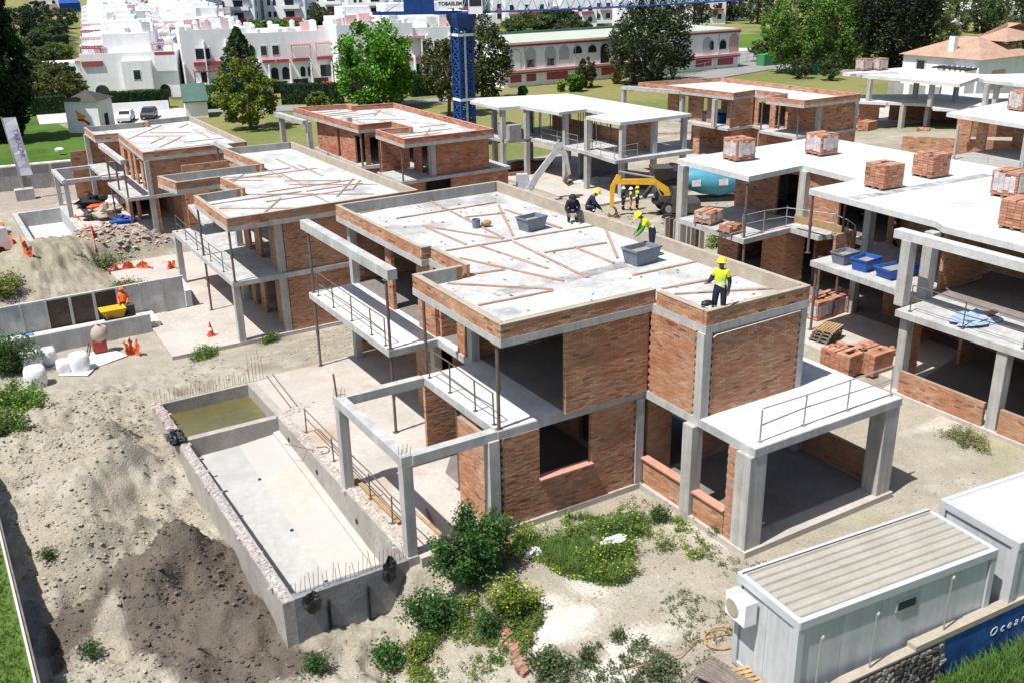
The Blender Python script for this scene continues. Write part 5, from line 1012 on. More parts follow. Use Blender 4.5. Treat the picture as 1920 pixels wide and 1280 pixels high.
bush('bright green bush at the left edge below the bulk bags', 22, 770, 1.3, 1.1, (.10, .19, .03), 28, 4200, .13, (YF, .04))
bush('grass clump at the left edge, lowest of the left bushes', 10, 810, 1.0, .7, (.11, .17, .04), 29, 2600, .12)
bush('yellowish weeds at the left edge by the earth mound', 12, 560, 1.2, 1.0, (.16, .19, .05), 30, 1800, .16)
bush('low weeds on the mound above the grey panels', 240, 548, 1.2, .45, (.11, .16, .05), 31, 1800, .14)
bush('low weeds on the mound left of the netting', 190, 500, 1.4, .4, (.13, .16, .07), 32, 1500, .16)
bush('green weeds on the slope beside the ribbed steel wall', 1345, 462, .9, .6, (.11, .18, .03), 33, 1200, .14)
for i in range(46):   # thin scatter of seedlings
    pass
def weedpatch(name, label, poly, n, h0, h1, cols, fl=.10, leaf=.055):
    x0, x1 = min(p[0] for p in poly), max(p[0] for p in poly); y0, y1 = min(p[1] for p in poly), max(p[1] for p in poly)
    x = rng.uniform(x0, x1, n*3); y = rng.uniform(y0, y1, n*3); wb = .35*fbm(x, y, 3, 1.2); k = inpoly(x+wb*1.8, y+wb*1.8, poly) & (fbm(x, y, 4, 1.0) > -.28+.62*rng.random(n*3)**2); x, y = x[k][:n], y[k][:n]; n = len(x)
    hm = (h0+(h1-h0)*np.clip(.45+1.7*fbm(x+9, y, 3, 1.0), 0, 1.1))*(.6+.6*rng.random(n)); z = height(x, y, False); m = MB(); tone = np.clip(.5+1.2*fbm(x-4, y, 2, .8), 0, 1)
    q = 16; X_ = np.repeat(x, q)+rng.normal(0, .05, n*q); Y_ = np.repeat(y, q)+rng.normal(0, .05, n*q); U = rng.random(n*q); Z_ = np.repeat(z, q)+np.repeat(hm, q)*U+.01
    c = (np.array(cols[0])*(1-np.repeat(tone, q)[:, None])+np.array(cols[1])*np.repeat(tone, q)[:, None])*(.55+.8*rng.random((n*q, 1))); f_ = (U > .72) & (rng.random(n*q) < fl*1.3*np.repeat(np.clip(.5+1.6*fbm(x, y+20, 2, .7), 0, 1), q)); c[f_] = np.array(YF)*(.7+.5*rng.random((f_.sum(), 1)))
    leaves(m, np.stack([X_, Y_, Z_], -1), leaf, c); o = m.build(name, 'leaf', kind='stuff', label=label); o['category'] = 'weeds'
W4 = lambda pts: [at2(*p, -.2) for p in pts]
weedpatch('weed_patch', 'patch of green weeds with yellow flowers before the window wall', W4([(955, 1015), (1010, 985), (1090, 970), (1180, 950), (1230, 955), (1265, 985), (1330, 1020), (1320, 1050), (1240, 1045), (1200, 1085), (1130, 1105), (1060, 1085), (990, 1055)]), 1900, .05, .75, [(.075, .14, .032), (.145, .205, .045)], .12)
weedpatch('weed_patch', 'loose yellowish weeds around the foot of the largest bush', W4([(760, 1150), (850, 1120), (1000, 1110), (1010, 1170), (960, 1210), (840, 1220), (780, 1235)]), 1000, .06, .4, [(.075, .13, .03), (.14, .18, .04)], .08)
weedpatch('weed_patch', 'sparse low weeds along the bottom edge of the front yard', W4([(560, 1290), (690, 1215), (800, 1225), (930, 1215), (960, 1290)]), 550, .05, .25, [(.06, .10, .035), (.12, .15, .05)], .05)
weedpatch('weed_patch', 'grey green weeds along the bottom edge left of the pallets', W4([(960, 1290), (1000, 1215), (1100, 1200), (1230, 1215), (1300, 1290)]), 420, .05, .3, [(.075, .105, .05), (.13, .15, .08)], .03)
def fxw(n):
    pl = W4([(965, 1010), (1090, 970), (1230, 955), (1320, 1020), (1240, 1045), (1130, 1100), (990, 1050)]); x = rng.uniform(12.5, 18, n*4); y = rng.uniform(17.5, 21.6, n*4); k = inpoly(x+.5*fbm(x, y, 3, 1.2), y+.5*fbm(x+5, y, 3, 1.2), pl) & (fbm(x, y, 3, 1.0) > .0); return x[k][:n], y[k][:n]
blades_later = True
def seedlings():
    m = MB(); n = 620; x = rng.uniform(9, 19, n*3); y = rng.uniform(13, 21, n*3); k = (vnoise(x*.8+3, y*.8)+vnoise(x*.3, y*.3) > .18) & ~((x > 13.8) & (y < 14.2)) & ~((x > 17.6) & (y > 16.8)); x, y = x[k][:n], y[k][:n]; z = height(x, y)
    for a, b, c in zip(x, y, z):
        q = rng.integers(5, 14); leaves(m, np.stack([a+rng.normal(0, .05, q), b+rng.normal(0, .05, q), c+.03+.07*rng.random(q)], -1), .055, np.array((.095, .13, .055))*(.6+.8*rng.random((q, 1))))
    m.build('seedling_scatter', 'leaf', kind='stuff', label='thin scatter of seedlings over the front yard')['category'] = 'seedlings'
seedlings()
def blades(name, label, n, fx, zf, h0, h1, col, wdt=.012):
    x, y = fx(n); n = len(x); z = zf(x, y); h = rng.uniform(h0, h1, n); a = rng.random(n)*6.28; lean = h*rng.uniform(.25, .9, n); w_ = wdt*(.7+.6*rng.random(n)); dx, dy = np.cos(a), np.sin(a); px_, py_ = -dy, dx
    def pt(t, k, s): return np.stack([x+dx*lean*t*t+px_*w_*s*k, y+dy*lean*t*t+py_*w_*s*k, z+h*t*(1-.25*t*lean/h)], -1)
    v = np.stack([pt(0, 1, -1), pt(0, 1, 1), pt(.5, .8, 1), pt(.5, .8, -1), pt(1, .1, 1), pt(1, .1, -1)], 1).reshape(-1, 3); f = (np.arange(n)[:, None, None]*6+np.array([[0, 1, 2, 3], [3, 2, 4, 5]])).reshape(-1, 4)
    c = np.repeat(np.array(col)*(.55+.9*rng.random((n, 1)))*(1+.2*rng.random((n, 3))), 2, axis=0); m = MB(); m.add(v, f, c); o = m.build(name, 'leaf', kind='stuff', label=label); o['category'] = 'grass'; return o
def fx1(n):
    x = rng.uniform(15.5, 24, n); y = 11.25-(x-14.5)*.06-.12-rng.random(n)**1.2*2.6; return x, y
blades('long_grass', 'long green grass outside the mural wall', 15000, fx1, lambda x, y: height(x, y), .3, .75, (.075, .15, .025), .014)
blades('meadow_grass', 'tufts of thin grass among the flowering weeds', 5000, fxw, lambda x, y: height(x, y, False), .12, .5, (.11, .185, .045), .007)
def fx2(n): return rng.uniform(-2.2, -.12, n), rng.uniform(18, 33, n)
blades('verge_grass', 'green grass strip outside the hoarding', 6000, fx2, lambda x, y: height(x, y), .08, .25, (.09, .16, .03), .014)
# ---- trees beyond the site
ZT = -4.5
def T_(px, py): return (*at2(px, py, ZT), ZT)
conifer('tall dark cypress at the left edge on the lawn', T_(10, 266), 23, 3.9, (.017, .034, .013), 1, 26000, .5, pw_=.7)
tree('large bright green leafy tree in front of the white terrace houses', T_(708, 205), 11.5, 5.6, (.075, .19, .018), 11, 14000, .5, .02, 80)
tree('yellow green tree before the terrace houses, left of the large one', T_(470, 243), 8.5, 3.6, (.12, .155, .022), 12, 6500, .42, .1, 48)
tree('dark green tree at the left foot of the yellow green tree', T_(430, 228), 6.0, 2.4, (.05, .095, .025), 13, 2500, .4, .2, 30)
conifer('dark pointed araucaria between the terrace houses', T_(458, 190), 11, 3.0, (.035, .065, .022), 14, 3500, .55, 'conifer_tree')
tree('brown green tree left of the crane mast', T_(842, 218), 10.5, 3.6, (.075, .085, .026), 15, 7000, .4, .2, 48)
tree('dark tree right of the crane mast', T_(905, 190), 12.0, 4.2, (.055, .075, .024), 16, 9500, .42, .04, 60)
tree('big dark tree hiding the arched building end', T_(1218, 158), 14.5, 6.6, (.042, .06, .024), 17, 14000, .5, .02, 80)
tree('bright green tree by the road, right of the arched building', T_(1490, 138), 14, 5.4, (.08, .15, .025), 18, 10000, .45, .05, 60)
tree('bright green tree right of the other roadside tree', T_(1562, 130), 14, 5.2, (.085, .155, .025), 19, 10000, .45, .04, 60)
tree('very dark tall tree left of the tiled villa', T_(1668, 140), 21, 6.4, (.02, .028, .015), 20, 15000, .55, .01, 80)
tree('clipped round bush by the roadside', T_(1500, 148), 3.6, 1.9, (.045, .06, .03), 21, 2000, .3, .05, 30); tree('clipped round bush right of the green bin', T_(1556, 152), 4.4, 2.2, (.055, .085, .03), 22, 2200, .32, .05, 30)
for i, (px, py, h_, r_, c_, lab) in enumerate([(1078, 172, 2.8, 1.5, GREEN, 'small round tree on the dry lawn'), (1100, 165, 4.5, 1.5, (.06, .07, .03), 'brownish small tree beside the round one on the dry lawn'), (980, 182, 1.6, .7, GREEN, 'sapling on the dry lawn left of the arched building'), (1155, 158, 1.8, .8, LIME, 'pale sapling near the big dark tree'), (1052, 172, 1.6, .6, LIME, 'thin pale sapling left of the round lawn tree'),
                                              (598, 208, 2.6, 1.9, (.12, .17, .03), 'yellow green shrub by the lane'), (392, 205, 2.4, 1.6, GREEN, 'round shrub beside the green roofed gate'), (100, 195, 6.0, 5.0, (.075, .085, .025), 'bushy olive coloured tree behind the gatehouse'), (72, 150, 4, 2.5, (.07, .10, .03), 'tree at the left garden behind the lawn'), (30, 75, 9, 5.5, (.025, .045, .02), 'dark round tree far behind the cypress'), (60, 62, 8, 4.5, (.03, .05, .02), 'second dark round tree far behind the cypress'),
                                              (345, 130, 7, 3.5, (.10, .15, .04), 'leafy tree between the two rows of white houses'), (352, 165, 5, 2.5, (.06, .08, .03), 'dark shrubbery between the two rows of white houses'), (390, 75, 10, 4.5, DARK, 'dark tree in front of the apartment block'), (520, 72, 5, 7, (.09, .16, .03), 'row of bright shrubs before the apartments, left part'), (470, 75, 5, 6, (.08, .15, .03), 'bright shrub before the apartments, middle part'), (580, 66, 9, 6, DARK, 'dark tree at the right end of the apartments'),
                                              (1000, 75, 7, 6, (.06, .09, .025), 'garden tree behind the arched building'), (1045, 72, 7, 6, DARK, 'dark garden tree behind the arched building'), (960, 80, 6, 5, (.08, .12, .03), 'light garden tree behind the crane'), (1700, 70, 14, 6, (.09, .11, .035), 'olive tree behind the very dark tree'), (1750, 55, 14, 7, (.07, .095, .03), 'tree on the slope behind the tiled villa'), (1800, 40, 14, 7, (.08, .11, .03), 'tree on the slope right behind the tiled villa'), (1880, 70, 11, 6, (.06, .09, .03), 'tree at the upper right'),
                                              (1900, 110, 6, 5, (.10, .11, .05), 'greyish bush right of the tiled villa'), (1420, 45, 10, 5, (.05, .075, .025), 'roadside tree on the far slope'), (1300, 55, 12, 6, (.05, .06, .03), 'tree behind the big dark tree'), (1375, 40, 9, 4, DARK, 'dark tree by the far road'), (1545, 60, 14, 7, (.08, .14, .025), 'green tree behind the roadside trees'), (1600, 40, 14, 7, (.07, .13, .025), 'green tree left behind the very dark tree'), (1460, 85, 9, 4, (.08, .15, .025), 'bushy tree on the green slope'),
    (75, 185, 3.5, 2.6, (.06, .085, .03), 'shrub left of the olive coloured tree'), (115, 160, 4, 3, (.055, .075, .03), 'shrub against the first white house'), (80, 125, 4, 3.4, (.06, .08, .03), 'garden shrub above the low pavilion'), (110, 118, 4.5, 3.4, (.09, .13, .03), 'bright garden shrub by the second white house'), (75, 100, 5, 4, (.05, .07, .03), 'dark garden shrub below the clipped hedge'), (105, 78, 6, 4.5, (.05, .075, .03), 'dark garden shrub above the clipped hedge'), (120, 55, 7, 5, (.05, .07, .03), 'garden tree below the blue shed'), (75, 45, 8, 5, (.04, .06, .025), 'garden tree left of the blue shed'),
    (335, 150, 5, 3, (.07, .10, .03), 'shrub along the walk right of the left row'), (345, 108, 6, 3.4, (.11, .16, .04), 'bright shrub along the walk right of the left row'), (335, 88, 7, 4, (.08, .11, .03), 'tree along the walk, level with the third white house'), (322, 70, 8, 4.5, (.045, .065, .025), 'dark tree along the walk by the apartment block'), (300, 45, 9, 5, (.05, .07, .025), 'dark tree left behind the apartment block'), (362, 178, 3, 2, (.05, .07, .03), 'low dark shrub beside the green roofed porch'),
    (440, 80, 4.5, 6, (.085, .15, .03), 'bright shrub before the second apartment block'), (560, 78, 5, 6, (.08, .14, .03), 'bright shrub before the fourth apartment block'), (610, 80, 9, 5, (.045, .065, .025), 'dark tree behind the arched window house'), (1120, 92, 5, 4, (.06, .10, .03), 'garden bush behind the arched building roof'), (985, 92, 4, 5, (.09, .14, .03), 'bright garden bush right of the crane top'), (1075, 82, 6, 4.5, (.05, .075, .025), 'dark garden bush left of the maroon terrace house'),
    (1440, 118, 5, 3.5, (.075, .12, .03), 'bush on the slope above the green cabin'), (1520, 118, 6, 4, (.08, .13, .03), 'bush between the two roadside trees'), (1600, 120, 8, 4, (.075, .13, .025), 'bush at the foot of the very dark tree'), (1730, 95, 9, 5, (.085, .10, .04), 'olive bush behind the very dark tree'), (1770, 85, 9, 5, (.08, .10, .035), 'bush behind the tiled roof'), (1840, 62, 9, 6, (.075, .10, .035), 'tree behind the tiled roof at the right'), (1660, 40, 16, 7, (.05, .08, .025), 'tall tree behind the very dark tree'), (1910, 85, 6, 5, (.09, .105, .05), 'greyish bush at the right edge')]):
    tree(lab, T_(px, py), h_, r_, c_, 60+i, int(1200+700*r_), .38+.03*r_, .04, 40, 'trees around the white town')
# hedges
def hedge(label, px0, py0, px1, py1, h_, w_=1.4):
    a = Vector((*at2(px0, py0, ZT), ZT)); b = Vector((*at2(px1, py1, ZT), ZT)); t = thing('hedge', label, 'hedge', tuple(a), group='clipped hedges'); m = MB(); m.bar(a+Vector((0, 0, h_/2)), b+Vector((0, 0, h_/2)), w_, h_-.1); m.build('hedge_core', 'hedge', t)
    n = int((b-a).length*130); d = (b-a).normalized(); nn = Vector((-d.y, d.x, 0)); tt = rng.random(n); side = rng.random(n); off = np.where(side < .45, -w_/2, np.where(side < .55, w_/2, rng.uniform(-w_/2, w_/2, n))); zz = np.where(side < .55, rng.uniform(0, h_, n), h_-.05); P_ = np.array(a)+np.outer(tt, np.array(b-a))+np.outer(off, np.array(nn)); P_[:, 2] = ZT+zz; P_ += rng.normal(0, .07, P_.shape)
    m = MB(); leaves(m, P_, .3, np.array((.022, .05, .014))*(.5+.9*rng.random((n, 1)))); m.build('foliage', 'leaf', t)
hedge('dark clipped hedge below the left white house', 187, 208, 318, 202, 2.6); hedge('dark hedge left of the gatehouse', 60, 218, 128, 213, 2.6); hedge('long dark hedge before the terrace houses, left stretch', 376, 200, 468, 198, 3.0); hedge('long dark hedge before the terrace houses, middle stretch', 530, 196, 645, 194, 3.0); hedge('dark hedge right of the large tree', 770, 182, 825, 178, 3.0); hedge('hedge on the garden terraces left of the white row, lower', 55, 92, 122, 84, 2.5, 3); hedge('hedge on the garden terraces left of the white row, upper', 62, 68, 122, 62, 2.5, 3); hedge('hedge behind the arched building', 980, 85, 1085, 82, 3.0, 3)
# ================================================================ THE WHITE TOWN
def arch_poly(w_, h_, arched):
    if not arched: return [(-w_/2, 0), (w_/2, 0), (w_/2, h_), (-w_/2, h_)]
    r_ = w_/2; return [(-r_, 0), (r_, 0)]+[(r_*math.cos(a), h_-r_+r_*math.sin(a)) for a in np.linspace(0, math.pi, 9)]
def facade_window(par, side, x, z, w_, h_, arched, W, D, frame='white', pane='glass'):
    """window on front (f), left (l) or right (r) face of a house in its local frame"""
    def place(p, d):   # p=(u,v) on the face, d proud
        u, v = p
        return {'f': (x+u, -d, z+v), 'r': (W+d, x+u, z+v), 'l': (-d, x-u, z+v)}[side]
    def slabm(poly, d0, d1):
        m = MB(); n = len(poly); vs = [place(p, d0) for p in poly]+[place(p, d1) for p in poly]
        f = [[i, (i+1) % n, n+(i+1) % n, n+i] for i in range(n)]+[[n, n+i, n+i+1, n+i+1] for i in range(1, n-1)]; m.add(vs, f); return m
    fr = slabm(arch_poly(w_+.24, h_+.24, arched), 0, .04); o = fr.build('window', frame, par, local=True)
    pn = slabm(arch_poly(w_, h_, arched), .041, .06); pn.build('pane', pane, o, local=True)
def whitehouse(label, loc, rz, W, D, Hh, wins=(), bands=(), awn=(), chim=(), blocks=(), group='white town houses', cat='house', rside=(), lside=(), par=.5, wall='render', name='town_house'):
    t = thing(name, label, cat, loc, rz, group)
    def b(nm, mt, *a): m = MB(); m.box(*a); return m.build(nm, mt, t, local=True)
    b('wall', wall, 0, W, 0, D, -1, Hh)
    for (x0, x1, y0, y1) in ((0, W, 0, .25), (0, W, D-.25, D), (0, .25, .26, D-.26), (W-.25, W, .26, D-.26)): b('roof_parapet', wall, x0, x1, y0, y1, Hh+.001, Hh+par)
    for (x0, x1, y0, y1, z0, z1) in blocks: b('wall_block', wall, x0, x1, y0, y1, z0, z1)
    for (x, z, w_, h_, ar) in wins: facade_window(t, 'f', x, z, w_, h_, ar, W, D)
    for (x, z, w_, h_, ar) in rside: facade_window(t, 'r', x, z, w_, h_, ar, W, D)
    for (x, z, w_, h_, ar) in lside: facade_window(t, 'l', x, z, w_, h_, ar, W, D)
    for (x0, x1, z, h_, dep, mt) in bands: b('balcony', mt, x0, x1, -dep, -.002, z, z+h_)
    for (x0, x1, z, mt) in awn:
        m = MB(); m.add([(x0, -.01, z+.7), (x1, -.01, z+.7), (x1, -1.5, z), (x0, -1.5, z), (x0, -.01, z+.62), (x1, -.01, z+.62), (x1, -1.5, z-.18), (x0, -1.5, z-.18)], MB.BF); m.build('awning', mt, t, local=True)
    for (x, y, h_) in chim:
        m = MB(); m.box(x-.35, x+.35, y-.35, y+.35, Hh, Hh+h_); m.lathe([(.48, Hh+h_), (.44, Hh+h_+.25), (.25, Hh+h_+.45), (0, Hh+h_+.5)], x, y, 10); m.build('chimney', wall, t, local=True)
    return t
def terrace_detail(t, W, Hh, seed):
    g = random.Random(seed)
    for i in range(int(W/1.1)):
        if g.random() < .55: m = MB(); x = i*1.1+.1; m.box(x, x+g.uniform(.5, .9), .02, .22, Hh+.5, Hh+g.uniform(.7, 1.1)); m.build('parapet_crest', 'render', t, local=True)
    for i in range(12): m = MB(); x = g.uniform(.5, W-2); y = g.uniform(2, 9); m.box(x, x+g.uniform(.5, 2), y, y+g.uniform(.5, 2), Hh-.02, Hh+g.uniform(.6, 1.9)); m.build('roof_clutter', g.choice(['render', 'render', 'kerb', 'pinkpale']), t, local=True)
    n = int(W/3.2)
    for i in range(n+1): x = min(W-.16, i*W/n); m = MB(); m.box(x, x+.16, -1.1, -.004, -.5, g.choice([4.6, 5.4, Hh-1.2])); m.build('party_wall', 'render', t, local=True)
    for i in range(n):
        x0 = i*W/n+.5; m = MB(); m.box(x0, x0+W/n-1.0, -.035, -.006, .0, g.uniform(1.7, 2.2)); m.build('ground_opening', g.choice(['dark', 'glass', 'dark']), t, local=True)
def pergola(t, x0, x1, y0, y1, z, mt='pink'):
    m = MB()
    for i in range(8): x = x0+(x1-x0)*i/7; m.box(x-.06, x+.06, y0, y1, z, z+.15)
    m.box(x0, x1, y0-.05, y0+.1, z-.18, z); m.box(x0, x0+.15, y0, y0+.15, z-2.3, z-.18); m.box(x1-.15, x1, y0, y0+.15, z-2.3, z-.18); m.build('pergola', mt, t, local=True)
def L_(px, py, z=ZT): return (*at2(px, py, z), z)
# ---- left row seen down its length
RZ = -.33
dirv = Vector((.13, .99)).normalized()
RL = [(k, 0.) for k in range(9)]+[(k, 1.) for k in range(2, 9)]
for kk, (k, cdx) in enumerate(RL):
    p0 = Vector(at2(163, 190, ZT))+dirv*15.5*k+Vector((.6*k+cdx*15.2, -4*cdx)); Hh = 7.6; ZR = ZT+.35*k
    lab = 'nearest white house of the left row, its blank gable facing the site' if kk == 0 else ['', 'second', 'third', 'fourth', 'fifth', 'sixth', 'seventh', 'eighth', 'ninth'][k]+' white house back in the left file of the left row' if cdx == 0 else ['', '', 'first', 'second', 'third', 'fourth', 'fifth', 'sixth', 'seventh'][k]+' white house back in the right file of the left row'
    t = whitehouse(lab, (p0.x, p0.y, ZR), RZ, 14.5, 15, Hh-.9, wins=[(2.6, .1, 2.1, 2.3, True), (12.2, .1, 1.6, 2.0, True), (8.3, 3.5, 1.3, 1.7, False)] if kk == 0 else [(3, 4, 1.2, 1.3, False), (8, 4, 1.2, 1.3, False)],
                   blocks=[(3.4, 10.6, 2.2, 14.5, Hh-.9, Hh+2.4), (6.2, 10.6, -1.1, -.002, 1.6, 6.0), (11.2, 14.5, -.5, -.002, 4.2, 6.6), (0.3, 3.4, 6, 14.5, Hh-.9, Hh+.6), (5, 9, 5, 9, Hh+2.4, Hh+4.2)] if kk == 0 else [(4, 11, 3, 14, Hh-.9, Hh+2.0+.3*(k % 2)), (.3, 3.9, 8, 14, Hh-.9, Hh+.9), (6, 9, 4, 8, Hh+2.1, Hh+4)],
                   bands=[(.2, 3.3, 5.3, .8, .25, 'pink'), (11.3, 14.3, 6.65, .5, .4, 'pink')], chim=[(2, 10, 1.4), (12.5, 9, 1.6), (12.5, 12, 1.3)], rside=[(4, 3.5, 1.1, 1.3, False), (9, 3.5, 1.1, 1.3, False)], lside=[(4, 3.5, 1.3, 1.5, False), (9, 3.5, 1.3, 1.5, False), (4, .3, 1.6, 2.2, True)])
    if kk == 0:   # window of the projecting box
        m = MB(); m.box(7.7, 9.0, -1.14, -1.105, 3.0, 4.7); w_ = m.build('window', 'white', t, local=True); m = MB(); m.box(7.85, 8.85, -1.17, -1.142, 3.15, 4.55); m.build('pane', 'glass', w_, local=True)
    g = random.Random(100+kk)
    if k < 4: pergola(t, .2, 3.3, .4, 3.6, Hh+.5, 'pink' if k % 2 == 0 else 'pinkpale'); pergola(t, 11, 14.2, .5, 4, Hh+.7, 'pinkpale')
    for q in range(26 if k < 4 else 10):
        x = g.uniform(.5, 13); y = g.uniform(2, 14); z0 = Hh+2.3 if 4 < x < 10 and y > 3 else Hh-.9; a_ = g.uniform(.4, 1.6); b_ = g.uniform(.4, 2.2); c_ = g.uniform(.5, 1.7); m = MB(); m.box(x, x+a_, y, y+b_, z0-.02, z0+c_)
        m.build('roof_clutter', g.choice(['render', 'render', 'render', 'kerb', 'pinkpale', 'contframe']), t, local=True)
# ---- terrace houses across the middle
a = Vector(at2(352, 184, ZT)); tA = whitehouse('white terrace house left of the dark conifer with red pergola', (a.x, a.y, ZT), -.2, 10.2, 12, 9.9, wins=[(3.2, 5.9, 2.2, 1.6, False), (8.4, 5.9, 1.9, 1.8, False), (3.0, 2.2, 1.0, 1.8, False), (6.2, 2.2, 1.0, 1.8, False)], bands=[(1.6, 6.0, 4.9, .6, .9, 'pink'), (7.0, 10.0, 5.0, .6, .9, 'pink'), (1.4, 7.0, 1.9, .3, 1.0, 'white')], chim=[(2.8, 4, 1.2), (4.6, 5, 1.5), (8.5, 4, 1.4)], lside=[(4, 3, 1.2, 1.4, False)])
pergola(tA, 1.4, 7.0, -1.6, -.1, 4.2)
a = Vector(at2(468, 178, ZT)); tB = whitehouse('white terrace house with arched windows and red awnings', (a.x, a.y, ZT), -.2, 17.0, 12, 9.1, wins=[(1.2, 6.2, .9, 1.3, True), (3.0, 6.1, .9, 1.4, False), (4.9, 6.1, 1.0, 1.4, False), (14.9, 6.2, .9, 1.3, True), (16.2, 6.2, .9, 1.3, True), (4.4, 2.1, 1.2, 2.0, True), (6.2, 2.1, 1.2, 2.0, True), (9.0, 2.4, .8, 1.6, True), (10.2, 2.4, .8, 1.6, True), (13.2, 2.2, 2.6, 1.9, False), (16.0, 2.8, 1.6, 1.0, False)], bands=[(2.6, 4.6, 4.9, .45, .5, 'pink'), (4.8, 6.8, 4.9, .45, .5, 'pink'), (7.4, 10.2, 4.9, .5, .6, 'pink'), (11.4, 14.0, 5.0, .5, .6, 'pink'), (15, 17, 2.0, .4, .5, 'pink')], awn=[(9.0, 11.6, .6, 'greenroof'), (11.8, 14.3, .7, 'awning'), (14.5, 17.0, .7, 'awning')], chim=[(2, 4, 1.2), (5, 5, 1.5), (8.5, 4, 1.6), (12, 5, 1.4), (15, 4, 1.3)], blocks=[(0, 2.2, -1.2, -.002, 0, 5)])
pergola(tB, 7.2, 10.4, -1.5, -.1, 7.6, 'pinkpale'); pergola(tB, 11.2, 14.2, -1.4, -.1, 7.7, 'pinkpale')
a = Vector(at2(640, 176, ZT)); tC = whitehouse('white terrace house partly hidden by the large green tree', (a.x, a.y, ZT), -.2, 12.5, 12, 10.1, wins=[(2, 6, 1, 1.3, False), (5, 6, 1, 1.3, False), (9, 6, 1, 1.3, True), (3, 2.2, 1.4, 1.6, False)], bands=[(1, 4, 4.9, .45, .5, 'pink'), (8, 11, 4.9, .45, .5, 'pink')], chim=[(3, 4, 1.5), (8, 4, 1.4), (11, 5, 1.5)]    )
a = Vector(at2(755, 168, ZT)); tD = whitehouse('white terrace house behind the crane with pink balconies', (a.x, a.y, ZT), -.2, 13.5, 12, 9.2, wins=[(4.3, 5.9, 1.2, 1.6, False), (6.4, 5.9, 1.2, 1.6, False), (10.4, 5.6, 2.0, 1.8, False), (2.6, 2.0, 2.0, 2.0, False), (6.6, 1.8, 2.6, 2.3, False), (11, 2, 1.2, 1.8, False)], bands=[(.8, 4.2, 4.6, .5, .8, 'pink'), (5.0, 8.0, 4.7, .5, .8, 'pink'), (.8, 4.0, 8.1, .4, 1.0, 'pinkpale'), (9.3, 12.4, 7.9, .4, 1.0, 'pinkpale'), (4.35, 4.8, .0, 8.5, .5, 'white'), (8.3, 8.8, 0, 8.5, .5, 'white')], chim=[(2, 4, 1.6), (6.5, 5, 1.4), (12, 3, 2.0)], blocks=[(1, 8, 4, 10, 9, 11.2)])
for t_, w_, h_, sd in ((tA, 10.2, 9.9, 1), (tB, 17, 9.1, 2), (tC, 12.5, 10.1, 3), (tD, 13.5, 9.2, 4)): terrace_detail(t_, w_, h_, sd)
for k, (px, py, w_, lab) in enumerate([(640, 118, 12, 'white house behind the large green tree, with red roof edge'), (720, 108, 14, 'white house just left of the crane jib, stepped roof'), (790, 104, 12, 'white house behind the crane mast, tall chimneys')]):
    a = at2(px, py, ZT); whitehouse(lab, (a[0], a[1], ZT), -.1, w_, 11, 8.5, wins=[(2.2, 5.6, 1.2, 1.4, False), (5.2, 5.6, 1.2, 1.4, True), (8.5, 5.6, 1.4, 1.4, False), (3, 2, 1.4, 1.8, False), (8, 2, 1.4, 1.8, False)], bands=[(1, 4, 4.6, .5, .8, 'pink'), (7, 10, 4.6, .5, .8, 'pinkpale')], chim=[(2, 3, 1.6), (6, 4, 1.8), (10, 3, 1.5)], blocks=[(2, 8, 3, 9, 8.5, 11)])
# ---- apartment blocks behind
for k, (px, py, w_, h_, lab) in enumerate([(312, 84, 12, 19, 'tall white apartment block at the left of the back row, lit front and grey side'), (405, 74, 12, 19, 'second white apartment block with pink balconies'), (500, 70, 12, 18, 'third white apartment block, behind the bright shrubs'), (580, 58, 13, 19, 'fourth white apartment block at the right end of the shrubs'), (660, 62, 13, 18, 'white apartment block behind the large green tree'), (740, 50, 13, 18, 'white apartment block above the crane counter jib'), (830, 46, 13, 18, 'white apartment block behind the crane sign')]):
    a = at2(px, py, ZT); st = [2.2, 5.4, 8.6, 11.8, 15.0]
    whitehouse(lab, (a[0], a[1], ZT), -.62, w_, 13, h_, wins=[(x, z, ww, 1.6, ar) for z in st for x, ww, ar in ((1.6, .9, True), (3.2, .9, True), (7.5, 2.6, False))], bands=[(5.6, 10.6, z-1.0, .9, .9, 'pink' if i % 2 else 'white') for i, z in enumerate(st)], rside=[(2.0, z, 1.0, 1.8, False) for z in st[:4]], chim=[(3, 4, 1.5), (8, 6, 1.5)], group='white apartment blocks', cat='building', name='apartment_block')
# ---- far rows along the top edge
far = []
for k, px in enumerate(range(948, 1270, 36)): far.append((px, 52-(k % 3)*7, 'white and pink terrace house far behind the jib, '+['first', 'second', 'third', 'fourth', 'fifth', 'sixth', 'seventh', 'eighth', 'ninth'][k]+' from the crane'))
far += [(1180, 72, 'white house with maroon roof terrace left of the big dark tree'), (1290, 48, 'white house behind the big dark tree'), (1340, 40, 'white house by the far road'), (1395, 24, 'pink and white house at the top edge above the green slope'), (1455, 18, 'orange tinted house at the top edge above the green slope'), (1520, 14, 'white house at the top edge above the roadside trees'), (215, 16, 'white house at the top edge behind the left row'), (262, 22, 'white house at the top edge left of the apartments'), (60, 30, 'low white house far behind the cypress'), (1870, 42, 'white house at the upper right corner'), (1790, 48, 'low white villa in the trees at the upper right'), (890, 30, 'white house right behind the crane sign'), (925, 45, 'white house beside the crane top')]
far += [(615+k*34, 34-(k % 3)*8, 'small white house at the top edge left of the crane, '+['first', 'second', 'third', 'fourth', 'fifth', 'sixth', 'seventh'][k]+' from the left') for k in range(7)]
far += [(965+k*42, 20-(k % 2)*6, 'small white house along the top edge above the jib, '+['first', 'second', 'third', 'fourth', 'fifth', 'sixth', 'seventh'][k]+' from the crane') for k in range(7)]
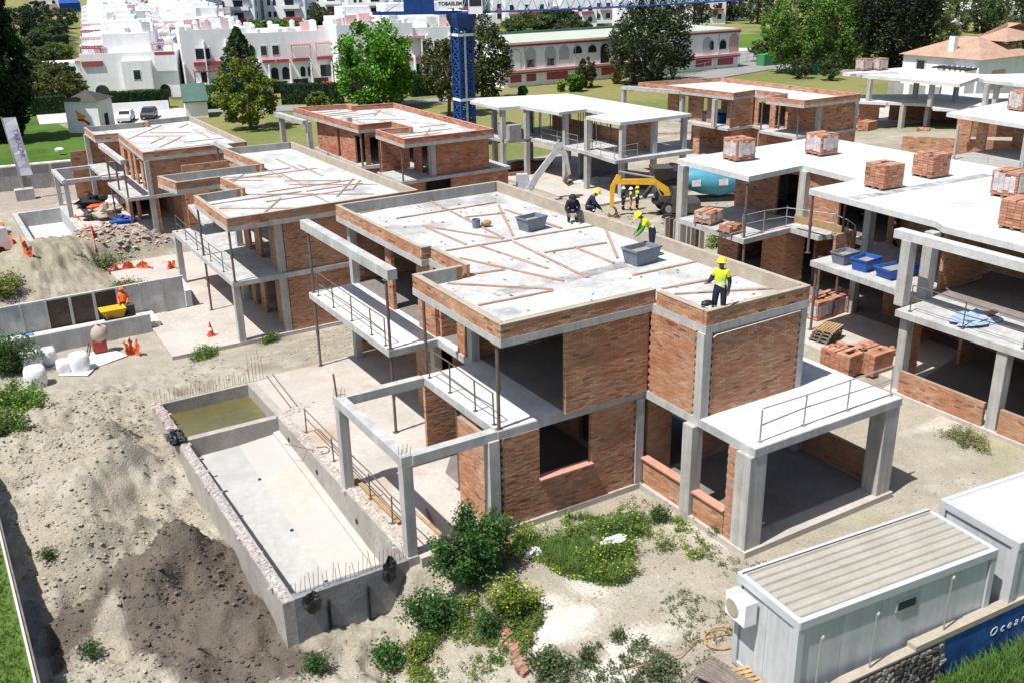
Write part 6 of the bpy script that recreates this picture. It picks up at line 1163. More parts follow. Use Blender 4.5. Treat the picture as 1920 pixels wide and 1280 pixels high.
for k, (px, py, lab) in enumerate(far):
    a = at2(px, py, ZT); g = random.Random(k); w_ = g.uniform(9, 14); h_ = g.uniform(7.5, 11) if py > 45 or 940 < px < 1270 else g.uniform(6, 9)
    if 1860 > px > 1780: h_ = 3.5
    whitehouse(lab, (a[0], a[1], ZT), g.uniform(-.7, -.1), w_, 11, h_, wins=[(x, z, 1.3, 1.5, g.random() < .3) for z in ((1.8, 5.0, 8.2) if h_ > 10 else (1.5, 4.6) if h_ > 5 else (1.2,)) for x in (2, w_*.5, w_-2)], bands=[(1, w_*.45, 3.9, .6, .8, g.choice(['pink', 'pinkpale', 'white'])), (w_*.55, w_-1, 3.9, .6, .8, g.choice(['pink', 'pinkpale']))] if h_ > 5 else (), blocks=[(1, w_*.5, 3, 9, h_, h_+2.2)], chim=[(w_*.7, 4, 1.6)], rside=[(3, 2, 1.2, 1.4, False), (7, 2, 1.2, 1.4, False)], wall='pinkpale' if px in (1455,) else 'render', group='far white houses')
# blue boat-cover shed at the upper left
a = at2(92, 25, ZT); T = thing('covered_shed', 'blue covered shed at the upper left behind the gardens', 'shed', (a[0], a[1], ZT)); m = MB(); m.box(a[0], a[0]+14, a[1], a[1]+9, ZT, ZT+4); m.build('wall', 'bluetarp', T); m = MB(); m.frustum((a[0]-.4, a[0]+14.4, a[1]-.4, a[1]+9.4), (a[0]+1, a[0]+13, a[1]+3, a[1]+6), ZT+4, ZT+6); m.build('roof', 'bluetarp', T)
# ---- long arched building
a = at2(945, 166, ZT); AB = thing('arcade_building', 'long white building with arched windows and pink bands', 'building', (a[0], a[1], ZT), -.045)
def ab(nm, mt, *q, par=AB): m = MB(); m.box(*q); return m.build(nm, mt, par, local=True)
W_ = 50; D_ = 17; ab('wall', 'render', 0, W_, 0, D_, -1, 6.9); ab('cornice', 'pink', -.15, W_+.15, -.18, -.002, 6.45, 6.75); ab('cornice', 'pinkpale', -.15, W_+.15, -.30, -.181, 6.76, 6.95); rf = ab('roof', 'greyroof', -.1, W_+.1, .1, D_+.1, 6.91, 7.1); ab('roof_edge', 'greenroof', -.2, W_+.2, D_+.12, D_+.6, 6.8, 7.5); ab('band', 'pinkpale', -.1, W_+.1, -.5, -.002, 2.35, 2.75); ab('band', 'pink', -.1, W_+.1, -.4, -.003, 2.1, 2.34)
ab('stair_tower', 'render', -1.0, 3.6, 9, 13, 6.9, 11.2); m = MB(); m.box(1.6, 2.6, 8.94, 8.99, 7.2, 9); m.build('tower_door', 'glass', AB, local=True); m = MB(); m.box(2.8, 3.5, 8.94, 8.99, 7.2, 9.8); m.build('tower_door', 'glass', AB, local=True)
u = lambda px: (px-945)*W_/(1352-945)
for px, w_, z, h_, pane in [(963, 1.9, 2.95, 3.0, 'render'), (987, 1.8, 3.0, 3.0, 'contframe'), (1018, 1.9, 3.0, 3.0, 'contframe'), (1040, 1.7, 3.9, 2.1, 'contframe'), (1062, 1.6, 4.7, 1.2, 'glass'), (1086, 1.6, 4.7, 1.2, 'glass'), (1107, 1.7, 2.8, 3.2, 'glass'), (1130, 1.8, 4.3, 1.8, 'contframe'), (1152, 1.6, 3.3, 2.6, 'contframe'), (1290, 1.8, 3.2, 2.5, 'contframe'), (1298, 1.0, 3.6, 1.6, 'glass'), (1320, 1.5, 3.6, 1.6, 'glass'), (1341, 2.0, 3.0, 3.0, 'pinkpale')]:
    facade_window(AB, 'f', u(px), z, w_, h_, True, W_, D_, 'contframe', pane)
for px, w_ in [(987, 1.4), (1018, 1.4)]: facade_window(AB, 'f', u(px), 3.05, w_, 1.2, False, W_, D_, 'contframe', 'glass')
for x0, x1 in [(955, 972), (980, 995), (1012, 1046), (1058, 1090), (1102, 1135), (1146, 1170), (1270, 1300), (1312, 1342)]: ab('lower_window', 'pink', u(x0), u(x1), -.06, -.003, .75, 1.95)
for px in (978, 1058, 1120, 1312): ab('downpipe', 'kerb', u(px)-.06, u(px)+.06, -.12, -.004, 2.8, 6.4)
facade_window(AB, 'l', 4, 3.4, 1.0, 1.8, False, W_, D_); facade_window(AB, 'l', 9, 3.4, 1.0, 1.8, False, W_, D_); facade_window(AB, 'l', 14, 3.0, 1.6, 2.6, True, W_, D_)
# fence beside it
T = thing('railing_fence', 'grey railing fence along the road by the arched building', 'fence', L_(1300, 140)); m_ = [at(p, q, ZT) for p, q in ((1180, 160), (1260, 150), (1340, 132), (1400, 118), (1450, 112))]
for (p, q) in zip(m_[:-1], m_[1:]):
    for z in (.3, 1.0, 1.7): m = MB(); m.tube([(p[0], p[1], ZT+z), (q[0], q[1], ZT+z)], .03, 5); m.build('rail', 'galv', T)
    for t_ in np.linspace(0, 1, 5)[:-1]: m = MB(); x = p[0]+(q[0]-p[0])*t_; y = p[1]+(q[1]-p[1])*t_; m.tube([(x, y, ZT), (x, y, ZT+1.8)], .05, 5); m.build('post', 'galv', T)
# ---- tiled villa
c = Vector((*at2(1838, 112, 2.5), 0)); l = Vector((*at2(1695, 101, 2.5), 0)); r = Vector((*at2(1905, 101, 2.5), 0)); T = thing('tiled_villa', 'white villa with terracotta tiled roof, chimney and arcade at the right', 'house', (c.x, c.y, ZT))
e1 = (l-c); e2 = Vector((-e1.y, e1.x, 0)).normalized()*-1
if e2.dot(Vector((1, 0.3, 0))) < 0: e2 = -e2
Lw = e1.length; Dw = 12.; e1n = e1.normalized()
def tv(u_, v_, z): q = c+e1n*u_+e2*v_; return (q.x, q.y, z)
def tvbox(nm, mt, u0, u1, v0, v1, z0, z1, par=None): m = MB(); m.add([tv(u0, v0, z0), tv(u1, v0, z0), tv(u1, v1, z0), tv(u0, v1, z0), tv(u0, v0, z1), tv(u1, v0, z1), tv(u1, v1, z1), tv(u0, v1, z1)], [q[::-1] for q in MB.BF.tolist()]); return m.build(nm, mt, par or T)
tvbox('wall', 'render', 0, Lw, 0, Dw, ZT, 2.45); 
def hip(nm, u0, u1, v0, v1, z0, z1, k):
    m = MB(); m.add([tv(u0, v0, z0), tv(u1, v0, z0), tv(u1, v1, z0), tv(u0, v1, z0), tv(u0+k, (v0+v1)/2, z1), tv(u1-k, (v0+v1)/2, z1)], [[0, 4, 5, 1], [1, 5, 2, 2], [2, 5, 4, 3], [3, 4, 0, 0], [0, 1, 2, 3]]); return m.build(nm, 'terracotta', T)
rf = hip('roof', -.5, Lw+.5, -.5, Dw+.5, 2.46, 4.7, 5.0); hip('upper_roof', 1.0, Lw-5, 7, Dw+6, 4.2, 6.2, 3.6)
ch = tvbox('chimney', 'white', Lw*.42, Lw*.42+.8, 1.2, 2.0, 2.8, 5.0, rf); tvbox('chimney_pot', 'rubber', Lw*.42+.1, Lw*.42+.7, 1.3, 1.9, 5.01, 5.4, rf)
tvbox('window_frame', 'kerb', Lw*.68, Lw*.82, -.05, -.002, .2, 1.9); tvbox('window', 'glass', Lw*.70, Lw*.80, -.08, -.051, .35, 1.75); tvbox('window', 'contframe', Lw*.40, Lw*.52, -.06, -.002, -.6, 1.6); tvbox('annexe', 'render', Lw*.02, Lw*.30, -2.2, -.002, ZT, 1.2)
for k in range(7): tvbox('pergola_beam', 'chassis', Lw*.02+k*.75, Lw*.02+k*.75+.25, -2.6, .3, 1.25, 1.45)
for k in range(4): u0 = Lw*.04+k*3.4; tvbox('arcade_arch', 'concrete', u0, u0+2.5, -.04, -.002, -4.2, -1.4)
tvbox('side_window', 'pinkpale', -.04, -.002, 3, 6, -1.5, .9)
# ---- gatehouse, gate, cars
x, y = at2(130, 250, ZT); T = thing('gatehouse', 'small white gatehouse with dark hipped roof and orange painted emblem', 'gatehouse', (x, y, ZT), -.6)
m = MB(); m.box(0, 4.3, 0, 4.3, 0, 4.0); m.build('wall', 'render', T, local=True); m = MB(); m.frustum((-.3, 4.6, -.3, 4.6), (2.0, 2.3, 2.0, 2.3), 4.0, 5.1); m.build('roof', 'chassis', T, local=True)
m = MB(); m.add([(1.3, -.02, 2.9), (1.9, -.02, 2.5), (2.6, -.02, 2.1), (2.2, -.02, 1.7), (1.5, -.02, 1.9), (1.4, -.02, 2.4)], [[0, 5, 1, 1], [5, 4, 2, 1], [4, 3, 2, 2]]); m.build('emblem', 'flagyellow', T, local=True); m = MB(); m.add([(1.4, -.022, 1.85), (2.3, -.022, 1.75), (3.1, -.022, 1.2), (2.8, -.022, .95), (2.2, -.022, 1.45), (1.5, -.022, 1.5)], [[0, 5, 4, 1], [1, 4, 3, 2]]); m.build('emblem', 'flagred', T, local=True); m = MB(); m.box(4.31, 4.33, 1.5, 2.6, .0, 2.2); m.build('door', 'dark', T, local=True)
x, y = at2(350, 224, ZT); T = thing('gate_porch', 'white entrance porch with green sloping roof beside the car park', 'porch', (x, y, ZT), -.2); m = MB(); m.box(0, 3, 0, 3.5, 0, 2.3); m.build('wall', 'render', T, local=True); m = MB(); m.add([(-.2, -.3, 2.2), (3.2, -.3, 2.2), (3.2, 3.6, 4.2), (-.2, 3.6, 4.2), (-.2, -.3, 2.4), (3.2, -.3, 2.4), (3.2, 3.6, 4.4), (-.2, 3.6, 4.4)], MB.BF); m.build('roof', 'greenroof', T, local=True)
a = at2(187, 216, ZT); b = at2(318, 208, ZT); m = MB(); m.bar((a[0], a[1], ZT+.7), (b[0], b[1], ZT+.7), .25, 1.6); solo(m, 'garden_wall', 'render', 'low white wall behind the parked cars', 'wall', (*a, ZT))
def car(label, loc, rz, paint, van=False, group='parked cars'):
    t = thing('parked_car', label, 'car', loc, rz, group); Lc, Wc = (5.0, 1.95) if van else (4.2, 1.75)
    prof = [(0, .35), (0, .75), (.15, .95), (1.0, 1.05), (1.7, 1.5 if not van else 1.95), (3.3 if not van else 4.9, 1.48 if not van else 1.95), (3.95 if not van else 4.95, 1.0), (Lc, .9), (Lc, .35)]
    m = MB(); n = len(prof); vs = [(x, -Wc/2+(.12 if z > 1.1 else 0), z) for x, z in prof]+[(x, Wc/2-(.12 if z > 1.1 else 0), z) for x, z in prof]; f = [[i, (i+1) % n, n+(i+1) % n, n+i][::-1] for i in range(n)]+[[0, i, i+1, i+1] for i in range(1, n-1)]+[[n, n+i+1, n+i, n+i] for i in range(1, n-1)]; m.add(vs, f); m.build('body', paint, t, local=True)
    m = MB(); m.add([(1.05, -Wc/2+.16, 1.08), (1.05, Wc/2-.16, 1.08), (1.66, Wc/2-.2, 1.45 if not van else 1.85), (1.66, -Wc/2+.2, 1.45 if not van else 1.85)], [[0, 1, 2, 3]]); m.v[-1][:, 0] -= .03; m.v[-1][:, 2] += .02; m.build('windscreen', 'glass', t, local=True)
    for s in (-1, 1): m = MB(); m.add([(1.35, s*(Wc/2-.04), 1.08), (3.6, s*(Wc/2-.04), 1.08), (3.2, s*(Wc/2-.09), 1.42), (1.75, s*(Wc/2-.09), 1.42)], [[0, 1, 2, 3]]); m.build('side_window', 'glass', t, local=True)
    for x in (.8, Lc-.85):
        for s in (-1, 1): m = MB(); m.tube([(x, s*(Wc/2-.18), .33), (x, s*(Wc/2+.02), .33)], .33, 14); m.build('wheel', 'rubber', t, local=True)
    return t
q = L_(232, 232, -4.3); car('white car parked in front of the hedge', (q[0], q[1], -4.33), 1.2, 'carwhite'); q = L_(276, 226, -4.3); car('dark car parked right of the white car', (q[0], q[1], -4.33), 1.2, 'cardark')
q = at(-6, 478, -4.0); car('white van cut by the left edge near the netting', (q[0]-3.9, q[1]-.5, hz(q[0], q[1])), .35, 'carwhite', True)
# ---- green cabinet, bin, pale sheet flag
q = L_(1432, 126); m = MB(); m.box(q[0], q[0]+5, q[1], q[1]+2, ZT, ZT+2.2); m.box(q[0]+5.01, q[0]+6, q[1]+.1, q[1]+1.9, ZT, ZT+2.0); solo(m, 'green_cabin', 'greencab', 'flat green cabin by the road bend', 'cabin', q)
q = L_(1522, 140); m = MB(); m.frustum((q[0], q[0]+1.6, q[1], q[1]+1.3), (q[0]-.15, q[0]+1.75, q[1]-.1, q[1]+1.4), ZT, ZT+1.5); m.box(q[0]-.2, q[0]+1.8, q[1]-.15, q[1]+1.45, ZT+1.52, ZT+1.75); solo(m, 'waste_bin', 'greenbin', 'green waste bin between the two clipped bushes', 'bin', q)
# ---- boundary wall, banner, lawn lamp at the left
W3 = thing('garden_wall', 'grey boundary wall with pale coping in front of the lawn', 'wall', (10, 105, -4.4)); m = MB(); m.bar((2, 106.4, -3.3), (18, 104.6, -3.3), .3, 2.4); m.build('wall', 'concrete', W3); m = MB(); m.bar((2, 106.4, -2.05), (18, 104.6, -2.05), .5, .14); m.build('coping', 'white', W3)
for i in range(6): m = MB(); x = 3+i*2.8; m.box(x-.15, x+.15, 106.05-(x-2)*.1125, 106.2-(x-2)*.1125, -4.5, -2.13); m.build('pier', 'slabedge', W3)
q = (*at2(50, 372, -4.3), -4.3); T = thing('banner_flag', 'tall white advertising banner with vertical purple lettering before the wall', 'banner', q); m = MB(); m.box(q[0]-.9, q[0]+.7, q[1]-.5, q[1]+.5, -4.5, -3.4); m.build('base_block', 'slabedge', T); m = MB(); m.tube([(q[0]-.15, q[1], -3.4), (q[0]-.75, q[1]+.05, 3.2)], .05, 6); m.build('pole', 'galv', T)
m = MB(); N_ = 8; vs = []
for i in range(N_+1): z = -2.2+5.3*i/N_; x = q[0]-.15-.6*(z+3.4)/6.6; vs += [(x+.03, q[1]+.03*math.sin(i), z), (x+1.15, q[1]-.12+.05*math.sin(i*1.7), z)]
m.add(vs, [[2*i, 2*i+1, 2*i+3, 2*i+2] for i in range(N_)]); m.add([(v[0], v[1]+.02, v[2]) for v in vs], [[2*i, 2*i+2, 2*i+3, 2*i+1] for i in range(N_)]); cl = m.build('cloth', 'banner', T)
text_mesh('TARALAR', .62, 'bannertext', 'banner_lettering', cl, Matrix.Translation((q[0]+.22, q[1]-.14, .75)) @ Matrix.Rotation(R(5.2), 4, 'Y').inverted() @ Matrix.Rotation(R(90), 4, 'X') @ Matrix.Rotation(R(-90), 4, 'Z'), 0, .01)
q = L_(113, 290, -4.4); m = MB(); m.tube([(q[0], q[1], -4.5), (q[0], q[1], -4.1)], .06, 6); m.lathe([(0, -4.1), (.45, -4.0), (.5, -3.8), (.3, -3.65), (0, -3.6)], q[0], q[1], 12); solo(m, 'lawn_lamp', 'white', 'small white lamp standing on the lawn', 'lamp', (q[0], q[1], -4.5))
# low garden buildings left of the row
a = at2(66, 148, ZT); T = thing('garden_pavilion', 'low white pavilion with orange tile edge left of the white row', 'pavilion', (a[0], a[1], ZT), -.2); m = MB(); m.box(0, 12, 0, 7, 0, 2.6); m.build('wall', 'render', T, local=True); m = MB(); m.box(.3, 7, -.02, -.001, .4, 1.9); m.build('opening', 'dark', T, local=True); m = MB(); m.box(7.5, 12.2, -.4, 7.2, 2.61, 2.9); m.build('tile_edge', 'terracotta', T, local=True)
# ================================================================ CRANE AND MACHINES
cx, cy = at2(873, 262, -3.6); cz = -3.8; th0 = R(10)
CRN = thing('tower_crane', 'blue tower crane with lattice mast and long jib', 'crane', (cx, cy, cz))
d_ = np.hypot(cx, cy); 
def zat(px, py, x, y): d = ray(px, py); t = (x*d[0]+y*d[1])/(d[0]**2+d[1]**2); return CAMZ+d[2]*t
zs = zat(873, 30, cx, cy); hw = 16.5*d_/FPX*.80
m = MB(); m.box(cx-1.6, cx+1.6, cy-1.6, cy+1.6, cz-.6, cz+.3); m.build('base', 'concrete', CRN)
for sx in (-1, 1):
    for sy in (-1, 1): m = MB(); m.bar((cx+sx*hw, cy+sy*hw, cz+.3), (cx+sx*hw, cy+sy*hw, zs-1.2), .26); m.build('mast_leg', 'crane', CRN)
m = MB(); n = int((zs-cz)/1.1); st = (zs-1.2-cz-.3)/n
for i in range(n):
    z0 = cz+.3+i*st; z1 = z0+st; P_ = [(-hw, -hw), (hw, -hw), (hw, hw), (-hw, hw)]
    for k in range(4):
        a, b = P_[k], P_[(k+1) % 4]
        if (i+k) % 2: a, b = b, a
        m.bar((cx+a[0], cy+a[1], z0), (cx+b[0], cy+b[1], z1), .2); m.bar((cx+b[0], cy+b[1], z0), (cx+a[0], cy+a[1], z1), .14); m.bar((cx+a[0], cy+a[1], z1), (cx+b[0], cy+b[1], z1), .14)
m.build('mast_bracing', 'crane', CRN)
m = MB(); m.bar((cx-.15, cy-hw-.12, cz+.3), (cx-.15, cy-hw-.12, zs-1.5), .22, .06); m.build('ladder', 'craneband', CRN)
for z in (zat(873, 65, cx, cy), zat(873, 186, cx, cy)):
    m = MB(); [m.bar((cx+a[0]*1.12, cy+a[1]*1.12, z), (cx+b[0]*1.12, cy+b[1]*1.12, z), .12, .28) for a, b in zip([(-hw, -hw), (hw, -hw), (hw, hw), (-hw, hw)], [(hw, -hw), (hw, hw), (-hw, hw), (-hw, -hw)])]; m.build('collar', 'bigbag', CRN)
m = MB(); m.frustum((cx-hw*1.1, cx+hw*1.1, cy-hw*1.1, cy+hw*1.1), (cx-hw*1.5, cx+hw*1.5, cy-hw*1.5, cy+hw*1.5), zs-1.2, zs-.2); m.box(cx-hw*1.5, cx+hw*1.5, cy-hw*1.5, cy+hw*1.5, zs-.19, zs+.35); m.build('slewing_ring', 'crane', CRN)
j0 = Vector((cx, cy, zs+.35)); 
def along(px, py, z):
    a = at(px, py, z); return Vector(a)
jd = Vector((CR[0], CR[1], 0)).normalized(); jd = (jd+Vector((.0, .06, 0))).normalized(); jn = Vector((-jd.y, jd.x, 0))
JL = 47.; BL = 9.6
def jp(t, o, z): q = j0+jd*t+jn*o; return (q.x, q.y, q.z+z)
jz = lambda t: .004*t*t*.18+.0*t
for o in (-.6, .6): m = MB(); m.tube([jp(t, o, jz(t)) for t in np.linspace(0, JL, 9)], .09, 6); m.build('jib_chord', 'crane', CRN)
m = MB(); m.tube([jp(t, 0, jz(t)+1.3) for t in np.linspace(0, JL, 9)], .09, 6); m.build('jib_chord', 'crane', CRN)
m = MB(); k = 0
for t in np.arange(0, JL-1.2, 1.2):
    for o in (-.6, .6): m.bar(jp(t, o, jz(t)), jp(t+.6, 0, jz(t)+1.3), .06); m.bar(jp(t+.6, 0, jz(t)+1.3), jp(t+1.2, o, jz(t)), .06)
    m.bar(jp(t, -.6, jz(t)), jp(t, .6, jz(t)), .05)
m.build('jib_lattice', 'craneband', CRN)
for o in (-.55, .55): m = MB(); m.bar(jp(0, o, 0), jp(-BL, o, .1), .16, .32); m.build('counter_jib', 'crane', CRN)
m = MB(); m.bar(jp(-.5, 0, -.02), jp(-BL, 0, .08), 1.0, .06); m.build('counter_deck', 'crane', CRN)
m = MB(); m.box(-1, 1, -.5, .5, 0, 1.5); m.xform(Matrix.Translation(jp(-5.2, 0, .2)) @ Matrix.Rotation(math.atan2(jd.y, jd.x), 4, 'Z')); m.build('winch', 'crane', CRN); m = MB(); m.box(-.7, .7, -.5, .5, -.2, 2.6); m.xform(Matrix.Translation(jp(-3.6, .0, .2)) @ Matrix.Rotation(math.atan2(jd.y, jd.x), 4, 'Z')); m.build('counterweight', 'crane', CRN)
m = MB()
for o in (-.5, .5): m.bar(jp(-.9, o, 0), jp(-.2, 0, 5), .16); m.bar(jp(.9, o, 0), jp(-.2, 0, 5), .16)
m.build('tower_head', 'crane', CRN); m = MB(); m.tube([jp(-.2, 0, 5), jp(24, 0, jz(24)+1.3)], .03, 5); m.tube([jp(-.2, 0, 5), jp(-8, 0, .3)], .03, 5); m.build('tie_rod', 'crane', CRN)
m = MB(); m.box(-.7, .8, -.6, .5, -.1, 1.9); m.xform(Matrix.Translation(jp(1.5, -1.2, .0)) @ Matrix.Rotation(math.atan2(jd.y, jd.x), 4, 'Z')); cb = m.build('cab', 'white', CRN); m = MB(); m.box(-.6, .7, -.62, -.605, .7, 1.7); m.xform(Matrix.Translation(jp(1.5, -1.2, .0)) @ Matrix.Rotation(math.atan2(jd.y, jd.x), 4, 'Z')); m.build('cab_window', 'glass', cb)
sp = jp(-1.15, -.75, .95); m = MB(); m.box(-1.35, 1.35, -.03, .03, -.45, .75); m.xform(Matrix.Translation(sp) @ Matrix.Rotation(math.atan2(jd.y, jd.x), 4, 'Z')); sg_ = m.build('sign_board', 'white', CRN)
text_mesh('TOBAELEM', .52, 'signtext', 'sign_lettering', sg_, Matrix.Translation(Vector(sp)-jn*.04) @ Matrix.Rotation(math.atan2(jd.y, jd.x), 4, 'Z') @ Matrix.Rotation(R(90), 4, 'X'), 0, .004, bold=.018)
# ---- excavators
def excavator(label, loc, rz, paint, boom, stick, bucket, s=1.):
    t = thing('excavator', label, 'excavator', loc, rz, 'excavators in the yard')
    for y in (-.75, .75):
        m = MB(); pts = [(-1.1+.0, .28), (-1.35, .5), (-1.1, .72), (1.1, .72), (1.35, .5), (1.1, .28)]; n = 6; vs = [(x*s, (y-.2)*s, (z-.28)*s) for x, z in pts]+[(x*s, (y+.2)*s, (z-.28)*s) for x, z in pts]; m.add(vs, [[i, (i+1) % n, n+(i+1) % n, n+i] for i in range(n)]+[[0, 5, 4, 1], [1, 4, 3, 2], [6, 7, 10, 11], [7, 8, 9, 10]]); m.build('track', 'rubber', t, local=True)
    m = MB(); m.box(-.9*s, .9*s, -.5*s, .5*s, .25*s, .5*s); m.build('undercarriage', 'chassis', t, local=True)
    m = MB(); m.box(-1.5*s, .6*s, -.85*s, .85*s, .55*s, 1.25*s); m.frustum((-1.5*s, -.3*s, -.85*s, .85*s), (-1.4*s, -.4*s, -.75*s, .75*s), 1.251*s, 1.5*s); m.build('house', 'chassis' if paint == 'yellow' else paint, t, local=True)
    m = MB(); m.frustum((-.35*s, .75*s, .05*s, .85*s), (-.3*s, .55*s, .1*s, .8*s), 1.26*s, 2.4*s); cb = m.build('cab', 'chassis' if paint == 'yellow' else paint, t, local=True); m = MB(); m.add([(.76*s, .12*s, 1.4*s), (.76*s, .78*s, 1.4*s), (.6*s, .75*s, 2.3*s), (.6*s, .15*s, 2.3*s)], [[0, 1, 2, 3]]); m.v[0][:, 0] += .02; m.build('windscreen', 'glass', cb, local=True)
    def arm(name, pts, w0, w1, th):
        m = MB(); n = len(pts)
        vs = []
        for i, (x, z) in enumerate(pts):
            a = pts[max(i-1, 0)]; b = pts[min(i+1, n-1)]; d = Vector((b[0]-a[0], b[1]-a[1])).normalized(); w_ = (w0+(w1-w0)*i/(n-1))*(1.25 if 0 < i < n-1 else 1); nn = Vector((-d.y, d.x))*w_/2
            vs += [(x+nn.x, -th, z+nn.y), (x+nn.x, th, z+nn.y), (x-nn.x, th, z-nn.y), (x-nn.x, -th, z-nn.y)]
        f = [[3, 2, 1, 0], [4*n-4, 4*n-3, 4*n-2, 4*n-1]]+[[4*i+k, 4*i+(k+1) % 4, 4*i+4+(k+1) % 4, 4*i+4+k] for i in range(n-1) for k in range(4)]
        m.add(vs, f); return m.build(name, paint, t, local=True)
    arm('boom', boom, .42, .34, .16); arm('stick', stick, .34, .22, .13)
    b0 = boom[0]; mid = boom[len(boom)//2]; m = MB(); m.tube([(b0[0]+.3, .22, b0[1]-.1), (mid[0], .22, mid[1]-.05)], .06, 7); m.tube([(mid[0], 0, mid[1]+.3), (stick[0][0], 0, stick[0][1]+.3)], .07, 7); m.build('hydraulic_ram', 'galv', t, local=True)
    bx, bz = bucket; m = MB(); pr = [(0, .15), (-.35, -.1), (-.45, -.55), (-.1, -.8), (.35, -.6), (.2, -.5), (-.08, -.65), (-.28, -.45), (-.2, -.1)]; n = len(pr); vs = [(bx+x, -.38, bz+z) for x, z in pr]+[(bx+x, .38, bz+z) for x, z in pr]; m.add(vs, [[i, (i+1) % n, n+(i+1) % n, n+i] for i in range(n)]+[[0, 8, 7, 1], [1, 7, 6, 2], [2, 6, 5, 3], [3, 5, 4, 4], [9, 10, 16, 17], [10, 11, 15, 16], [11, 12, 14, 15], [12, 13, 14, 14]]); m.build('bucket', 'rust', t, local=True)
    return t
q = G(1262, 412); rzy = math.atan2(-CR[1], -CR[0])
excavator('yellow excavator with arched arm in the machine yard', (q[0]+1.0, q[1]+.6, q[2]-.1), rzy, 'yellow', [(.7, 1.2), (1.0, 2.1), (1.9, 2.75), (4.8, 2.8)], [(4.5, 3.25), (4.95, 2.4), (5.0, .85)], (4.95, .8), 1.0)
q = G(1000, 372); excavator('grey excavator whose arm rises behind the near roof', (q[0]-1.9, q[1]-1.2, hz(q[0], q[1])-.05), math.atan2(CR[1], CR[0])+.12, 'greypaint', [(.6, 1.2), (1.3, 2.3), (2.4, 3.7), (3.2, 4.6)], [(3.1, 4.8), (3.55, 3.9), (3.9, 2.3)], (3.9, 2.2), 1.0)
# ---- mixer truck
q = at2(1318, 392, -2.3); T = thing('mixer_truck', 'concrete mixer truck with cyan drum behind the white roofed villa', 'truck', (q[0], q[1], hz(*q)), math.atan2(CR[1], CR[0])+.1+math.pi)
m = MB(); prof = [(0, -2.3), (.48, -2.25), (.95, -1.0), (1.0, .4), (.82, 1.4), (.42, 2.3), (.33, 2.3), (0, 2.0)]
m.lathe(prof, 0, 0, 20); m.xform(Matrix.Translation((-.3, 0, 2.25)) @ Matrix.Rotation(R(80), 4, 'Y')); dr = m.build('drum', 'cyan', T, local=True, smooth=True)
for x, s_ in ((-1.5, 1), (.55, 1), (-1.5, -1), (.55, -1)): m = MB(); m.add([(x, s_*-.92, 2.6), (x+.7, s_*-.93, 2.58), (x+.7, s_*-1.05, 2.12), (x, s_*-1.03, 2.12)], [[3, 2, 1, 0]]); m.v[0][:, 1] -= .05*s_; m.build('drum_panel', 'film', dr, local=True)
m = MB(); m.box(-4.0, 3.9, -.45, .45, .75, 1.05); m.box(2.5, 3.6, -1.1, 1.1, 1.06, 1.5); m.box(-2.6, 2.4, -1.15, -.5, .55, .95); m.build('chassis', 'chassis', T, local=True); m = MB(); m.box(-5.7, -4.05, -1.2, 1.2, .6, 2.9); cb = m.build('cab', 'white', T, local=True); m = MB(); m.box(-5.73, -5.705, -1.0, 1.0, 1.7, 2.6); m.build('windscreen', 'glass', cb, local=True)
m = MB(); m.frustum((2.9, 3.9, -.6, .6), (2.6, 4.1, -.9, .9), 2.6, 3.5); m.bar((3.7, 0, 2.5), (4.6, 0, 1.2), .5, .2); m.build('chute', 'chassis', T, local=True)
for x in (-4.9, -3.3, 1.6, 2.95):
    for y in (-1.0, 1.0): m = MB(); m.tube([(x, y-.16, .52), (x, y+.16, .52)], .52, 16); w_ = m.build('wheel', 'rubber', T, local=True); m = MB(); m.tube([(x, y-.17*np.sign(-y)*-1, .52), (x, y+.175*np.sign(y), .52)], .27, 12); m.build('hub', 'concrete', w_, local=True)
# yard clutter
for i, (px, py, r_, mt, lab, sq) in enumerate([(985, 325, 1.2, 'rust', 'brown heap of earth and pipes left of the grey excavator', (1.8, 1, .5)), (1225, 352, 1.2, 'oldwood', 'pile of timber and formwork behind the yellow excavator', (2.4, 1, .5)), (1255, 335, 1.3, 'pinkpale', 'pile of pale pink bagged material behind the yellow arm', (2.2, 1, .5)), (1300, 348, .9, 'kerb', 'heap of grey formwork beside the mixer truck', (1.6, 1, .6)), (1110, 345, .8, 'whiteslab', 'pale heap of sand under the bare frame villa', (2.2, 1, .3)), (1370, 372, 1.0, 'oldwood', 'wooden crates stacked behind the mixer truck', (1, .8, 1.0))]):
    q = G(px, py); blob('material_heap', mt, lab, 'heap', (q[0], q[1], q[2]+r_*sq[2]*.8), r_, sq, 80+i, 'material heaps in the machine yard', amp=.8)
for i, (px, py) in enumerate([(962, 322), (975, 332), (990, 326)]):
    q = G(px, py); m = MB(); m.tube([(q[0]-1.6, q[1]+.4, q[2]+.25), (q[0]+1.6, q[1]-.4, q[2]+.25)], .25, 9); solo(m, 'earth_roll', 'rust', ['leftmost brown pipe bundle in the yard behind the red villa', 'middle brown pipe bundle in the yard behind the red villa', 'rightmost brown pipe bundle in the yard behind the red villa'][i], 'pipe', (q[0], q[1], q[2]))
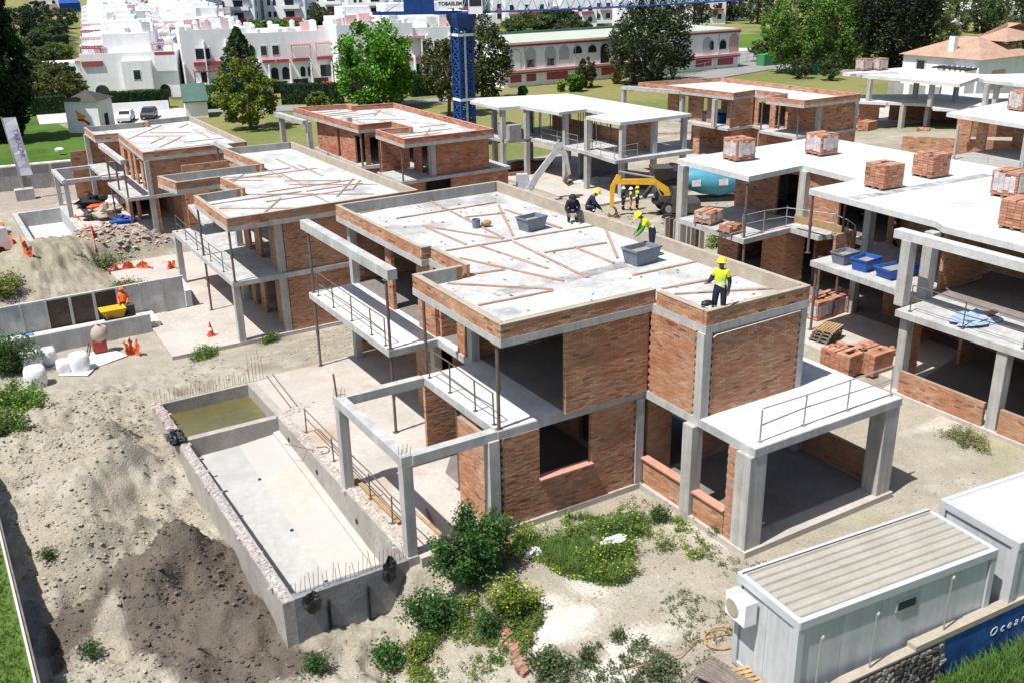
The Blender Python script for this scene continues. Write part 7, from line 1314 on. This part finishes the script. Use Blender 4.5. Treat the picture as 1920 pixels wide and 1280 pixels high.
# ================================================================ PEOPLE
def person(label, loc, rz, joints, top='hivis', legs='navy', scale=1., helmet='helmet', bands=True, arms='navy'):
    """body grown from a posed skeleton; joints override the standing pose (metres, facing -y)"""
    J = dict(pel=(0, 0, .93), sp1=(0, -.01, 1.1), sp2=(0, 0, 1.3), neck=(0, .01, 1.47), jaw=(0, -.015, 1.55), head=(0, -.01, 1.66), crown=(0, 0, 1.74),
             shl=(-.17, 0, 1.42), ell=(-.25, .02, 1.14), wrl=(-.25, -.08, .90), hal=(-.25, -.11, .82), shr=(.17, 0, 1.42), elr=(.25, .02, 1.14), wrr=(.25, -.08, .90), har=(.25, -.11, .82),
             hil=(-.10, 0, .90), knl=(-.11, -.02, .50), anl=(-.11, .02, .09), tol=(-.12, -.16, .04), hir=(.10, 0, .90), knr=(.11, -.02, .50), anr=(.11, .02, .09), tor=(.12, -.16, .04))
    J.update(joints)
    RAD = dict(pel=.17, sp1=.165, sp2=.185, neck=.065, jaw=.07, head=.095, crown=.06, sh=.095, el=.068, wr=.046, ha=.045, hi=.125, kn=.09, an=.068, to=.055)
    E_ = [('pel', 'sp1'), ('sp1', 'sp2'), ('sp2', 'neck'), ('neck', 'jaw'), ('jaw', 'head'), ('head', 'crown')]+[(a+s, b+s) for s in 'lr' for a, b in (('sh', 'el'), ('el', 'wr'), ('wr', 'ha'), ('hi', 'kn'), ('kn', 'an'), ('an', 'to'))]+[('sp2', 'shl'), ('sp2', 'shr'), ('pel', 'hil'), ('pel', 'hir')]
    names = list(J); vs = [Vector(J[k]) for k in names]; rad = [RAD.get(k, RAD.get(k[:-1], .05)) for k in names]; ed = [(names.index(a), names.index(b)) for a, b in E_]; reg = {k: k for k in names}
    lab_ = list(names)
    for s in 'lr':   # five separate fingers
        h = Vector(J['ha'+s]); w0 = Vector(J['wr'+s]); d = (h-w0).normalized(); side = d.cross(Vector((0, 0, 1)) if abs(d.z) < .9 else Vector((0, 1, 0))).normalized(); pn = d.cross(side)
        for k in range(5):
            o = side*(-.03+.02*k) if k < 4 else side*.045; L_f = [.065, .075, .07, .055, .05][k]; b = h+o*.8+d*(.015 if k < 4 else -.03); m_ = b+d*L_f*.55+(side*.02 if k == 4 else Vector()); e = m_+d*L_f*.4+pn*.025
            i0 = len(vs); vs += [b, m_, e]; rad += [.011, .010, .008]; ed += [(names.index('ha'+s), i0), (i0, i0+1), (i0+1, i0+2)]; lab_ += ['ha'+s]*3
    me = bpy.data.meshes.new('body'); me.from_pydata([tuple(v) for v in vs], ed, []); o = bpy.data.objects.new('body', me); C.objects.link(o)
    sk = o.modifiers.new('skin', 'SKIN'); sk.use_smooth_shade = True
    for i, sv in enumerate(me.skin_vertices[0].data): sv.radius = (rad[i], rad[i]*(.72 if lab_[i] in ('sp1', 'sp2', 'pel') else 1)); sv.use_root = (lab_[i] == 'pel')
    su = o.modifiers.new('sub', 'SUBSURF'); su.levels = 1; su.render_levels = 1
    dg = bpy.context.evaluated_depsgraph_get(); nm = bpy.data.meshes.new_from_object(o.evaluated_get(dg)); bpy.data.objects.remove(o); nm.name = 'body'
    nm.materials.clear(); order = [top, legs, 'skin', 'boot', 'reflect', arms]
    for k in order: nm.materials.append(M[k])
    pts = np.array([tuple(v) for v in vs]); pel = Vector(J['pel']); sp2 = Vector(J['sp2']); ax = (sp2-pel)
    for p in nm.polygons:
        c = np.array(p.center); i = int(np.argmin(((pts-c)**2).sum(1)/np.array([max(r_, .03) for r_ in rad])**1.0)); k = lab_[i]
        z = (Vector(c)-pel).dot(ax)/ax.length_squared
        mi = 0
        if k in ('neck', 'jaw', 'head', 'crown') or k[:2] in ('ha',): mi = 2
        elif k[:2] in ('wr', 'el'): mi = 5
        elif k[:2] in ('to', 'an'): mi = 3
        elif k[:2] in ('kn', 'hi'): mi = 1
        elif k == 'pel': mi = 1 if z < .15 else 0
        if bands and mi == 0 and (.32 < z < .48): mi = 4
        if bands and k[:2] == 'kn' and abs(c[2]-J[k][2]+.12) < .045: mi = 4
        p.material_index = mi; p.use_smooth = True
    t = thing('person', label, 'person', loc, rz, None); t.scale = (scale,)*3
    b = bpy.data.objects.new('body', nm); C.objects.link(b); b.parent = t; ORG[b.name] = ORG[t.name]
    hd = Vector(J['head']); up = (Vector(J['crown'])-hd).normalized(); rot = up.to_track_quat('Z', 'Y').to_matrix().to_4x4()
    if helmet:
        m = MB(); m.lathe([(.165, .015), (.135, .035), (.13, .08), (.105, .13), (.06, .158), (0, .166)], 0, 0, 16); m.lathe([(.165, .015), (.12, .02), (.11, .06)], 0, 0, 16); m.add([(-.09, -.14, .02), (.09, -.14, .02), (.06, -.215, .012), (-.06, -.215, .012)], [[0, 1, 2, 3]]); m.xform(Matrix.Translation(hd) @ rot); m.build('helmet', helmet, t, local=True, smooth=True)
    # face: nose, eyes, mouth, ears
    m = MB(); m.add([(0, -.125, -.015), (-.018, -.095, -.035), (.018, -.095, -.035), (0, -.095, .02)], [[0, 1, 2, 2], [0, 3, 1, 1], [0, 2, 3, 3]])
    for sx in (-1, 1): m.box(sx*.105-.012, sx*.105+.012, -.01, .025, -.04, .02)
    m.xform(Matrix.Translation(hd) @ rot); m.build('nose_and_ears', 'skin', t, local=True)
    m = MB(); [m.box(sx*.035-.012, sx*.035+.012, -.103, -.092, -.002, .01) for sx in (-1, 1)]; m.box(-.025, .025, -.100, -.09, -.066, -.058); m.xform(Matrix.Translation(hd) @ rot); m.build('eyes_and_mouth', 'dark', t, local=True)
    return t
x, y = at2(1342, 572, 6.5)
person('worker in yellow vest and helmet standing on the front roof corner', (x+.12, y-.02, 6.075), -1.0, dict(wrl=(-.30, -.30, 1.12), ell=(-.27, -.05, 1.14), hal=(-.31, -.40, 1.14), knl=(-.13, -.05, .5), anl=(-.15, .0, .09), tol=(-.17, -.17, .04)))
x, y = at2(1222, 480, 6.07)
person('stooping worker with green sleeves beside the grey tub on the roof', (x, y, 6.075), -2.1, dict(sp1=(0, -.10, 1.06), sp2=(0, -.26, 1.22), neck=(0, -.36, 1.33), jaw=(0, -.43, 1.37), head=(0, -.50, 1.43), crown=(0, -.55, 1.49), shl=(-.18, -.30, 1.27), ell=(-.24, -.38, 1.0), wrl=(-.20, -.52, .82), hal=(-.18, -.58, .76), shr=(.18, -.30, 1.27), elr=(.24, -.38, 1.0), wrr=(.2, -.52, .82), har=(.18, -.58, .76)), top='hivis', arms='greentop', legs='navy')
crouch = dict(pel=(0, .10, .42), sp1=(0, .0, .56), sp2=(0, -.12, .74), neck=(0, -.20, .88), jaw=(0, -.26, .93), head=(0, -.31, 1.0), crown=(0, -.34, 1.07), shl=(-.18, -.14, .82), ell=(-.26, -.25, .58), wrl=(-.18, -.42, .42), hal=(-.15, -.48, .36), shr=(.18, -.14, .82), elr=(.26, -.25, .58), wrr=(.18, -.42, .42), har=(.15, -.48, .36), hil=(-.11, .08, .42), knl=(-.17, -.28, .48), anl=(-.14, -.02, .09), tol=(-.16, -.18, .04), hir=(.11, .08, .42), knr=(.17, -.28, .48), anr=(.14, -.02, .09), tor=(.16, -.18, .04))
x, y = at2(1100, 405, 6.07); person('crouching worker in navy with yellow helmet at the back parapet', (x-.15, y-.35, 6.075), 1.0, crouch, top='navy', bands=True); x, y = at2(1095, 412, 6.07); person('crouching worker in black leftmost at the back parapet', (x-.55, y+.0, 6.075), -.6, crouch, top='navy', helmet='rubber', bands=True)
for i, (px, py, tp, hl, lab, lg) in enumerate([(1168, 396, 'navy', 'bigbag', 'worker in dark top left under the yellow excavator arm', 'navy'), (1182, 396, 'hivis', 'bigbag', 'worker in yellow vest and orange trousers under the excavator arm', 'hivisor'), (1194, 393, 'hivis', 'helmet', 'worker in yellow vest right under the excavator arm', 'navy')]):
    q = G(px, py); person(lab, (q[0], q[1], q[2]), .5+i*.4, {}, top=tp, legs=lg, helmet=hl)
x, y = at2(1676, 462, 3.2); person('worker in dark clothes in the shade under the white roof', (x, y, 3.215), .8, {}, top='navy', bands=True, helmet='helmet'); person('worker in orange standing behind the small dumper', (8.15, 53.75, -2.02), -.3, dict(wrl=(-.2, -.3, .98), hal=(-.2, -.38, .98), wrr=(.2, -.3, .98), har=(.2, -.38, .98)), top='hivisor', legs='navy', helmet='hivisor', bands=False, arms='hivisor')
q = at(1572, 418, 3.2); person('worker with yellow helmet behind the yellow board of the white roofed villa', (q[0]+1.2, q[1]-.2, 3.215), .6, crouch, top='navy', helmet='helmet')
m = MB(); a = at(1490, 408, 3.8); b = at(1590, 432, 3.8); m.bar((a[0], a[1], 3.75), (b[0], b[1], 3.75), .05, .35); solo(m, 'toe_board', 'wood', 'long yellowish board behind the middle props of the white roofed villa', 'board', (a[0], a[1], 3.21))
x, y = at2(1330, 573, 6.5); blob('rag', 'blackbag', 'black tool bag at the feet of the roof corner worker', 'bag', (x-.12, y-.02, 6.6), .14, (1.4, .9, .6), 99)
# coiled steel ring and trestle on the terrace
q = at2(602, 845, 0); m = MB(); m.tube([(q[0]+.28*math.cos(a), q[1]+.28*math.sin(a), .03+.01*math.sin(3*a)) for a in np.linspace(0, 6.28, 22)], .014, 5, cap=False); m.tube([(q[0]-.2, q[1]+.1, .03), (q[0]-.9, q[1]+1.2, .03)], .012, 5); solo(m, 'steel_ring', 'rust', 'ring of rusty wire on the terrace edge', 'wire ring', (q[0], q[1], 0))
m = MB(); a = at(500, 705, 0); b = at(545, 765, 0)
for o in (0, .25): m.tube([(a[0]+o, a[1], .03), (b[0]+o, b[1], .06)], .02, 5)
solo(m, 'steel_rods', 'rust', 'two rusty rods lying at the back corner of the terrace', 'rods', a)
# brick edging strip and plank in the weeds
a = G(945, 1180); b = G(985, 1270); m = MB(); n_ = 26; m.oboxes([(a[0]+(b[0]-a[0])*t+random.gauss(0, .06), a[1]+(b[1]-a[1])*t, hz(a[0]+(b[0]-a[0])*t, a[1]+(b[1]-a[1])*t)+.07) for t in np.linspace(0, 1, n_)], (.9, .3), (-.3, .9), .13, .06, .05, brick_cols(n_)*np.array((.85, .95, 1.1))); solo(m, 'brick_edging', 'brick', 'rough line of pink bricks running through the front weeds', 'brick line', a)
a = G(925, 990); b = G(985, 1058); m = MB(); m.bar((a[0], a[1], a[2]+.08), (b[0], b[1], b[2]+.07), .2, .05); solo(m, 'plank', 'wood', 'grey plank lying from the house corner into the weeds', 'plank', a)
a = at(800, 955, .1); b = G(835, 1045); m = MB(); m.bar((a[0], a[1], .12), (b[0], b[1], b[2]+.15), .1, .04); solo(m, 'timber_pole', 'oldwood', 'dark timber leaning off the terrace beside the largest bush', 'pole', a)

m = MB(); pts = rng.uniform(0, 1, (260, 2)); xs = 12.9+pts[:, 0]*9.0; ys = 19.6+pts[:, 1]*17.5; k = inpoly(xs, ys, R1) & (vnoise(xs*.9, ys*.9) > -.15)
for a, b in zip(xs[k], ys[k]):
    s_ = rng.uniform(.015, .06); m.add([(a+dx*s_*rng.uniform(.6, 1.4), b+dy*s_*rng.uniform(.6, 1.4), 6.066+dz*s_*.6) for dx, dy, dz in [(-1, -1, 0), (1, -1, 0), (1, 1, 0), (-1, 1, 0), (-.6, -.6, 1), (.6, -.6, 1), (.6, .6, 1), (-.6, .6, 1)]], MB.BF, np.array(random.choice([(.3, .27, .24), (.16, .14, .13), (.36, .2, .14), (.42, .38, .34)])))
m.build('mortar_crumbs', 'clod', V.t, kind='stuff')
def damp(pts, w_):
    m = MB(); P_ = [at2(*p, 6.06) for p in pts]
    for (a, b) in zip(P_[:-1], P_[1:]): m.bar((*a, 6.0635), (*b, 6.0635), w_, .004)
    m.build('grout_strip', 'grout', V.t)
damp([(925, 552), (1060, 524), (1195, 490)], .55)
